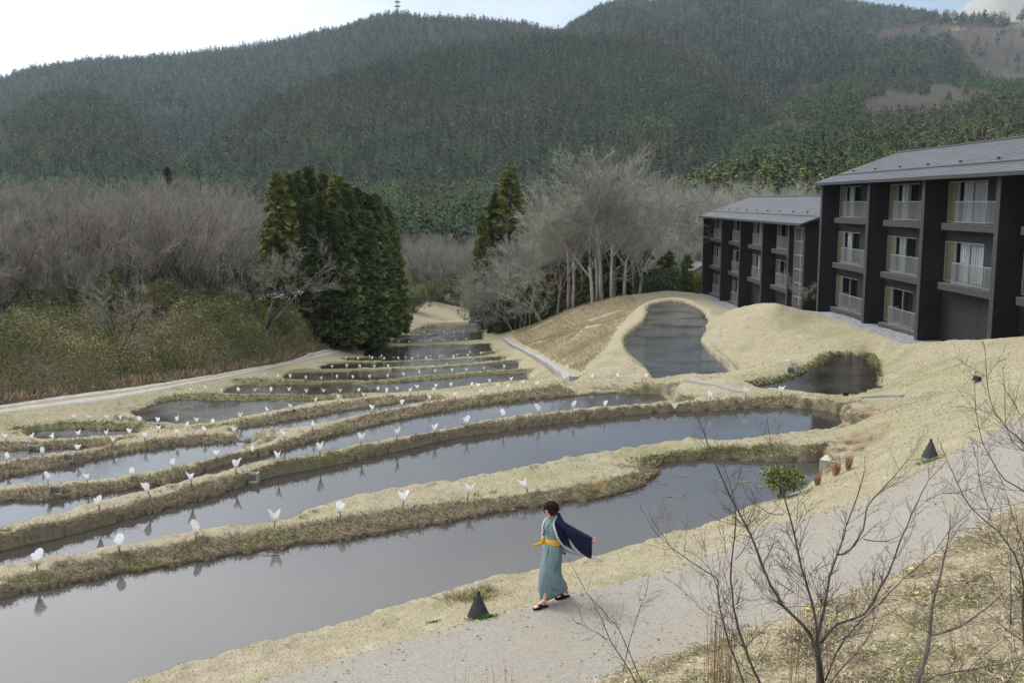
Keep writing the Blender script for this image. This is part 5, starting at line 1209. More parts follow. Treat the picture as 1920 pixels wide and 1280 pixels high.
# copse right of the ponds
COPSE = [(962,626,123,9,3,'short bare tree at the left tip of the copse, just right of the farthest pond',(-.05,-.28)), (1019,613,119,11.5,3,'leaning bare tree with low spreading limbs at the left of the copse',(0,-.30)), (1045,590,116,15.5,0,'slender pale bare tree third from the left in the copse',(0,-.12)), (1066,588,115,17.5,4,'tall straight pale bare tree with reddish leaves at its foot',(0,-.04)),
 (1075,577,113,16.5,1,'pale bare tree close behind the straight one in the copse',(0,.02)), (1111,563,110,16.5,2,'bare tree with trunk leaning left in the middle of the copse',(0,-.14)), (1119,562,110,18,0,'bare twin-stemmed tree in the middle of the copse',(0,-.03)), (1129,559,109,19,4,'tallest thick pale trunk of the copse',(0,.02)),
 (1147,556,109,17.5,1,'dark-stemmed bare tree right of the tallest trunk of the copse',(0,.05)), (1171,551,108,14.5,2,'bare tree leaning right at the right side of the copse',(0,.12)), (1199,540,112,12,2,'thin bare tree at the right end of the copse by the bushes',(0,.1)), (1090,575,122,17,0,'bare tree in the second row of the copse',(0,0)),
 (1008,600,128,13.5,1,'bare tree behind the leaning one at the left of the copse',(0,-.1)), (1150,560,120,18,2,'broad bare tree in the second row at the right of the copse',(0,.06)), (1030,590,124,15,2,'wide bare tree in the second row at the left of the copse',(0,-.12)), (1185,548,122,15,1,'bare tree in the second row at the right end of the copse',(0,.05)), (1120,570,128,18.5,2,'broad bare tree in the back row of the copse',(0,0)),
 (940,612,126,11,2,'bare tree at the far left of the copse in front of the yellowish cedars',(0,-.15)), (985,606,124,13,2,'spreading bare tree leaning left at the left end of the copse',(0,-.3)), (915,600,134,9.5,3,'bare tree by the farthest pond, left of the copse',(0,-.1)), (1000,598,131,14.5,0,'tall bare tree at the left of the copse behind the leaning one',(0,-.2))]
for u, v, y, h, k, lab, rot in COPSE:
    spot_tree('bare_tree', PALE[k], u, v, y, h*.92, [17, 17, 16, 10, 17][k], lab, 'bare trees of the copse', rot=rot, wide=1.12 if h > 13 else 1.25, rz=gt.uniform(-.5, .5) if k == 3 else None, sink=.15)
def dead_leaves():
    g = np.random.default_rng(9); b = MB(); x0, y0, z0 = WY(1066, 560, 114.5); r = empty('leafy_sapling', (x0, y0, zg(x0, y0))); m = MB()
    for k in range(5): m.tube([(g.uniform(-1, 1), g.uniform(-.4, .4), -.2), (g.uniform(-2.5, 2.5), g.uniform(-.5, .5), 3), (g.uniform(-4.5, 4.5), 0, g.uniform(3.5, 5.5))], [.04, .03, .01], 4)
    m.build('stem', M_BK_GREY, r); n = 260; c = np.stack([g.normal(size=n)*2.4, g.normal(size=n)*.5, g.uniform(1.2, 5.2, n)], 1)
    for p in c: q = g.normal(size=(3, 3))*.11; b.add([p+q[0], p+q[1], p+q[2]], [(0, 1, 2)])
    b.build('foliage', simple_mat('rusty_dead_leaves', (.24,.11,.06), .9, .3), r); tag(r, 'sapling holding rusty dead leaves among the copse trunks', 'sapling')
dead_leaves()
# bare woods: valley behind the ponds, and behind the lodges
def band(n, u0, u1, y0, y1, tops, seed, protos, label, group, hmin=7, hmax=16, mind=4.0):
    g = np.random.default_rng(seed); done = []; tries = 0
    while len(done) < n and tries < 6000:
        tries += 1; u = g.uniform(u0, u1); y = math.exp(g.uniform(math.log(y0), math.log(y1))); x = ray(u, 480)[0]*y
        if 18.5 < x < 34 and 30 < y < 118: continue
        if min([99]+[math.hypot(x-p[0], y-p[1]) for p in done]) < mind: continue
        z = zg(x, y); top = np.interp(u, tops[0], tops[1]); h = ray(u, top)[1]*y - z
        h *= g.uniform(.78, 1.03)
        if h < hmin: continue
        h = min(h, hmax); done.append((x, y)); k = g.integers(len(protos)); put_tree('bare_tree', protos[k], (x, y, z-.2), g.uniform(0, 6.28), h/(10.2 if protos is GREY else 16.5), label, group=group)
band(48, 762, 925, 158, 270, ([760, 800, 850, 925], [405, 430, 445, 430]), 41, GREY, 'leafless grey tree in the valley behind the farthest pond', 'leafless trees in the valley')
band(78, 1190, 1560, 135, 270, ([1190, 1260, 1330, 1420, 1560], [310, 318, 330, 335, 345]), 42, PALE, 'leafless pale tree in the wood behind the farther lodge', 'leafless trees behind the lodges', hmax=19)
band(22, 925, 1100, 140, 240, ([925, 1000, 1100], [330, 330, 330]), 43, GREY, 'leafless tree behind the copse', 'leafless trees behind the copse', hmax=15)

# ------------------------------------------------------------------ cedars
def cedar(seed, h, r, nb=150, per=36, base=.06, tone=0):
    g = np.random.default_rng(seed); t = np.sort(g.uniform(0, 1, nb)); z = h*(base + (1-base)*t)
    L = r*((1-t)**.62*(1-.25*np.exp(-t*7))+.05)*g.uniform(.82, 1.06, nb); th = g.uniform(0, 6.283, nb)
    d = np.stack([np.cos(th), np.sin(th), np.zeros(nb)], 1); s = np.stack([-np.sin(th), np.cos(th), np.zeros(nb)], 1)
    f = g.uniform(.25, 1, (nb, per))**.7; lat = g.uniform(-1, 1, (nb, per))*.30*np.sin(f*2.6)
    P = d[:, None]*(L[:, None]*f)[..., None] + s[:, None]*(lat*L[:, None])[..., None]
    P[..., 2] = z[:, None] + L[:, None]*(.20*f - .38*f*f) + g.uniform(-.09, .14, (nb, per))*L[:, None]
    P = P.reshape(-1, 3); n = len(P); D = np.repeat(d, per, 0) + g.normal(size=(n, 3))*.55; D[:, 2] -= .15; D[:, 2] += np.repeat(t, per)*.5; D /= np.linalg.norm(D, axis=1, keepdims=True)
    S = np.cross(D, g.normal(size=(n, 3))); S /= np.linalg.norm(S, axis=1, keepdims=True); ln = g.uniform(.35, .75, (n, 1))*(.6+.4*r/2.6); wd = ln*g.uniform(.28, .45, (n, 1))
    V = np.concatenate([P-D*ln*.4, P+S*wd, P+D*ln*.6, P-S*wd]); i = np.arange(n)
    return trunk_np(h*.96, .2+.006*h, seed).mesh('trunk', M_BARK, True), mesh_np('crown', V, np.stack([i, i+n, i+2*n, i+3*n], 1), [M_NEEDLE, M_NEEDLE_D, M_NEEDLE_Y][tone])
M_NEEDLE_D = make_needle_mat('dark_cedar_needles', (.070,.105,.038), (.15,.195,.068), (.17,.15,.06), .35)
M_NEEDLE_Y = make_needle_mat('yellowish_cedar_needles', (.072,.092,.024), (.155,.172,.048), (.19,.15,.05), .25)
CED = [cedar(60, 17, 2.9, nb=190), cedar(61, 17, 2.9, nb=190, tone=1), cedar(62, 17, 3.2, nb=200, tone=1), cedar(63, 17, 2.8, nb=190, tone=0), cedar(64, 17, 2.8, nb=170, base=.15, tone=2), cedar(65, 8, 2.4, nb=90, tone=1)]
CLUMP = [(521,321,100,4,'outermost left'),(540,327,103,0,'second from left in the back row'),(557,320,106,4,'third from left in the back row'),(578,314,108,0,'tallest'),(607,324,106,3,'right of the tallest'),(631,327,104,4,'yellow-tipped, in the middle'),(648,345,103,1,'dark, right of the middle'),(667,352,106,1,'fourth from right'),(686,357,110,2,'third from right'),(703,363,114,1,'second from right'),(720,378,118,2,'outermost right'),
         (575,372,97,4,'front row, left'),(600,368,96,0,'front row, second from left'),(618,398,92,1,'front row, middle'),(640,392,94,3,'front row, right of the middle'),(662,380,98,2,'front row, right'),(545,400,95,0,'front row, lower left'),(690,395,106,1,'lower right, near the track bend'),(735,440,124,2,'low rounded one at the right end')]
for i, (u, v, y, k, w) in enumerate(CLUMP):
    y += 9 if y < 100 else 3
    x, _, _ = WY(u, v, y); z = zg(x, y); h = ray(u, v)[1]*y - z; s = h/17
    put_tree('cedar_tree', CED[k], (x, y, z-.2), gt.uniform(0, 6.28), (s*1.08, s*1.08, s), f'cedar of the dark clump left of the ponds, {w}', group='cedars of the clump left of the ponds')
for u, v, y, k, lab, wd in [(313,313,140,0,'lone cedar top rising above the bare wood on the left',1.0),(928,362,146,4,'yellowish cedar with thin top left behind the copse',.95),(955,312,146,4,'broad yellow-green cedar just left of the copse crowns',1.15),(1107,305,150,4,'yellow-green cedar top showing behind the copse crowns',.7),(905,400,136,4,'low yellowish cedar at the left foot of the copse',.8)]:
    x, _, _ = WY(u, v, y); z = zg(x, y); h = ray(u, v)[1]*y - z; s = h/17; put_tree('cedar_tree', CED[k], (x, y, z-.2), gt.uniform(0, 6.28), (s*wd, s*wd, s), lab)
def understory():
    g = np.random.default_rng(77); n = 0
    for u, v in [(925,575),(945,560),(968,580),(1000,520),(1020,500),(1040,470),(1062,460),(1085,450),(1100,470),(1125,450),(1150,455),(1170,470),(1195,480),(1215,490),(1240,480),(1255,470),(1290,478),(990,560),(1050,520),(1210,455)]:
        y = g.uniform(121, 132); x, _, _ = WY(u, v, y); z = zg(x, y); h = max(3.2, ray(u, v)[1]*y - z); s = h/8; put_tree('evergreen_tree', CED[5], (x, y, z-.1), g.uniform(0, 6.28), (s*g.uniform(.9, 1.2), s, s), 'dark evergreen standing in the shade behind the copse trunks', group='dark evergreens behind the copse')
understory()
# nearest cedars of the hillsides: each a tree of its own
HILL_CED = []
for i, m in enumerate(FAR_CONIFERS):
    c = m.copy(); c.name = 'hillside_cedar'; c.materials[0] = M_NEEDLE; HILL_CED.append(c)
gh = np.random.default_rng(15)
for x, y, z, s in NEAR_CEDARS:
    o = link('hillside_cedar', HILL_CED[gh.integers(4)]); o.location = (x, y, z); o.rotation_euler[2] = gh.uniform(0, 6.28); q = s*gh.uniform(.95, 1.15); o.scale = (q, q, q*gh.uniform(.95, 1.25))
    right = x/y > .12
    tag(o, 'cedar in the nearest rows of the plantation behind the lodges' if right else 'cedar in the nearest rows of the valley plantation beyond the ponds', 'cedar', 'cedars behind the lodges' if right else 'cedars of the valley plantation')

# ------------------------------------------------------------------ leafy bushes
def leaf_mat(name, a, b, tr=.2):
    t = NT(name); p = t.pos(); n = t.noise(p, 6, 3, .7); t.set(color=t.mix(t.mapr(n, .35, .65), a, b), rough=.6, spec=.3); return t.m
def leafy_bush(name, loc, rx, ry, h, n, leaf, mat, label, seed, cat='bush', stems=5, group=None, lobes=7):
    g = np.random.default_rng(seed); r = empty(name, loc); m = MB(); C = []
    for k in range(lobes):
        th = g.uniform(0, 6.28); rr = g.uniform(.1, .75); C.append((rx*rr*math.cos(th), ry*rr*math.sin(th), h*g.uniform(.45, .85)))
    for k in range(max(stems, 3)):
        c = C[k % lobes]; m.tube([(c[0]*.15, c[1]*.15, -.05), (c[0]*.6, c[1]*.6, c[2]*.55), c], [.03*h, .02*h, .008*h], 5)
    m.build('stem', M_BK_GREY, r); C = np.array(C); ci = g.integers(lobes, size=n); u = g.normal(size=(n, 3)); u /= np.linalg.norm(u, axis=1, keepdims=True)
    P = C[ci] + u*np.array([rx*.45, ry*.45, h*.26])*(g.uniform(.55, 1.0, (n, 1)))
    D = u + g.normal(size=(n, 3))*.6; D /= np.linalg.norm(D, axis=1, keepdims=True); S = np.cross(D, g.normal(size=(n, 3))); S /= np.linalg.norm(S, axis=1, keepdims=True); L = leaf*g.uniform(.7, 1.3, (n, 1)); w = L*.24
    V = np.concatenate([P, P+D*L*.5+S*w, P+D*L, P+D*L*.5-S*w]); i = np.arange(n)
    link('foliage', mesh_np('foliage', V, np.stack([i, i+n, i+2*n, i+3*n], 1), mat), r); return tag(r, label, cat, group)
M_LF_G = leaf_mat('glossy_green_leaves', (.08,.11,.028), (.25,.27,.075)); M_LF_Y = leaf_mat('bright_yellow_green_leaves', (.10,.13,.02), (.24,.25,.05)); M_LF_D = leaf_mat('dark_green_leaves', (.025,.045,.015), (.06,.09,.03))
x, y, z = W(1466, 935, -6.6); leafy_bush('leafy_shrub', (x, y, gz(x, y)-.02), .60, .5, .72, 1000, .105, M_LF_G, 'round leafy green shrub on the grass at the edge of the nearest pond', 3, stems=7, lobes=11)
for k, (u, v, y, rx, h, mt, lab) in enumerate([(1290,540,122,1.6,3.6,M_LF_Y,'bright yellow-green bush beside the far lodge'),(1313,535,120,1.2,2.8,M_LF_G,'smaller green bush touching the corner of the far lodge'),(1240,535,118,2.6,3.2,M_LF_D,'dark broad bush at the right end of the copse'),(1262,530,124,2.5,4.2,M_LF_D,'tall dark bush left of the yellow-green one'),(1215,525,126,2.4,3.6,M_LF_D,'dark bush behind the thin bare tree at the right end of the copse'),
        (775,602,150,3.0,2.6,M_LF_D,'dark bush at the wood edge left of the farthest pond'),(800,596,165,3.4,3.4,M_LF_G,'olive bush beyond the farthest pond, left of the fence'),(825,592,172,3.4,3.0,M_LF_D,'dark green bush between two paler ones beyond the ponds'),(882,575,160,3.4,3.2,M_LF_Y,'pale yellow-green bush at the far end of the ponds by the rail fence'),(850,580,175,4,3.0,M_LF_G,'green bush left of the pale one beyond the ponds'),(935,600,128,2.6,3.4,M_LF_D,'dark evergreen bush beside the farthest pond'),(968,600,127,2.4,2.6,M_LF_D,'dark bush among the pale posts')]):
    x, _, _ = WY(u, v, y); leafy_bush('leafy_bush', (x, y, zg(x, y)-.1), rx, rx, h, 2200, .22, mt, lab, 20+k, lobes=10)
x, _, _ = WY(1521, 562, 72.6); put_tree('bare_sapling', GREY[3], (20.6, 70.8, zg(20.6, 70.8)), 1.0, .36, 'small bare tree standing between the two lodges', 'sapling')
# ------------------------------------------------------------------ bamboo grass thicket, lawn blades, litter
def tone_mat(name, stops, rough=.8, spec=.15):
    t = NT(name); a = t.attr('tone'); cr = t.n('ShaderNodeValToRGB'); t.l(a, cr.inputs[0]); e = cr.color_ramp.elements
    while len(e) < len(stops): e.new(.5)
    for i, (p, c) in enumerate(stops): e[i].position = p; e[i].color = (*c, 1)
    t.set(color=cr.outputs[0], rough=rough, spec=spec); return t.m
def blades(P, D, L, Wd, S=None, g=None):
    """tapered leaves: root P, direction D, length L, half width Wd"""
    n = len(P); L = L[:, None]; Wd = Wd[:, None]
    if S is None: S = np.cross(D, g.normal(size=(n, 3))); S /= np.linalg.norm(S, axis=1, keepdims=True)+1e-9
    V = np.concatenate([P - S*Wd*.4, P + D*L*.5 - S*Wd, P + D*L, P + D*L*.5 + S*Wd]); i = np.arange(n)
    return V, np.stack([i, i+n, i+2*n, i+3*n], 1)
def thicket():
    g = np.random.default_rng(5); n = 640000; a = g.uniform(-.66, -.12, n); y = np.exp(g.uniform(math.log(42), math.log(118), n)); x = a*y
    m = in_poly(x, y, tu_poly); x, y = x[m], y[m]
    # distance behind the track edge
    kt_ = KDTree(len(tu)); [kt_.insert((p[0], p[1], 0), i) for i, p in enumerate(tu)]; kt_.balance()
    dd = np.array([kt_.find((p, q, 0))[2] for p, q in zip(x, y)])
    edge = dd - .9 - .8*vnoise(x, y, 4, 61, 2)
    keep = (edge > 0) & (edge < 42) & (g.uniform(size=len(x)) < np.where(edge < 5, 1.0, .62)); x, y, edge = x[keep], y[keep], edge[keep]
    H = (2.5 + 1.5*vnoise(x, y, 6, 62, 2) + 1.1*vnoise(x, y, 1.8, 63, 2)) * sstep(edge, -.8, 1.2); H *= np.where(edge > 20, .75, 1); H = np.maximum(H, .3)
    fr = g.uniform(0, 1, len(x)); hh = np.where(edge < 4, fr**.55, fr**.3); z = ground_z(x, y) + H*hh
    n = len(x); D = g.normal(size=(n, 3))*[.7, .7, .75]; D[:, 2] += .10; D /= np.linalg.norm(D, axis=1, keepdims=True)
    L = g.uniform(.09, .19, n)*np.clip(y/55, .9, 1.8); V, Q = blades(np.stack([x, y, z], 1), D, L, L*.13, g=g)
    tone = np.clip(.46 + .42*vnoise(x, y, 4.5, 64, 3) + .22*g.normal(size=n) + .12*(hh-.5), 0, 1)
    me = mesh_np('bamboo_grass', V, Q, tone_mat('bamboo_grass_leaves', [(0, (.05,.06,.02)), (.4, (.115,.125,.04)), (.7, (.185,.182,.07)), (.9, (.27,.24,.12)), (1, (.38,.33,.2))], .55)); attr(me, 'tone', np.tile(tone, 4)); tag(link('bamboo_grass', me), kind='stuff')
    # dead stalks fringing the track
    n = 9000; k = g.integers(len(tu), size=n); p = tu[k]; off = g.uniform(-.1, 1.6, n); x = p[:, 0] - off*.75 + g.normal(size=n)*.3; y = p[:, 1] + off*.65 + g.normal(size=n)*.3
    ok = in_poly(x, y, tu_poly); x, y = x[ok], y[ok]; n = len(x); D = g.normal(size=(n, 3))*[.5, .5, .2]; D[:, 2] += .7; D /= np.linalg.norm(D, axis=1, keepdims=True); L = g.uniform(.25, .7, n); V, Q = blades(np.stack([x, y, ground_z(x, y)], 1), D, L, L*.06, g=g)
    tone = g.uniform(0, 1, n); me = mesh_np('dead_stalks', V, Q, tone_mat('dead_stalk', [(0, (.14,.105,.06)), (1, (.36,.29,.18))])); attr(me, 'tone', np.tile(tone, 4)); tag(link('dead_stalks', me), kind='stuff')
thicket()
def grid_at(F, x, y):
    i = np.clip(((np.log(y)-ly[0])/(ly[1]-ly[0])).round().astype(int), 0, NR-1); j = np.clip(((x/y-A0)/(aa[1]-aa[0])).round().astype(int), 0, NA-1); return F[i, j]
M_STRAW = tone_mat('dry_grass_blades', [(0, (.08,.064,.038)), (.3, (.19,.152,.09)), (.62, (.33,.275,.175)), (.86, (.45,.39,.265)), (.9, (.15,.17,.06)), (1, (.10,.14,.045))], .9, .05)
def lawn():
    g = np.random.default_rng(6); n = 1150000; a = g.uniform(-.60, .60, n); y = np.exp(g.uniform(math.log(9.5), math.log(75), n)); x = a*y
    bk = grid_at(bank_a*(1-wet_a*.85), x, y); free = ~(grid_at(inwater | in_path | in_track | in_g, x, y)) & (grid_at(litter, x, y) < .5) & (grid_at(woodf, x, y) < .5) & (grid_at(HW, x, y) > .05)
    hz_ = grid_at(HW, x, y); pr = np.where(bk > .25, .55 + .4*bk, .25)*np.where(grid_at(soil, x, y) > .4, .3, 1); keep = free & (g.uniform(size=n) < pr); x, y, bk = x[keep], y[keep], bk[keep]; n = len(x)
    near = np.clip(y/16, 1, 3.2)
    L = np.where(bk > .25, g.uniform(.05, .16, n), g.uniform(.022, .05, n))*near**.55
    D = g.normal(size=(n, 3))*[.75, .75, .3]; D[:, 2] += .35; D[:, 1] -= .55*bk; D /= np.linalg.norm(D, axis=1, keepdims=True)
    gr = grid_at(green, x, y); tone = np.clip(.60 - .24*bk + .15*vnoise(x, y, .6, 71, 3) + (.16+.08*bk)*g.normal(size=n), 0, .86); tone = np.where(g.uniform(size=n) < gr*.75 + .012, g.uniform(.9, 1, n), tone)
    V, Q = blades(np.stack([x, y, ground_z(x, y)-.004], 1), D, L, .0042*near*np.where(bk > .25, 1.15, 1), g=g)
    me = mesh_np('dry_grass', V, Q, M_STRAW); attr(me, 'tone', np.tile(tone, 4)); tag(link('dry_grass', me), kind='stuff'); print('lawn', n)
    # taller dry grass on the slope below the copse
    n = 150000; T = np.array(tall_poly)[:, :2]; lo, hi = T.min(0), T.max(0); x = g.uniform(lo[0], hi[0], n); y = g.uniform(lo[1], hi[1], n); k = in_poly(x, y, tall_poly) & (vnoise(x, y, 3, 72, 3) > -.45); x, y = x[k], y[k]; n = len(x)
    D = g.normal(size=(n, 3))*[.5, .5, .2]; D[:, 2] += .6; D /= np.linalg.norm(D, axis=1, keepdims=True); L = g.uniform(.10, .34, n); V, Q = blades(np.stack([x, y, ground_z(x, y)], 1), D, L, L*.035+.002, g=g); tone = np.clip(.5+.2*g.normal(size=n)+.25*vnoise(x, y, 4, 73, 3), 0, 1)
    me = mesh_np('tall_dry_grass', V, Q, tone_mat('tall_dry_grass_blades', [(0, (.25,.20,.13)), (.5, (.36,.30,.195)), (1, (.47,.41,.29))], .9, .05)); attr(me, 'tone', np.tile(tone, 4)); tag(link('tall_dry_grass', me), kind='stuff')
lawn()
def litter_blades():
    g = np.random.default_rng(7); n = 640000; a = g.uniform(-.35, .66, n); y = np.exp(g.uniform(math.log(5.5), math.log(17), n)); x = a*y; k = (grid_at(litter, x, y) > .5) & ~grid_at(in_path, x, y) & (y > 2.5); x, y = x[k], y[k]
    k = g.uniform(size=len(x)) < np.clip(.55 + .9*vnoise(x, y, .45, 81, 3), .08, 1); x, y = x[k], y[k]; n = len(x); cl = vnoise(x, y, .35, 82, 3)
    D = g.normal(size=(n, 3))*[.8, .8, .22]; D[:, 2] += .25 + .3*np.clip(cl, 0, 1); D /= np.linalg.norm(D, axis=1, keepdims=True); L = g.uniform(.04, .12, n)*(1+.5*np.clip(cl, 0, 1)); wd = L*g.uniform(.03, .07, n)
    z = ground_z(x, y) + g.uniform(0, .05, n)*(1+np.clip(cl, 0, 1)); V, Q = blades(np.stack([x, y, z], 1), D, L, wd, g=g); V[2*n:3*n, 2] -= L*.25
    tone = np.clip(.5 + .2*vnoise(x, y, .5, 83, 3) + .22*g.normal(size=n), 0, .87); tone = np.where(g.uniform(size=n) < np.clip(.0 + .38*vnoise(x, y, .9, 84, 2), .015, .4), g.uniform(.88, 1, n), tone)
    me = mesh_np('straw_litter', V, Q, tone_mat('bleached_straw', [(0, (.11,.088,.064)), (.3, (.28,.23,.155)), (.6, (.47,.40,.255)), (.86, (.63,.57,.41)), (.9, (.24,.26,.075)), (1, (.13,.17,.05))], .85, .1)); attr(me, 'tone', np.tile(tone, 4)); tag(link('straw_litter', me), kind='stuff'); print('litter', n)
litter_blades()
def path_bits():
    g = np.random.default_rng(17); n = 3000; k = g.uniform(0, 1, n); P = np.stack([np.interp(k*(len(pu)-1), np.arange(len(pu)), pu[:, q]) for q in range(2)], 1); Q_ = np.stack([np.interp(k*(len(pl)-1), np.arange(len(pl)), pl[:, q]) for q in range(2)], 1)
    s = g.beta(.35, .35, n)[:, None]; B_ = P*(1-s) + Q_*s + g.normal(size=(n, 2))*.08; x, y = B_[:, 0], B_[:, 1]; D = g.normal(size=(n, 3))*[1, 1, .12]; D /= np.linalg.norm(D, axis=1, keepdims=True); L = g.uniform(.02, .075, n); V, F_ = blades(np.stack([x, y, ground_z(x, y)+.008], 1), D, L, L*g.uniform(.05, .2, n), g=g)
    me = mesh_np('fallen_straw', V, F_, tone_mat('fallen_straw_bits', [(0, (.12,.085,.06)), (.5, (.33,.26,.16)), (1, (.5,.43,.3))], .9, .05)); attr(me, 'tone', np.tile(g.uniform(0, 1, n), 4)); tag(link('fallen_straw', me), kind='stuff')
path_bits()
def bank_plants():
    g = np.random.default_rng(27); P = []
    sd = PONDS['side']; F_ = sd['poly'][:int(len(sd['poly'])*.62)]; nn = sd['nrm'][:len(F_)]
    for n_, spread in ((4200, .45),):
        k = g.integers(len(F_), size=n_); off = g.uniform(.02, 1, n_)**1.5*spread; P.append(F_[k, :2] + nn[k]*off[:, None] + g.normal(size=(n_, 2))*.06)
    L_ = dens([W(*q) for q in [(1205,868,-6.62),(1240,856,-6.6),(1300,848,-6.6),(1360,845,-6.6),(1430,843,-6.58)]], .1); k = g.integers(len(L_), size=2600); P.append(L_[k, :2] + g.normal(size=(2600, 2))*[.2, .16])
    P = np.concatenate(P); x, y = P[:, 0], P[:, 1]; m = ~grid_at(inwater, x, y); x, y = x[m], y[m]; n = len(x); D = g.normal(size=(n, 3))*[.7, .7, .3]; D[:, 2] += .6; D /= np.linalg.norm(D, axis=1, keepdims=True); L = g.uniform(.04, .13, n)*np.clip(y/36, .75, 1.3); V, Q = blades(np.stack([x, y, ground_z(x, y)], 1), D, L, L*.14, g=g)
    me = mesh_np('bank_plants', V, Q, tone_mat('bank_plant_leaves', [(0, (.07,.085,.03)), (.4, (.14,.15,.06)), (.7, (.22,.20,.10)), (1, (.32,.26,.16))], .8, .1)); attr(me, 'tone', np.tile(np.clip(.45+.3*vnoise(x, y, .6, 91, 2)+.2*g.normal(size=n), 0, 1), 4)); tag(link('bank_plants', me), kind='stuff')
bank_plants()
def algae(u, v, rx, ry, label, seed, w=-6.75):
    x, y, _ = W(u, v, w); n = 40; m = MB(); vs = []
    for rr, z in ((1.0, .004), (.8, .010), (.4, .012)):
        for k in range(n): a_ = 2*math.pi*k/n; q = rr*(1 + .35*math.sin(3*a_+seed) + .2*math.sin(7*a_-2*seed) + .12*math.sin(13*a_+seed)); vs.append((q*rx*math.cos(a_), q*ry*math.sin(a_), z))
    m.add(vs, [(i*n+k, i*n+(k+1) % n, (i+1)*n+(k+1) % n, (i+1)*n+k) for i in range(2) for k in range(n)] + [tuple(range(2*n, 3*n))]); o = m.build('algae_patch', M_ALGAE, None, True); o.location = (x, y, w); tag(o, label, 'algae', 'floating algae patches on the nearest pond')
M_ALGAE = simple_mat('brown_pond_algae', (.10,.088,.068), .75, .35, 6)
for k_, (u, v, rx, ry) in enumerate([(505,1040,.16,.05),(1180,925,.10,.05),(1244,907,.12,.06),(1280,892,.17,.07),(1268,931,.22,.07),(1352,900,.14,.08),(1392,903,.22,.10),(1430,912,.18,.08),(1400,882,.20,.06)]): algae(u, v, rx, ry, f'dull brown algae patch floating on the nearest pond, {ORD[k_]} from the left', k_+1)
# single tufts one can point at
def tuft(name, u, v, z, n, h, spread, mat, label, seed, group=None, up=1.0, wd=.012):
    g = np.random.default_rng(seed); x, y, _ = W(u, v, z); P = np.stack([g.normal(size=n)*spread, g.normal(size=n)*spread*.6, np.zeros(n)], 1); P[:, 2] = [gz(x+p[0], y+p[1]) for p in P]; P[:, 2] -= gz(x, y)+.01
    D = np.stack([g.normal(size=n)*.45 + P[:, 0]*2, g.normal(size=n)*.45, np.full(n, up)], 1); D /= np.linalg.norm(D, axis=1, keepdims=True); L = h*g.uniform(.45, 1.05, n); V, Q = blades(P, D, L, np.full(n, wd), g=g); V[2*n:3*n] += np.stack([D[:, 0], D[:, 1], -.4*np.ones(n)], 1)*L[:, None]*.25
    me = mesh_np(name, V, Q, mat); attr(me, 'tone', np.tile(g.uniform(0, 1, n), 4)); o = link(name, me); o.location = (x, y, gz(x, y)); tag(o, label, 'grass tuft', group)
M_TUFT = tone_mat('tuft_straw', [(0, (.17,.18,.06)), (.35, (.30,.25,.13)), (1, (.52,.45,.28))], .9, .05); M_RUST = tone_mat('rusty_grass', [(0, (.30,.17,.09)), (1, (.50,.33,.20))], .9, .05); M_WEED = tone_mat('green_weed', [(0, (.05,.10,.02)), (1, (.12,.19,.05))], .7, .2)
tuft('grass_tuft', 882, 1118, -6.4, 420, .26, .20, M_TUFT, 'shaggy straw tuft just behind the near cone light', 1, wd=.007)
tuft('grass_tuft', 915, 1108, -6.4, 160, .30, .09, M_TUFT, 'thin upright straw tuft right of the shaggy one by the cone light', 2, wd=.006)
tuft('green_weed', 906, 1154, -6.15, 200, .10, .09, M_WEED, 'fresh green weed at the foot of the near cone light', 3, wd=.01)
tuft('green_weed', 812, 1162, -6.3, 60, .05, .06, M_WEED, 'small green weed on the grass strip left of the near cone light', 12, wd=.008)
tuft('green_weed', 1745, 860, -5.2, 90, .09, .12, M_WEED, 'green weed at the foot of the far cone light', 4, wd=.012)
for k, (u, v, w_) in enumerate([(1534, 897, 'leftmost'), (1568, 893, 'middle'), (1590, 890, 'rightmost, tallest')]): tuft('rusty_grass_tuft', u, v, -6.3, 120, .36+.07*k, .035, M_RUST, f'rusty upright grass plume beside the culvert box, {w_} of three', 5+k, 'rusty grass plumes by the culvert', up=3.0, wd=.008)
def dandelion(u, v, z, label, seed):
    g = random.Random(seed); x, y, _ = W(u, v, z); zz = gz(x, y); r = empty('dandelion', (x, y, zz)); m = MB(); m.tube([(0, 0, 0), (.01, 0, .05), (0, .005, .10)], .004, 5); m.build('stem', M_WEED_S, r); f = MB(); f.lathe([(.004, .10), (.030, .107), (.036, .113), (.028, .121), (.0, .124)], 12, caps=False); f.build('flower', simple_mat('dandelion_yellow', (.72,.50,.02), .6), r); l = MB()
    for k in range(8): a_ = k*.785+g.uniform(-.2, .2); c, s = math.cos(a_), math.sin(a_); l.add([(0, 0, .01), (c*.06-s*.014, s*.06+c*.014, .035), (c*.12, s*.12, .02), (c*.06+s*.014, s*.06-c*.014, .035)], [(0, 1, 2, 3)])
    l.build('leaf', M_WEED_S, r); tag(r, label, 'dandelion', 'dandelions in the straw')
M_WEED_S = simple_mat('weed_green', (.07,.13,.03), .7)
dandelion(1716, 1136, -5.2, 'yellow dandelion in the straw left of the thick cut stem', 1); dandelion(1708, 1085, -5.3, 'yellow dandelion at the lower edge of the path', 2); dandelion(1514, 1152, -5.5, 'yellow dandelion by the path behind the central bare shrub', 3)
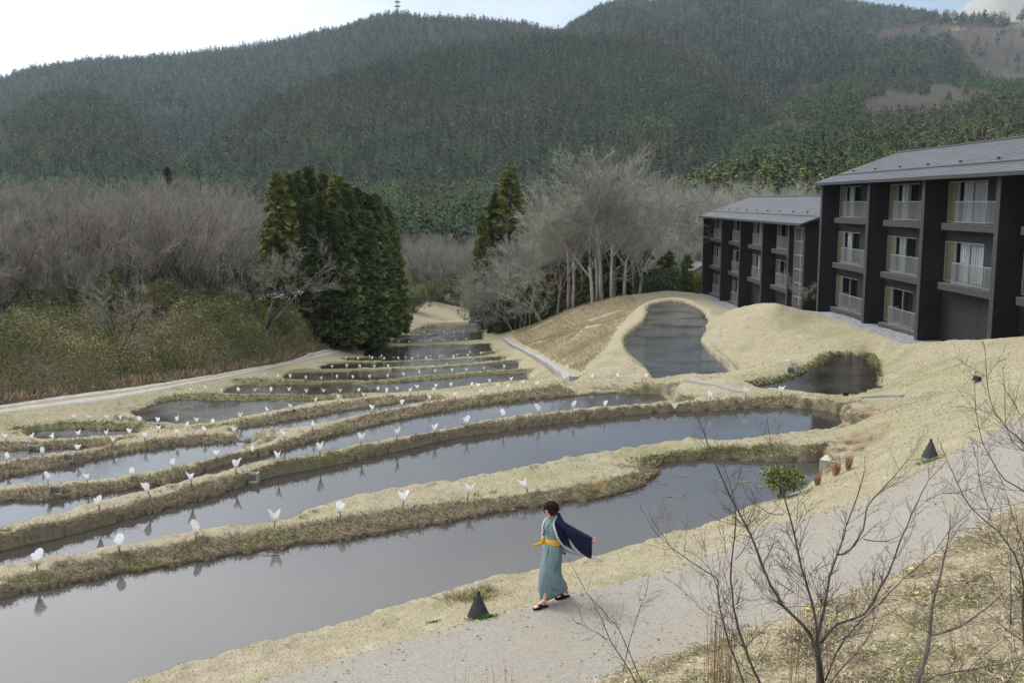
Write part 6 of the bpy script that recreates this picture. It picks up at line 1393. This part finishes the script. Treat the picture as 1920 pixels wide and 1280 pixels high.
# ------------------------------------------------------------------ the walking woman
def person():
    gx_, gy_, _ = W(1036, 1134.5, -6.12); base = gz(gx_, gy_); face = math.atan2(-.466, -.885)
    root = empty('person', (gx_, gy_, base), face)
    M_SKIN = NT('skin'); n = M_SKIN.noise(M_SKIN.obj(), 14, 3); M_SKIN.set(color=M_SKIN.mix(n, (.55,.33,.24), (.62,.40,.30)), rough=.55, spec=.3); M_SKIN.b.inputs['Subsurface Weight'].default_value = .08; M_SKIN = M_SKIN.m
    def cloth(name, c, var=.12, sc=30):
        t = NT(name); p = t.obj(); n = t.noise(p, sc, 4, .6); f = t.noise(t.mapping(p, (1, 1, .18)), 9, 3); t.set(color=t.mix(n, tuple(x*(1-var) for x in c), tuple(x*(1+var) for x in c)), rough=.9, spec=.1); t.bump(f, .5, .02); return t.m
    M_KIM = cloth('teal_cotton', (.185,.268,.278)); _w = M_KIM.node_tree.nodes.new('ShaderNodeTexWave'); _w.bands_direction = 'Y'; _w.inputs['Scale'].default_value = 16; _w.inputs['Distortion'].default_value = 1.2; _tc = M_KIM.node_tree.nodes.new('ShaderNodeTexCoord'); M_KIM.node_tree.links.new(_tc.outputs['Object'], _w.inputs[0]); _bs = [q for q in M_KIM.node_tree.nodes if q.type == 'BSDF_PRINCIPLED'][0]; _src = _bs.inputs['Base Color'].links[0].from_socket; _mx = M_KIM.node_tree.nodes.new('ShaderNodeMix'); _mx.data_type = 'RGBA'; _mx.blend_type = 'MULTIPLY'; _mx.inputs[0].default_value = .28; M_KIM.node_tree.links.new(_src, _mx.inputs[6]); M_KIM.node_tree.links.new(_w.outputs['Color'], _mx.inputs[7]); M_KIM.node_tree.links.new(_mx.outputs[2], _bs.inputs['Base Color']); M_OBI = cloth('mustard_cloth', (.62,.34,.045)); M_NAVY = cloth('navy_cloth', (.012,.016,.038)); M_LIN = cloth('pale_grey_lining', (.46,.47,.52)); M_HAIR = cloth('dark_brown_hair', (.026,.014,.011), .5, 60); M_SOLE = cloth('black_sandal', (.018,.018,.02))
    def zl(x, y):   # ground under a local point
        c, s = math.cos(face), math.sin(face); return gz(gx_ + x*c - y*s, gy_ + x*s + y*c) - base
    # ---- body: one continuous surface (parts fused by voxel remesh)
    B = MB()
    def ell(c, r, seg=20, rg=14, tilt=0.0, shape=None):
        vs = []; ct, st = math.cos(tilt), math.sin(tilt)
        for i in range(rg+1):
            ph = math.pi*i/rg
            for j in range(seg):
                th = 2*math.pi*j/seg; p = [r[0]*math.sin(ph)*math.cos(th), r[1]*math.sin(ph)*math.sin(th), r[2]*math.cos(ph)]
                if shape: p = shape(p)
                vs.append((c[0]+p[0]*ct+p[2]*st, c[1]+p[1], c[2]-p[0]*st+p[2]*ct))
        B.add(vs, [(i*seg+j, i*seg+(j+1) % seg, (i+1)*seg+(j+1) % seg, (i+1)*seg+j) for i in range(rg) for j in range(seg)])
    HC = Vector((.035, 0, 1.475)); TILT = .42
    def head_shape(p):
        x, y, z = p
        if z < 0: k = 1 + z*2.2; x = x*max(.72, k) + .012*(-z/.115); y *= max(.62, 1+z*2.9)
        return [x, y, z]
    ell(HC, (.093, .076, .115), tilt=TILT, shape=head_shape)
    def hp(x, y, z):    # a point in the tilted head's own frame
        ct, st = math.cos(TILT), math.sin(TILT); return (HC[0]+x*ct+z*st, HC[1]+y, HC[2]-x*st+z*ct)
    B.tube([hp(.086, 0, .005), hp(.100, 0, -.018), hp(.108, 0, -.034)], [.008, .011, .013], 8)        # nose
    B.tube([hp(.084, 0, -.066), hp(.090, 0, -.070)], [.018, .010], 8); ell(hp(.072, 0, -.098), (.022, .026, .018), 10, 8)
    for s in (-1, 1):
        B.tube([hp(.078, s*.048, .020), hp(.086, s*.028, .022), hp(.088, s*.012, .016)], [.008, .009, .007], 6)   # brow
        ell(hp(-.004, s*.076, -.008), (.020, .010, .030), 10, 8); ell(hp(.058, s*.042, -.035), (.028, .026, .026), 10, 8)
    B.tube([(-.01, 0, 1.25), (-.005, 0, 1.34), (.015, 0, 1.42)], [.062, .05, .048], 14)                        # neck
    ell((-.02, 0, 1.17), (.095, .15, .19)); ell((-.02, 0, .90), (.10, .15, .16))
    SHL, ELL_, WRL = Vector((-.03, .155, 1.295)), Vector((-.165, .335, 1.20)), Vector((-.335, .485, 1.10))
    SHR, ELR, WRR = Vector((-.03, -.155, 1.295)), Vector((-.17, -.24, 1.08)), Vector((-.30, -.20, .90))
    for a, b, c, s in ((SHL, ELL_, WRL, 1), (SHR, ELR, WRR, -1)):
        B.tube([(0-.02, s*.10, 1.29), a, a.lerp(b, .5), b, b.lerp(c, .5), c], [.05, .048, .042, .036, .031, .023], 12)
        d = (c-b).normalized(); up = Vector((0, 0, 1)); sd = d.cross(up).normalized(); up = sd.cross(d)
        palm = c + d*.035; B.tube([c, palm, c + d*.070], [.021, .027, .024], 10)
        for q, (off, L) in enumerate([(-.020, .040), (-.0075, .048), (.0075, .046), (.019, .036)]):
            r0 = c + d*.066 + up*off; B.tube([r0, r0 + d*L*.45 - sd*.006*s, r0 + d*L*.78 - sd*.02*s + up*off*.15, r0 + d*L - sd*.034*s + up*off*.2], [.0085, .0080, .0073, .0062], 7)
        t0 = c + d*.03 - sd*.012*s + up*.024; B.tube([t0, t0 + d*.028 + up*.026 - sd*.01*s, t0 + d*.055 + up*.036 - sd*.014*s], [.011, .0095, .0075], 7)
    FF, BF = (.235, .075), (-.235, -.075)
    feet = []
    for (fx, fy), hip, knee, heel in ((FF, (0, .075, .88), (.125, .055, .47), 0.0), (BF, (-.02, -.075, .88), (-.03, -.075, .46), .012)):
        zz = zl(fx, fy) + .030; an = Vector((fx-.055, fy*.9, zz+.085+heel)); feet.append((fx, fy, zz, heel))
        B.tube([hip, Vector(hip).lerp(Vector(knee), .5), knee, Vector(knee).lerp(an, .4), an], [.07, .058, .042, .037, .029], 14)
        ell((an[0]-.012, fy, zz+.04+heel), (.034, .028, .036), 12, 8)
        B.tube([an, (fx-.0, fy, zz+.055+heel*.5), (fx+.06, fy, zz+.028), (fx+.095, fy, zz+.018)], [.030, .030, .027, .020], 12)
        for k in range(5):
            yk = fy + (k-2)*.0155*(1 if fy < 0 else -1); L = [.050, .042, .038, .032, .025][k] ; L = L + .02; r = [.0125, .0095, .009, .0085, .008][k]; B.tube([(fx+.075, yk, zz+.016), (fx+.075+L*.6, yk*1.0, zz+.013), (fx+.075+L, yk, zz+.009)], [r, r, r*.8], 7)
    body = B.build('body', M_SKIN, root, True)
    rm = body.modifiers.new('fuse', 'REMESH'); rm.mode = 'VOXEL'; rm.voxel_size = .0055; rm.use_smooth_shade = True
    sm = body.modifiers.new('soft', 'SMOOTH'); sm.iterations = 3; sm.factor = .5
    # face details
    def bit(name, mat, fn): m = MB(); fn(m); return m.build(name, mat, root, True)
    M_EYE = simple_mat('eyelash', (.02,.015,.012), .5); M_LIP = simple_mat('lips', (.48,.17,.14), .5)
    for s in (-1, 1):
        bit('eye', M_EYE, lambda m: m.tube([hp(.0835, s*.044, .002), hp(.0905, s*.030, -.003), hp(.0905, s*.017, -.001)], [.002, .0036, .002], 6))
        bit('eyebrow', M_HAIR, lambda m: m.tube([hp(.080, s*.053, .024), hp(.0935, s*.034, .029), hp(.0955, s*.015, .024)], [.002, .004, .0025], 6))
    bit('mouth', M_LIP, lambda m: m.tube([hp(.086, -.022, -.066), hp(.0985, 0, -.068), hp(.086, .022, -.066)], [.003, .0065, .003], 8))
    # ---- hair: short, swept, as many overlapping locks over a cap
    h = MB(); g = random.Random(3); seg = 28; vs = []
    for i in range(13):
        ph = math.pi*.66*i/12
        for j in range(seg):
            th = 2*math.pi*j/seg; fr = math.cos(th); lim = 1.0 if fr < .2 else 1-.56*(fr-.2)/.8
            p_ = ph*lim; rr = 1 + .05*math.sin(5*th+i) + .04*math.sin(9*th-2*i)
            vs.append(hp(-.008+.108*rr*math.sin(p_)*math.cos(th), .092*rr*math.sin(p_)*math.sin(th), .006+.128*rr*math.cos(p_)))
    h.add(vs, [(i*seg+j, i*seg+(j+1) % seg, (i+1)*seg+(j+1) % seg, (i+1)*seg+j) for i in range(12) for j in range(seg)])
    for k in range(210):
        th = g.uniform(.55, 2*math.pi-.55) if g.random() < .8 else g.uniform(-.6, .6); ph = g.uniform(.5, 1.85) if abs(math.cos(th)) < .8 or math.cos(th) < 0 else g.uniform(.35, .72)
        pts = []
        for q in range(4):
            pq = ph + q*.14; rr = 1.03 + .035*math.sin(q*1.2) + (.16 if q == 3 else .03)*g.random(); pts.append(hp(-.01+.108*rr*math.sin(pq)*math.cos(th+q*.07), .092*rr*math.sin(pq)*math.sin(th+q*.07), .006+.126*rr*math.cos(pq)))
        h.tube(pts, [.006, .010, .008, .002], 5)
    h.build('hair', M_HAIR, root, True)
    # ---- kimono: bodice and wrapped skirt, lofted rings
    def loft(m, rings, n=36, closed_top=False):
        vs = []
        for (cx, cy, cz, ax, ay, tilt, fold, ph) in rings:
            for j in range(n):
                th = 2*math.pi*j/n; k = 1 + fold*math.sin(9*th + ph) + fold*.6*math.sin(14*th - 2*ph); x, y = ax*k*math.cos(th), ay*k*math.sin(th); vs.append((cx+x, cy+y, cz + tilt*x))
        m.add(vs, [(i*n+j, i*n+(j+1) % n, (i+1)*n+(j+1) % n, (i+1)*n+j) for i in range(len(rings)-1) for j in range(n)])
    up = MB(); loft(up, [(-.005, 0, 1.372, .058, .066, -.25, 0, 0), (-.012, 0, 1.335, .085, .115, -.25, 0, 0), (-.02, 0, 1.29, .108, .165, -.15, .01, 1), (-.015, 0, 1.20, .122, .163, 0, .012, 2), (-.012, 0, 1.11, .124, .155, 0, .02, 3), (-.01, 0, 1.03, .118, .148, 0, .028, 4), (-.01, 0, .95, .116, .148, 0, .02, 5)])
    ub = up.build('kimono_bodice', M_KIM, root, True); so = ub.modifiers.new('thick', 'SOLIDIFY'); so.thickness = .008
    cl = MB()
    for s, y1, z1 in ((1, -.06, 1.10), (-1, .055, 1.14)):       # crossed collar bands, left over right
        off = .006 if s > 0 else 0
        cl.tube([(-.065, s*.035, 1.385), (-.01, s*.066, 1.375), (.055+off, s*.055, 1.325), (.098+off, s*.02, 1.24), (.122+off, y1*.6, 1.17), (.124+off, y1, z1)], [.017, .018, .019, .019, .018, .012], 8)
    cl.build('collar', M_KIM, root, True)
    sk = MB(); hz1 = zl(*FF)
    loft(sk, [(-.01, 0, .975, .114, .146, 0, .02, 0), (-.01, 0, .91, .124, .158, 0, .035, .5), (-.005, 0, .84, .132, .165, 0, .03, 1.2), (.01, 0, .74, .138, .158, 0, .025, 2), (.036, .005, .62, .150, .150, .02, .032, 2.8), (.044, .006, .50, .166, .140, .03, .035, 3.6), (.034, .010, .38, .196, .136, .0, .035, 4.3), (.010, .010, .27, .228, .128, -.10, .03, 5), (-.012, .008, .185, .226, .112, -.20, .04, 5.6), (-.020, .006, .145, .230, .106, -.28, .035, 6)])
    sb = sk.build('kimono_skirt', M_KIM, root, True); so = sb.modifiers.new('thick', 'SOLIDIFY'); so.thickness = .006
    # overlap edge of the wrap running diagonally down the front
    ov = MB(); ov.tube([(.118, .06, .93), (.143, .06, .78), (.172, .075, .62), (.15, .115, .46), (.085, .125, .33), (.03, .112, .20)], [.006, .009, .010, .010, .010, .007], 6); ov.build('wrap_edge', M_KIM, root, True)
    # ---- obi with knot and tail
    ob = MB(); loft(ob, [(-.01, 0, .955, .125, .160, 0, .008, 0), (-.01, 0, .975, .131, .166, 0, .01, 1), (-.01, 0, 1.005, .132, .166, 0, .012, 2), (-.01, 0, 1.035, .129, .163, 0, .01, 3), (-.01, 0, 1.05, .122, .156, 0, .008, 4)]); o_ = ob.build('obi', M_OBI, root, True)
    kn = MB(); kn.tube([(.112, -.07, 1.055), (.138, -.065, 1.02), (.142, -.06, .985), (.128, -.06, .945)], [.016, .026, .024, .014], 10); kn.build('obi_knot', M_OBI, root, True)
    tl = MB(); pts = catmull([(.13, -.07, .965), (.18, -.105, .935), (.235, -.13, .925), (.275, -.145, .930)], .02); vs = []
    for i, p in enumerate(pts): w = .020+.012*math.sin(i*.6); vs += [(p[0], p[1], p[2]+w), (p[0]+.004, p[1]+.006, p[2]-w)]
    tl.add(vs, [(2*i, 2*i+2, 2*i+3, 2*i+1) for i in range(len(pts)-1)]); tb = tl.build('obi_tail', M_OBI, root, True); so = tb.modifiers.new('thick', 'SOLIDIFY'); so.thickness = .006
    # ---- jacket (haori): back and side panels, wide sleeves, pale lapel and lining
    def sheet(name, curves, mats, thick=.007, ns=26, wob=.006):
        C = [catmull(c, .03) for c in curves]; R_ = []
        for c in C:
            idx = np.linspace(0, len(c)-1, ns); R_.append(np.stack([np.interp(idx, np.arange(len(c)), c[:, q]) for q in range(3)], 1))
        across = []
        for i in range(ns): across.append(catmull([r[i] for r in R_], .02) if len(R_) > 2 else np.array([R_[0][i], R_[1][i]]))
        nn = 22; G = []
        for i, a in enumerate(across):
            idx = np.linspace(0, len(a)-1, nn); G.append(np.stack([np.interp(idx, np.arange(len(a)), a[:, q]) for q in range(3)], 1))
        G = np.array(G); G[..., 0] += wob*np.sin(np.arange(nn)*.9)[None, :]*np.linspace(0, 1.5, ns)[:, None]; G[..., 1] += wob*np.cos(np.arange(nn)*.8+1)[None, :]*np.linspace(0, 1.5, ns)[:, None]
        m = MB(); m.add(G.reshape(-1, 3), [(i*nn+j, (i+1)*nn+j, (i+1)*nn+j+1, i*nn+j+1) for i in range(ns-1) for j in range(nn-1)]); o = m.build(name, mats[0], root, True)
        o.data.materials.append(mats[1]); so = o.modifiers.new('thick', 'SOLIDIFY'); so.thickness = thick; so.offset = 0; so.material_offset = 1; so.material_offset_rim = 0; return o
    EL = [(-.035, .075, 1.385), (.05, .125, 1.31), (.055, .185, 1.20), (.02, .215, 1.08), (-.06, .235, .97), (-.17, .265, .885), (-.32, .315, .815), (-.48, .37, .75), (-.60, .41, .72)]
    BL = [(-.105, .06, 1.375), (-.135, .15, 1.25), (-.17, .16, 1.1), (-.20, .15, .98), (-.25, .13, .88), (-.33, .12, .80), (-.44, .14, .74), (-.58, .22, .70)]
    ML = [(-.07, .085, 1.392), (-.02, .19, 1.29), (-.035, .225, 1.17), (-.07, .235, 1.05), (-.13, .235, .95), (-.22, .235, .87), (-.36, .25, .79), (-.54, .31, .73)]
    EM = [(-.105, .0, 1.375), (-.15, .0, 1.25), (-.185, .0, 1.1), (-.215, -.01, .96), (-.25, -.02, .86), (-.29, -.02, .79), (-.33, 0, .745), (-.40, .03, .71)]
    BR = [(-.105, -.06, 1.375), (-.13, -.15, 1.25), (-.15, -.17, 1.1), (-.165, -.18, .96), (-.18, -.19, .86), (-.20, -.20, .79), (-.22, -.2, .75), (-.25, -.19, .72)]
    MR = [(-.07, -.085, 1.392), (-.02, -.185, 1.29), (-.03, -.20, 1.17), (-.03, -.205, 1.05), (-.04, -.21, .95), (-.05, -.22, .87), (-.06, -.225, .81), (-.08, -.225, .76)]
    ER = [(-.035, -.075, 1.385), (.045, -.115, 1.31), (.075, -.145, 1.20), (.075, -.165, 1.08), (.065, -.18, .97), (.05, -.19, .89), (.035, -.20, .83), (.02, -.205, .78)]
    sheet('jacket_back', [ML, BL, EM, BR, MR], (M_NAVY, M_LIN)); sheet('jacket_left_front', [EL, ML], (M_NAVY, M_LIN)); sheet('jacket_right_front', [ER, MR], (M_NAVY, M_LIN))
    def lapel(E, sgn, w=.028):
        P = catmull(E, .02); m = MB(); vs = []
        for i, p in enumerate(P):
            ww = w*(1 if i > 4 else .7); vs += [(p[0]+.012, p[1]-sgn*ww*.55, p[2]-ww*.15), (p[0]+.014, p[1]+sgn*ww*.65, p[2]+ww*.35)]
        m.add(vs, [(2*i, 2*i+2, 2*i+3, 2*i+1) for i in range(len(P)-1)]); o = m.build('lapel', M_LIN, root, True); so = o.modifiers.new('thick', 'SOLIDIFY'); so.thickness = .012; so.offset = 0
    lapel(EL, 1, .034); lapel(ER, -1, .026)
    nk = MB(); nk.tube([(-.035, .075, 1.385), (-.085, .055, 1.395), (-.11, 0, 1.392), (-.085, -.055, 1.395), (-.035, -.075, 1.385)], .018, 8); nk.build('jacket_collar', M_NAVY, root, True)
    def sleeve(a, b, c, deep, s, name):
        """wide sleeve hanging under the arm: section = narrow oval, its lower half dropping"""
        pts = [Vector((-.03, s*.10, 1.315)), a + Vector((0, 0, .012)), a.lerp(b, .5) + Vector((0, 0, .012)), b + Vector((0, 0, .012)), b.lerp(c, .5) + Vector((0, 0, .012)), c + (c-b)*.24 + Vector((0, 0, .010))]; n = 24; m = MB(); vs = []
        P = catmull([tuple(p) for p in pts], .03)
        for i, p in enumerate(P):
            t = i/(len(P)-1); d = Vector(P[min(i+1, len(P)-1)]-P[max(i-1, 0)]).normalized(); sd = d.cross(Vector((0, 0, 1))).normalized(); rt = .062 - .022*t; drop = .06 + deep*sstep(t, .12, .75)
            for j in range(n):
                th = 2*math.pi*j/n; x = rt*math.cos(th)*(1 if math.sin(th) > 0 else 1-.35*abs(math.sin(th))); zz_ = rt*.9*math.sin(th) if math.sin(th) > 0 else drop*math.sin(th); wv = .020*math.sin(3*th+7*t)*t + .010*math.sin(5*th-11*t)*t
                q = Vector(p) + sd*(x + wv) + Vector((0, 0, 1))*zz_ + d*(.04*math.sin(th) if math.sin(th) < 0 else 0)*t - (Vector((.10, 0, 0))*(-zz_ if zz_ < 0 else 0)*1.1*t); vs.append(q)
        m.add(vs, [(i*n+j, i*n+(j+1) % n, (i+1)*n+(j+1) % n, (i+1)*n+j) for i in range(len(P)-1) for j in range(n)]); o = m.build(name, M_LIN, root, True); o.data.materials.append(M_NAVY); so = o.modifiers.new('thick', 'SOLIDIFY'); so.thickness = .006; so.material_offset = 1; so.material_offset_rim = 1
    sleeve(SHL, ELL_, WRL, .23, 1, 'jacket_sleeve'); sleeve(SHR, ELR, WRR, .20, -1, 'jacket_sleeve')
    # ---- sandals
    for fx, fy, zz, heel in feet:
        m = MB(); pr = []
        for k in range(28):
            an = 2*math.pi*k/28; x = .135*math.cos(an); w = .046 + .008*math.cos(an) - .004*math.cos(2*an); pr.append((fx+.015+x, fy+w*math.sin(an)))
        m.prism(pr, 'z', zz-.028, zz-.002); so_ = m.build('sandal', M_SOLE, root, bevel=.005)
        st = MB()
        for s in (-1, 1): st.tube([(fx+.088, fy, zz+.004), (fx+.070, fy+s*.012, zz+.040), (fx+.03, fy+s*.042, zz+.040), (fx-.02, fy+s*.052, zz-.008)], [.008, .011, .011, .009], 8)
        link('strap', st.mesh('strap', M_SOLE, True), so_)
    tag(root, 'woman in teal kimono, yellow sash and open navy jacket walking down the path', 'person')
person()
# ------------------------------------------------------------------ leafless shrubs in front of the path
M_SHRUB = bark_mat('purplish_shrub_bark', (.055,.043,.04), (.15,.125,.115), 22); M_SHTW = bark_mat('purplish_shrub_twigs', (.075,.058,.052), (.145,.12,.11), 3); M_STUMP = bark_mat('grey_cut_stem_bark', (.075,.062,.052), (.19,.17,.15), 18)
def shrub(label, stems, Y, seed, tips=True, r_base=.02, density=1.0, bark=None, name='bare_shrub', twlen=1.0, cat='shrub'):
    """stems: lists of survey points (u, v) with optional base radius; each stem stands in its own slightly different distance"""
    g = random.Random(seed); T = MB(); tw = []; budz = []
    u0, v0 = stems[0][0][0]; x0, y0, z0 = WY(u0, v0, Y); org = Vector((x0, y0, gz(x0, y0)))
    def rv(): return Vector((g.uniform(-1, 1), g.uniform(-1, 1), g.uniform(-1, 1)))
    def twig(p, d, L, r, lvl):
        n = 3; q = [p]; d = d.normalized()
        for k in range(n):
            d = (d + rv()*.22 + Vector((0, 0, .10))).normalized(); q.append(q[-1] + d*(L/n))
        for a, b in zip(q[:-1], q[1:]): tw.append((*a, *b, r))
        if lvl > 0:
            for k in range(int(L*13)+1):
                t = g.uniform(.15, 1); i = min(int(t*n), n-1); pp = q[i].lerp(q[i+1], t*n-i); s = d.cross(rv()).normalized(); twig(pp, d*.75 + s*g.uniform(.5, 1.0), L*g.uniform(.22, .5), r*.7, lvl-1)
        budz.append(q[-1])
    for st, rb in stems:
        yb = Y + g.uniform(-.06, .06); ye = Y + g.uniform(-.55, .55); P = []
        for i, (u, v) in enumerate(st): t = i/max(1, len(st)-1); P.append(Vector(WY(u, v, yb + (ye-yb)*t)))
        C = [Vector(c) for c in catmull([tuple(p) for p in P], .07)]; n = len(C)
        if n < 3: continue
        C = [c + rv()*.006 for c in C]; R_ = [max(.0032, rb*.82*(1-.82*i/(n-1)))*(1+.10*g.uniform(-1, 1)) for i in range(n)]
        T.tube([c - org for c in C], R_, 7)
        L = sum((C[i+1]-C[i]).length for i in range(n-1))
        for k in range(int(L*13*density)):
            t = g.uniform(.12, 1.0); i = min(int(t*(n-1)), n-2); p = C[i]; d = (C[i+1]-C[i]).normalized(); s = d.cross(rv()).normalized(); a = g.uniform(.6, 1.25); twig(p, d*math.cos(a) + s*math.sin(a) + Vector((0, 0, .15)), twlen*g.uniform(.12, .55)*(1.05-.35*t), max(.0018, min(.0036, R_[i]*.36)), 1)
        if tips: twig(C[-1], C[-1]-C[-2], .18*twlen, .0028, 1)
    if density < .8:
        for q in tw: T.tube([Vector(q[:3])-org, Vector(q[3:6])-org], [q[6], q[6]*.75], 4, False)
        tw = []
    r = empty(name, org); T.build('stem', bark or M_SHRUB, r, True)
    if tw:
        A = np.array(tw); a = A[:, :3]-np.array(org); b = A[:, 3:6]-np.array(org); rr = A[:, 6:7]; d = b-a; d /= np.linalg.norm(d, axis=1, keepdims=True)+1e-9; s = np.cross(d, np.random.default_rng(seed).normal(size=d.shape)); s /= np.linalg.norm(s, axis=1, keepdims=True)+1e-9; u = np.cross(d, s); n = len(A); i = np.arange(n); o = [s*math.cos(2.094*k)+u*math.sin(2.094*k) for k in range(3)]
        V = np.concatenate([a+q*rr for q in o] + [b+q*rr*.75 for q in o]); Q = np.concatenate([np.stack([i+k*n, i+((k+1) % 3)*n, i+(3+(k+1) % 3)*n, i+(3+k)*n], 1) for k in range(3)])
        bd = np.array([tuple(q-org) for q in budz]); m = len(bd); s_ = .005; o6 = np.array([[s_*.6,0,0],[-s_*.3,s_*.5,0],[-s_*.3,-s_*.5,0],[0,0,s_*2.2]]); nb = len(V); V = np.concatenate([V] + [bd+k for k in o6]); j = np.arange(m)+nb
        TR = np.concatenate([np.stack([j+p*m, j+q*m, j+3*m], 1) for p, q in ((0, 1), (1, 2), (2, 0))]); link('twigs', mesh_np('twigs', V, [Q, TR], M_SHTW), r)
    return tag(r, label, cat, 'leafless shrubs in front of the path' if cat == 'shrub' else None)
c8 = lambda L: [(1120+x/2, 640+y/2) for x, y in L]
shrub('large bare shrub with several upright stems fanning out, in the middle of the foreground', [
 (c8([(830,1320),(828,1240),(822,1120),(850,1000),(870,880),(900,800),(935,690),(975,580),(1000,500)]), .024), (c8([(900,800),(950,780),(1000,700),(1010,620),(1060,560),(1110,510),(1150,460),(1175,430)]), .013),
 (c8([(842,1320),(838,1230),(800,1100),(740,1030),(690,980),(650,910),(620,840),(580,740),(540,660),(500,580),(460,490),(430,420),(400,340),(372,278)]), .024), (c8([(850,1290),(820,1050),(790,920),(765,850),(740,720),(700,590),(680,480),(650,390),(636,290)]), .018),
 (c8([(836,1130),(900,1060),(1000,1020),(1050,940),(1090,870),(1130,760),(1160,690),(1200,600),(1230,540),(1262,500)]), .019), (c8([(856,1270),(900,1160),(960,1080),(1060,980),(1150,890),(1260,790),(1330,700),(1385,650)]), .012),
 (c8([(860,1300),(930,1210),(1000,1130),(1030,1060),(1050,1000)]), .010), (c8([(700,980),(640,960),(590,900),(560,860)]), .007), (c8([(820,1000),(760,990),(700,1000)]), .006), (c8([(1000,740),(1060,750),(1110,740),(1140,720)]), .008), (c8([(1230,600),(1290,570),(1350,570),(1400,550)]), .005), (c8([(700,650),(640,640),(590,610),(560,580)]), .006)], 9.55, 3, density=1.15)
shrub('tall slender bare shrub with two dark stems left of the big fanning one', [
 (c8([(630,1330),(600,1260),(570,1190),(540,1110),(520,1040),(505,940),(500,850),(515,740),(520,650),(505,560),(480,480),(455,420)]), .018), (c8([(560,1330),(545,1270),(510,1170),(480,1090),(460,1000),(450,920),(445,885),(360,830),(290,780),(230,730),(185,665)]), .015), (c8([(450,930),(420,850),(370,800)]), .007), (c8([(520,820),(560,760),(600,690),(660,640)]), .006), (c8([(470,1040),(400,1010),(340,950),(290,910)]), .005)], 9.5, 4, density=1.1)
shrub('thick grey cut stem with one long side branch at lower right', [(c8([(1170,1340),(1200,1270),(1232,1180),(1246,1090),(1256,1000),(1276,920),(1296,830),(1316,740),(1324,645)]), .034), (c8([(1250,1100),(1330,1080),(1430,1020),(1500,960),(1552,912)]), .019), (c8([(1300,800),(1340,720),(1390,660)]), .005), (c8([(1318,720),(1380,700),(1440,700)]), .004), (c8([(1250,1090),(1180,1060),(1120,1020),(1080,1000)]), .006)], 9.0, 5, tips=False, density=.5, bark=M_STUMP, twlen=.8)
shrub('bare shrub with whip-like upright stems at the right edge of the photo', [
 (c8([(1640,1330),(1610,1180),(1595,1040),(1600,920),(1565,800),(1510,720),(1460,680),(1400,620),(1350,530),(1310,440)]), .016), (c8([(1660,640),(1600,560),(1530,520),(1470,430),(1430,330),(1418,190)]), .010), (c8([(1690,460),(1620,400),(1545,330),(1490,270),(1465,180),(1455,70)]), .010), (c8([(1640,440),(1560,380),(1530,300),(1530,170)]), .007),
 (c8([(1650,900),(1600,760),(1560,660),(1530,560)]), .010), (c8([(1550,1060),(1550,900),(1550,800)]), .008), (c8([(1700,1180),(1610,1130),(1540,1080),(1480,1030),(1430,1000)]), .010), (c8([(1690,1000),(1640,880),(1600,820),(1570,740)]), .012), (c8([(1640,330),(1590,280),(1560,230)]), .006), (c8([(1480,640),(1440,560),(1425,450)]), .005)], 8.4, 6, density=1.2)
shrub('sparse young bare shrub between the walking woman and the fanning one', [
 ([(1226,1330),(1171,1200),(1152,1169),(1133,1146),(1119,1130)], .008), ([(1215,1330),(1180,1255),(1145,1200),(1126,1153),(1108,1122),(1096,1104),(1075,1064)], .010), ([(1168,1262),(1180,1200),(1194,1158),(1208,1118),(1214,1096)], .006), ([(1140,1200),(1110,1180),(1080,1165)], .004), ([(1290,1010),(1265,1035),(1240,1000),(1222,975)][::-1][0:1]+[(1221,972),(1240,1000),(1266,1034)], .004)], 9.9, 7, density=.75, twlen=.7)
shrub('low bare branches trailing along the bottom right corner', [(c8([(1150,1330),(1250,1260),(1330,1240),(1450,1220),(1560,1200),(1640,1180)]), .012), (c8([(1300,1330),(1360,1260),(1420,1200),(1480,1150)]), .008), (c8([(1500,1330),(1560,1240),(1600,1160)]), .009)], 8.0, 8, density=1.1)
def reeds(u0, u1, v0, v1, Y, n, label, seed):
    g = random.Random(seed); m = MB(); x0, y0, _ = WY((u0+u1)/2, v0, Y); z0 = gz(x0, y0); r = empty('reed_clump', (x0, y0, z0))
    for k in range(n):
        u = g.uniform(u0, u1); y = Y + g.uniform(-.25, .25); top = Vector(WY(u + g.uniform(-14, 14), g.uniform(v1, v1+(v0-v1)*.5), y)); b = Vector(WY(u, v0, y)); b.z = gz(b.x, b.y)-.02; mid = b.lerp(top, .5) + Vector((g.uniform(-.03, .03), 0, 0)); m.tube([b-r.location, mid-r.location, top-r.location], [.0038, .003, .0016], 4)
    m.build('stems', simple_mat('reddish_reed', (.24,.145,.085), .8, .3, 3), r); tag(r, label, 'reeds')
reeds(1330, 1375, 1300, 1120, 9.7, 46, 'upright reddish reeds behind the two dark stems in the foreground', 1)
reeds(850, 960, 1330, 1225, 10.6, 14, 'few reddish reed tips at the bottom edge below the walking woman', 2)
reeds(1480, 1560, 1240, 1060, 10.1, 16, 'thin reddish stalks behind the fanning shrub', 3)
# ------------------------------------------------------------------ air
def haze():
    m = MB(); m.box(-5200, 5200, -60, 5600, -60, 1150); me = m.mesh('haze'); o = link('haze', me)
    mat = bpy.data.materials.new('haze'); mat.use_nodes = True; nt = mat.node_tree; nt.nodes.clear(); out = nt.nodes.new('ShaderNodeOutputMaterial'); v = nt.nodes.new('ShaderNodeVolumePrincipled')
    v.inputs['Color'].default_value = (.74, .86, 1.0, 1); v.inputs['Density'].default_value = HAZE_D; v.inputs['Anisotropy'].default_value = .2
    nt.links.new(v.outputs[0], out.inputs['Volume']); me.materials.append(mat); tag(o, kind='stuff')
HAZE_D = 0.00007
haze()
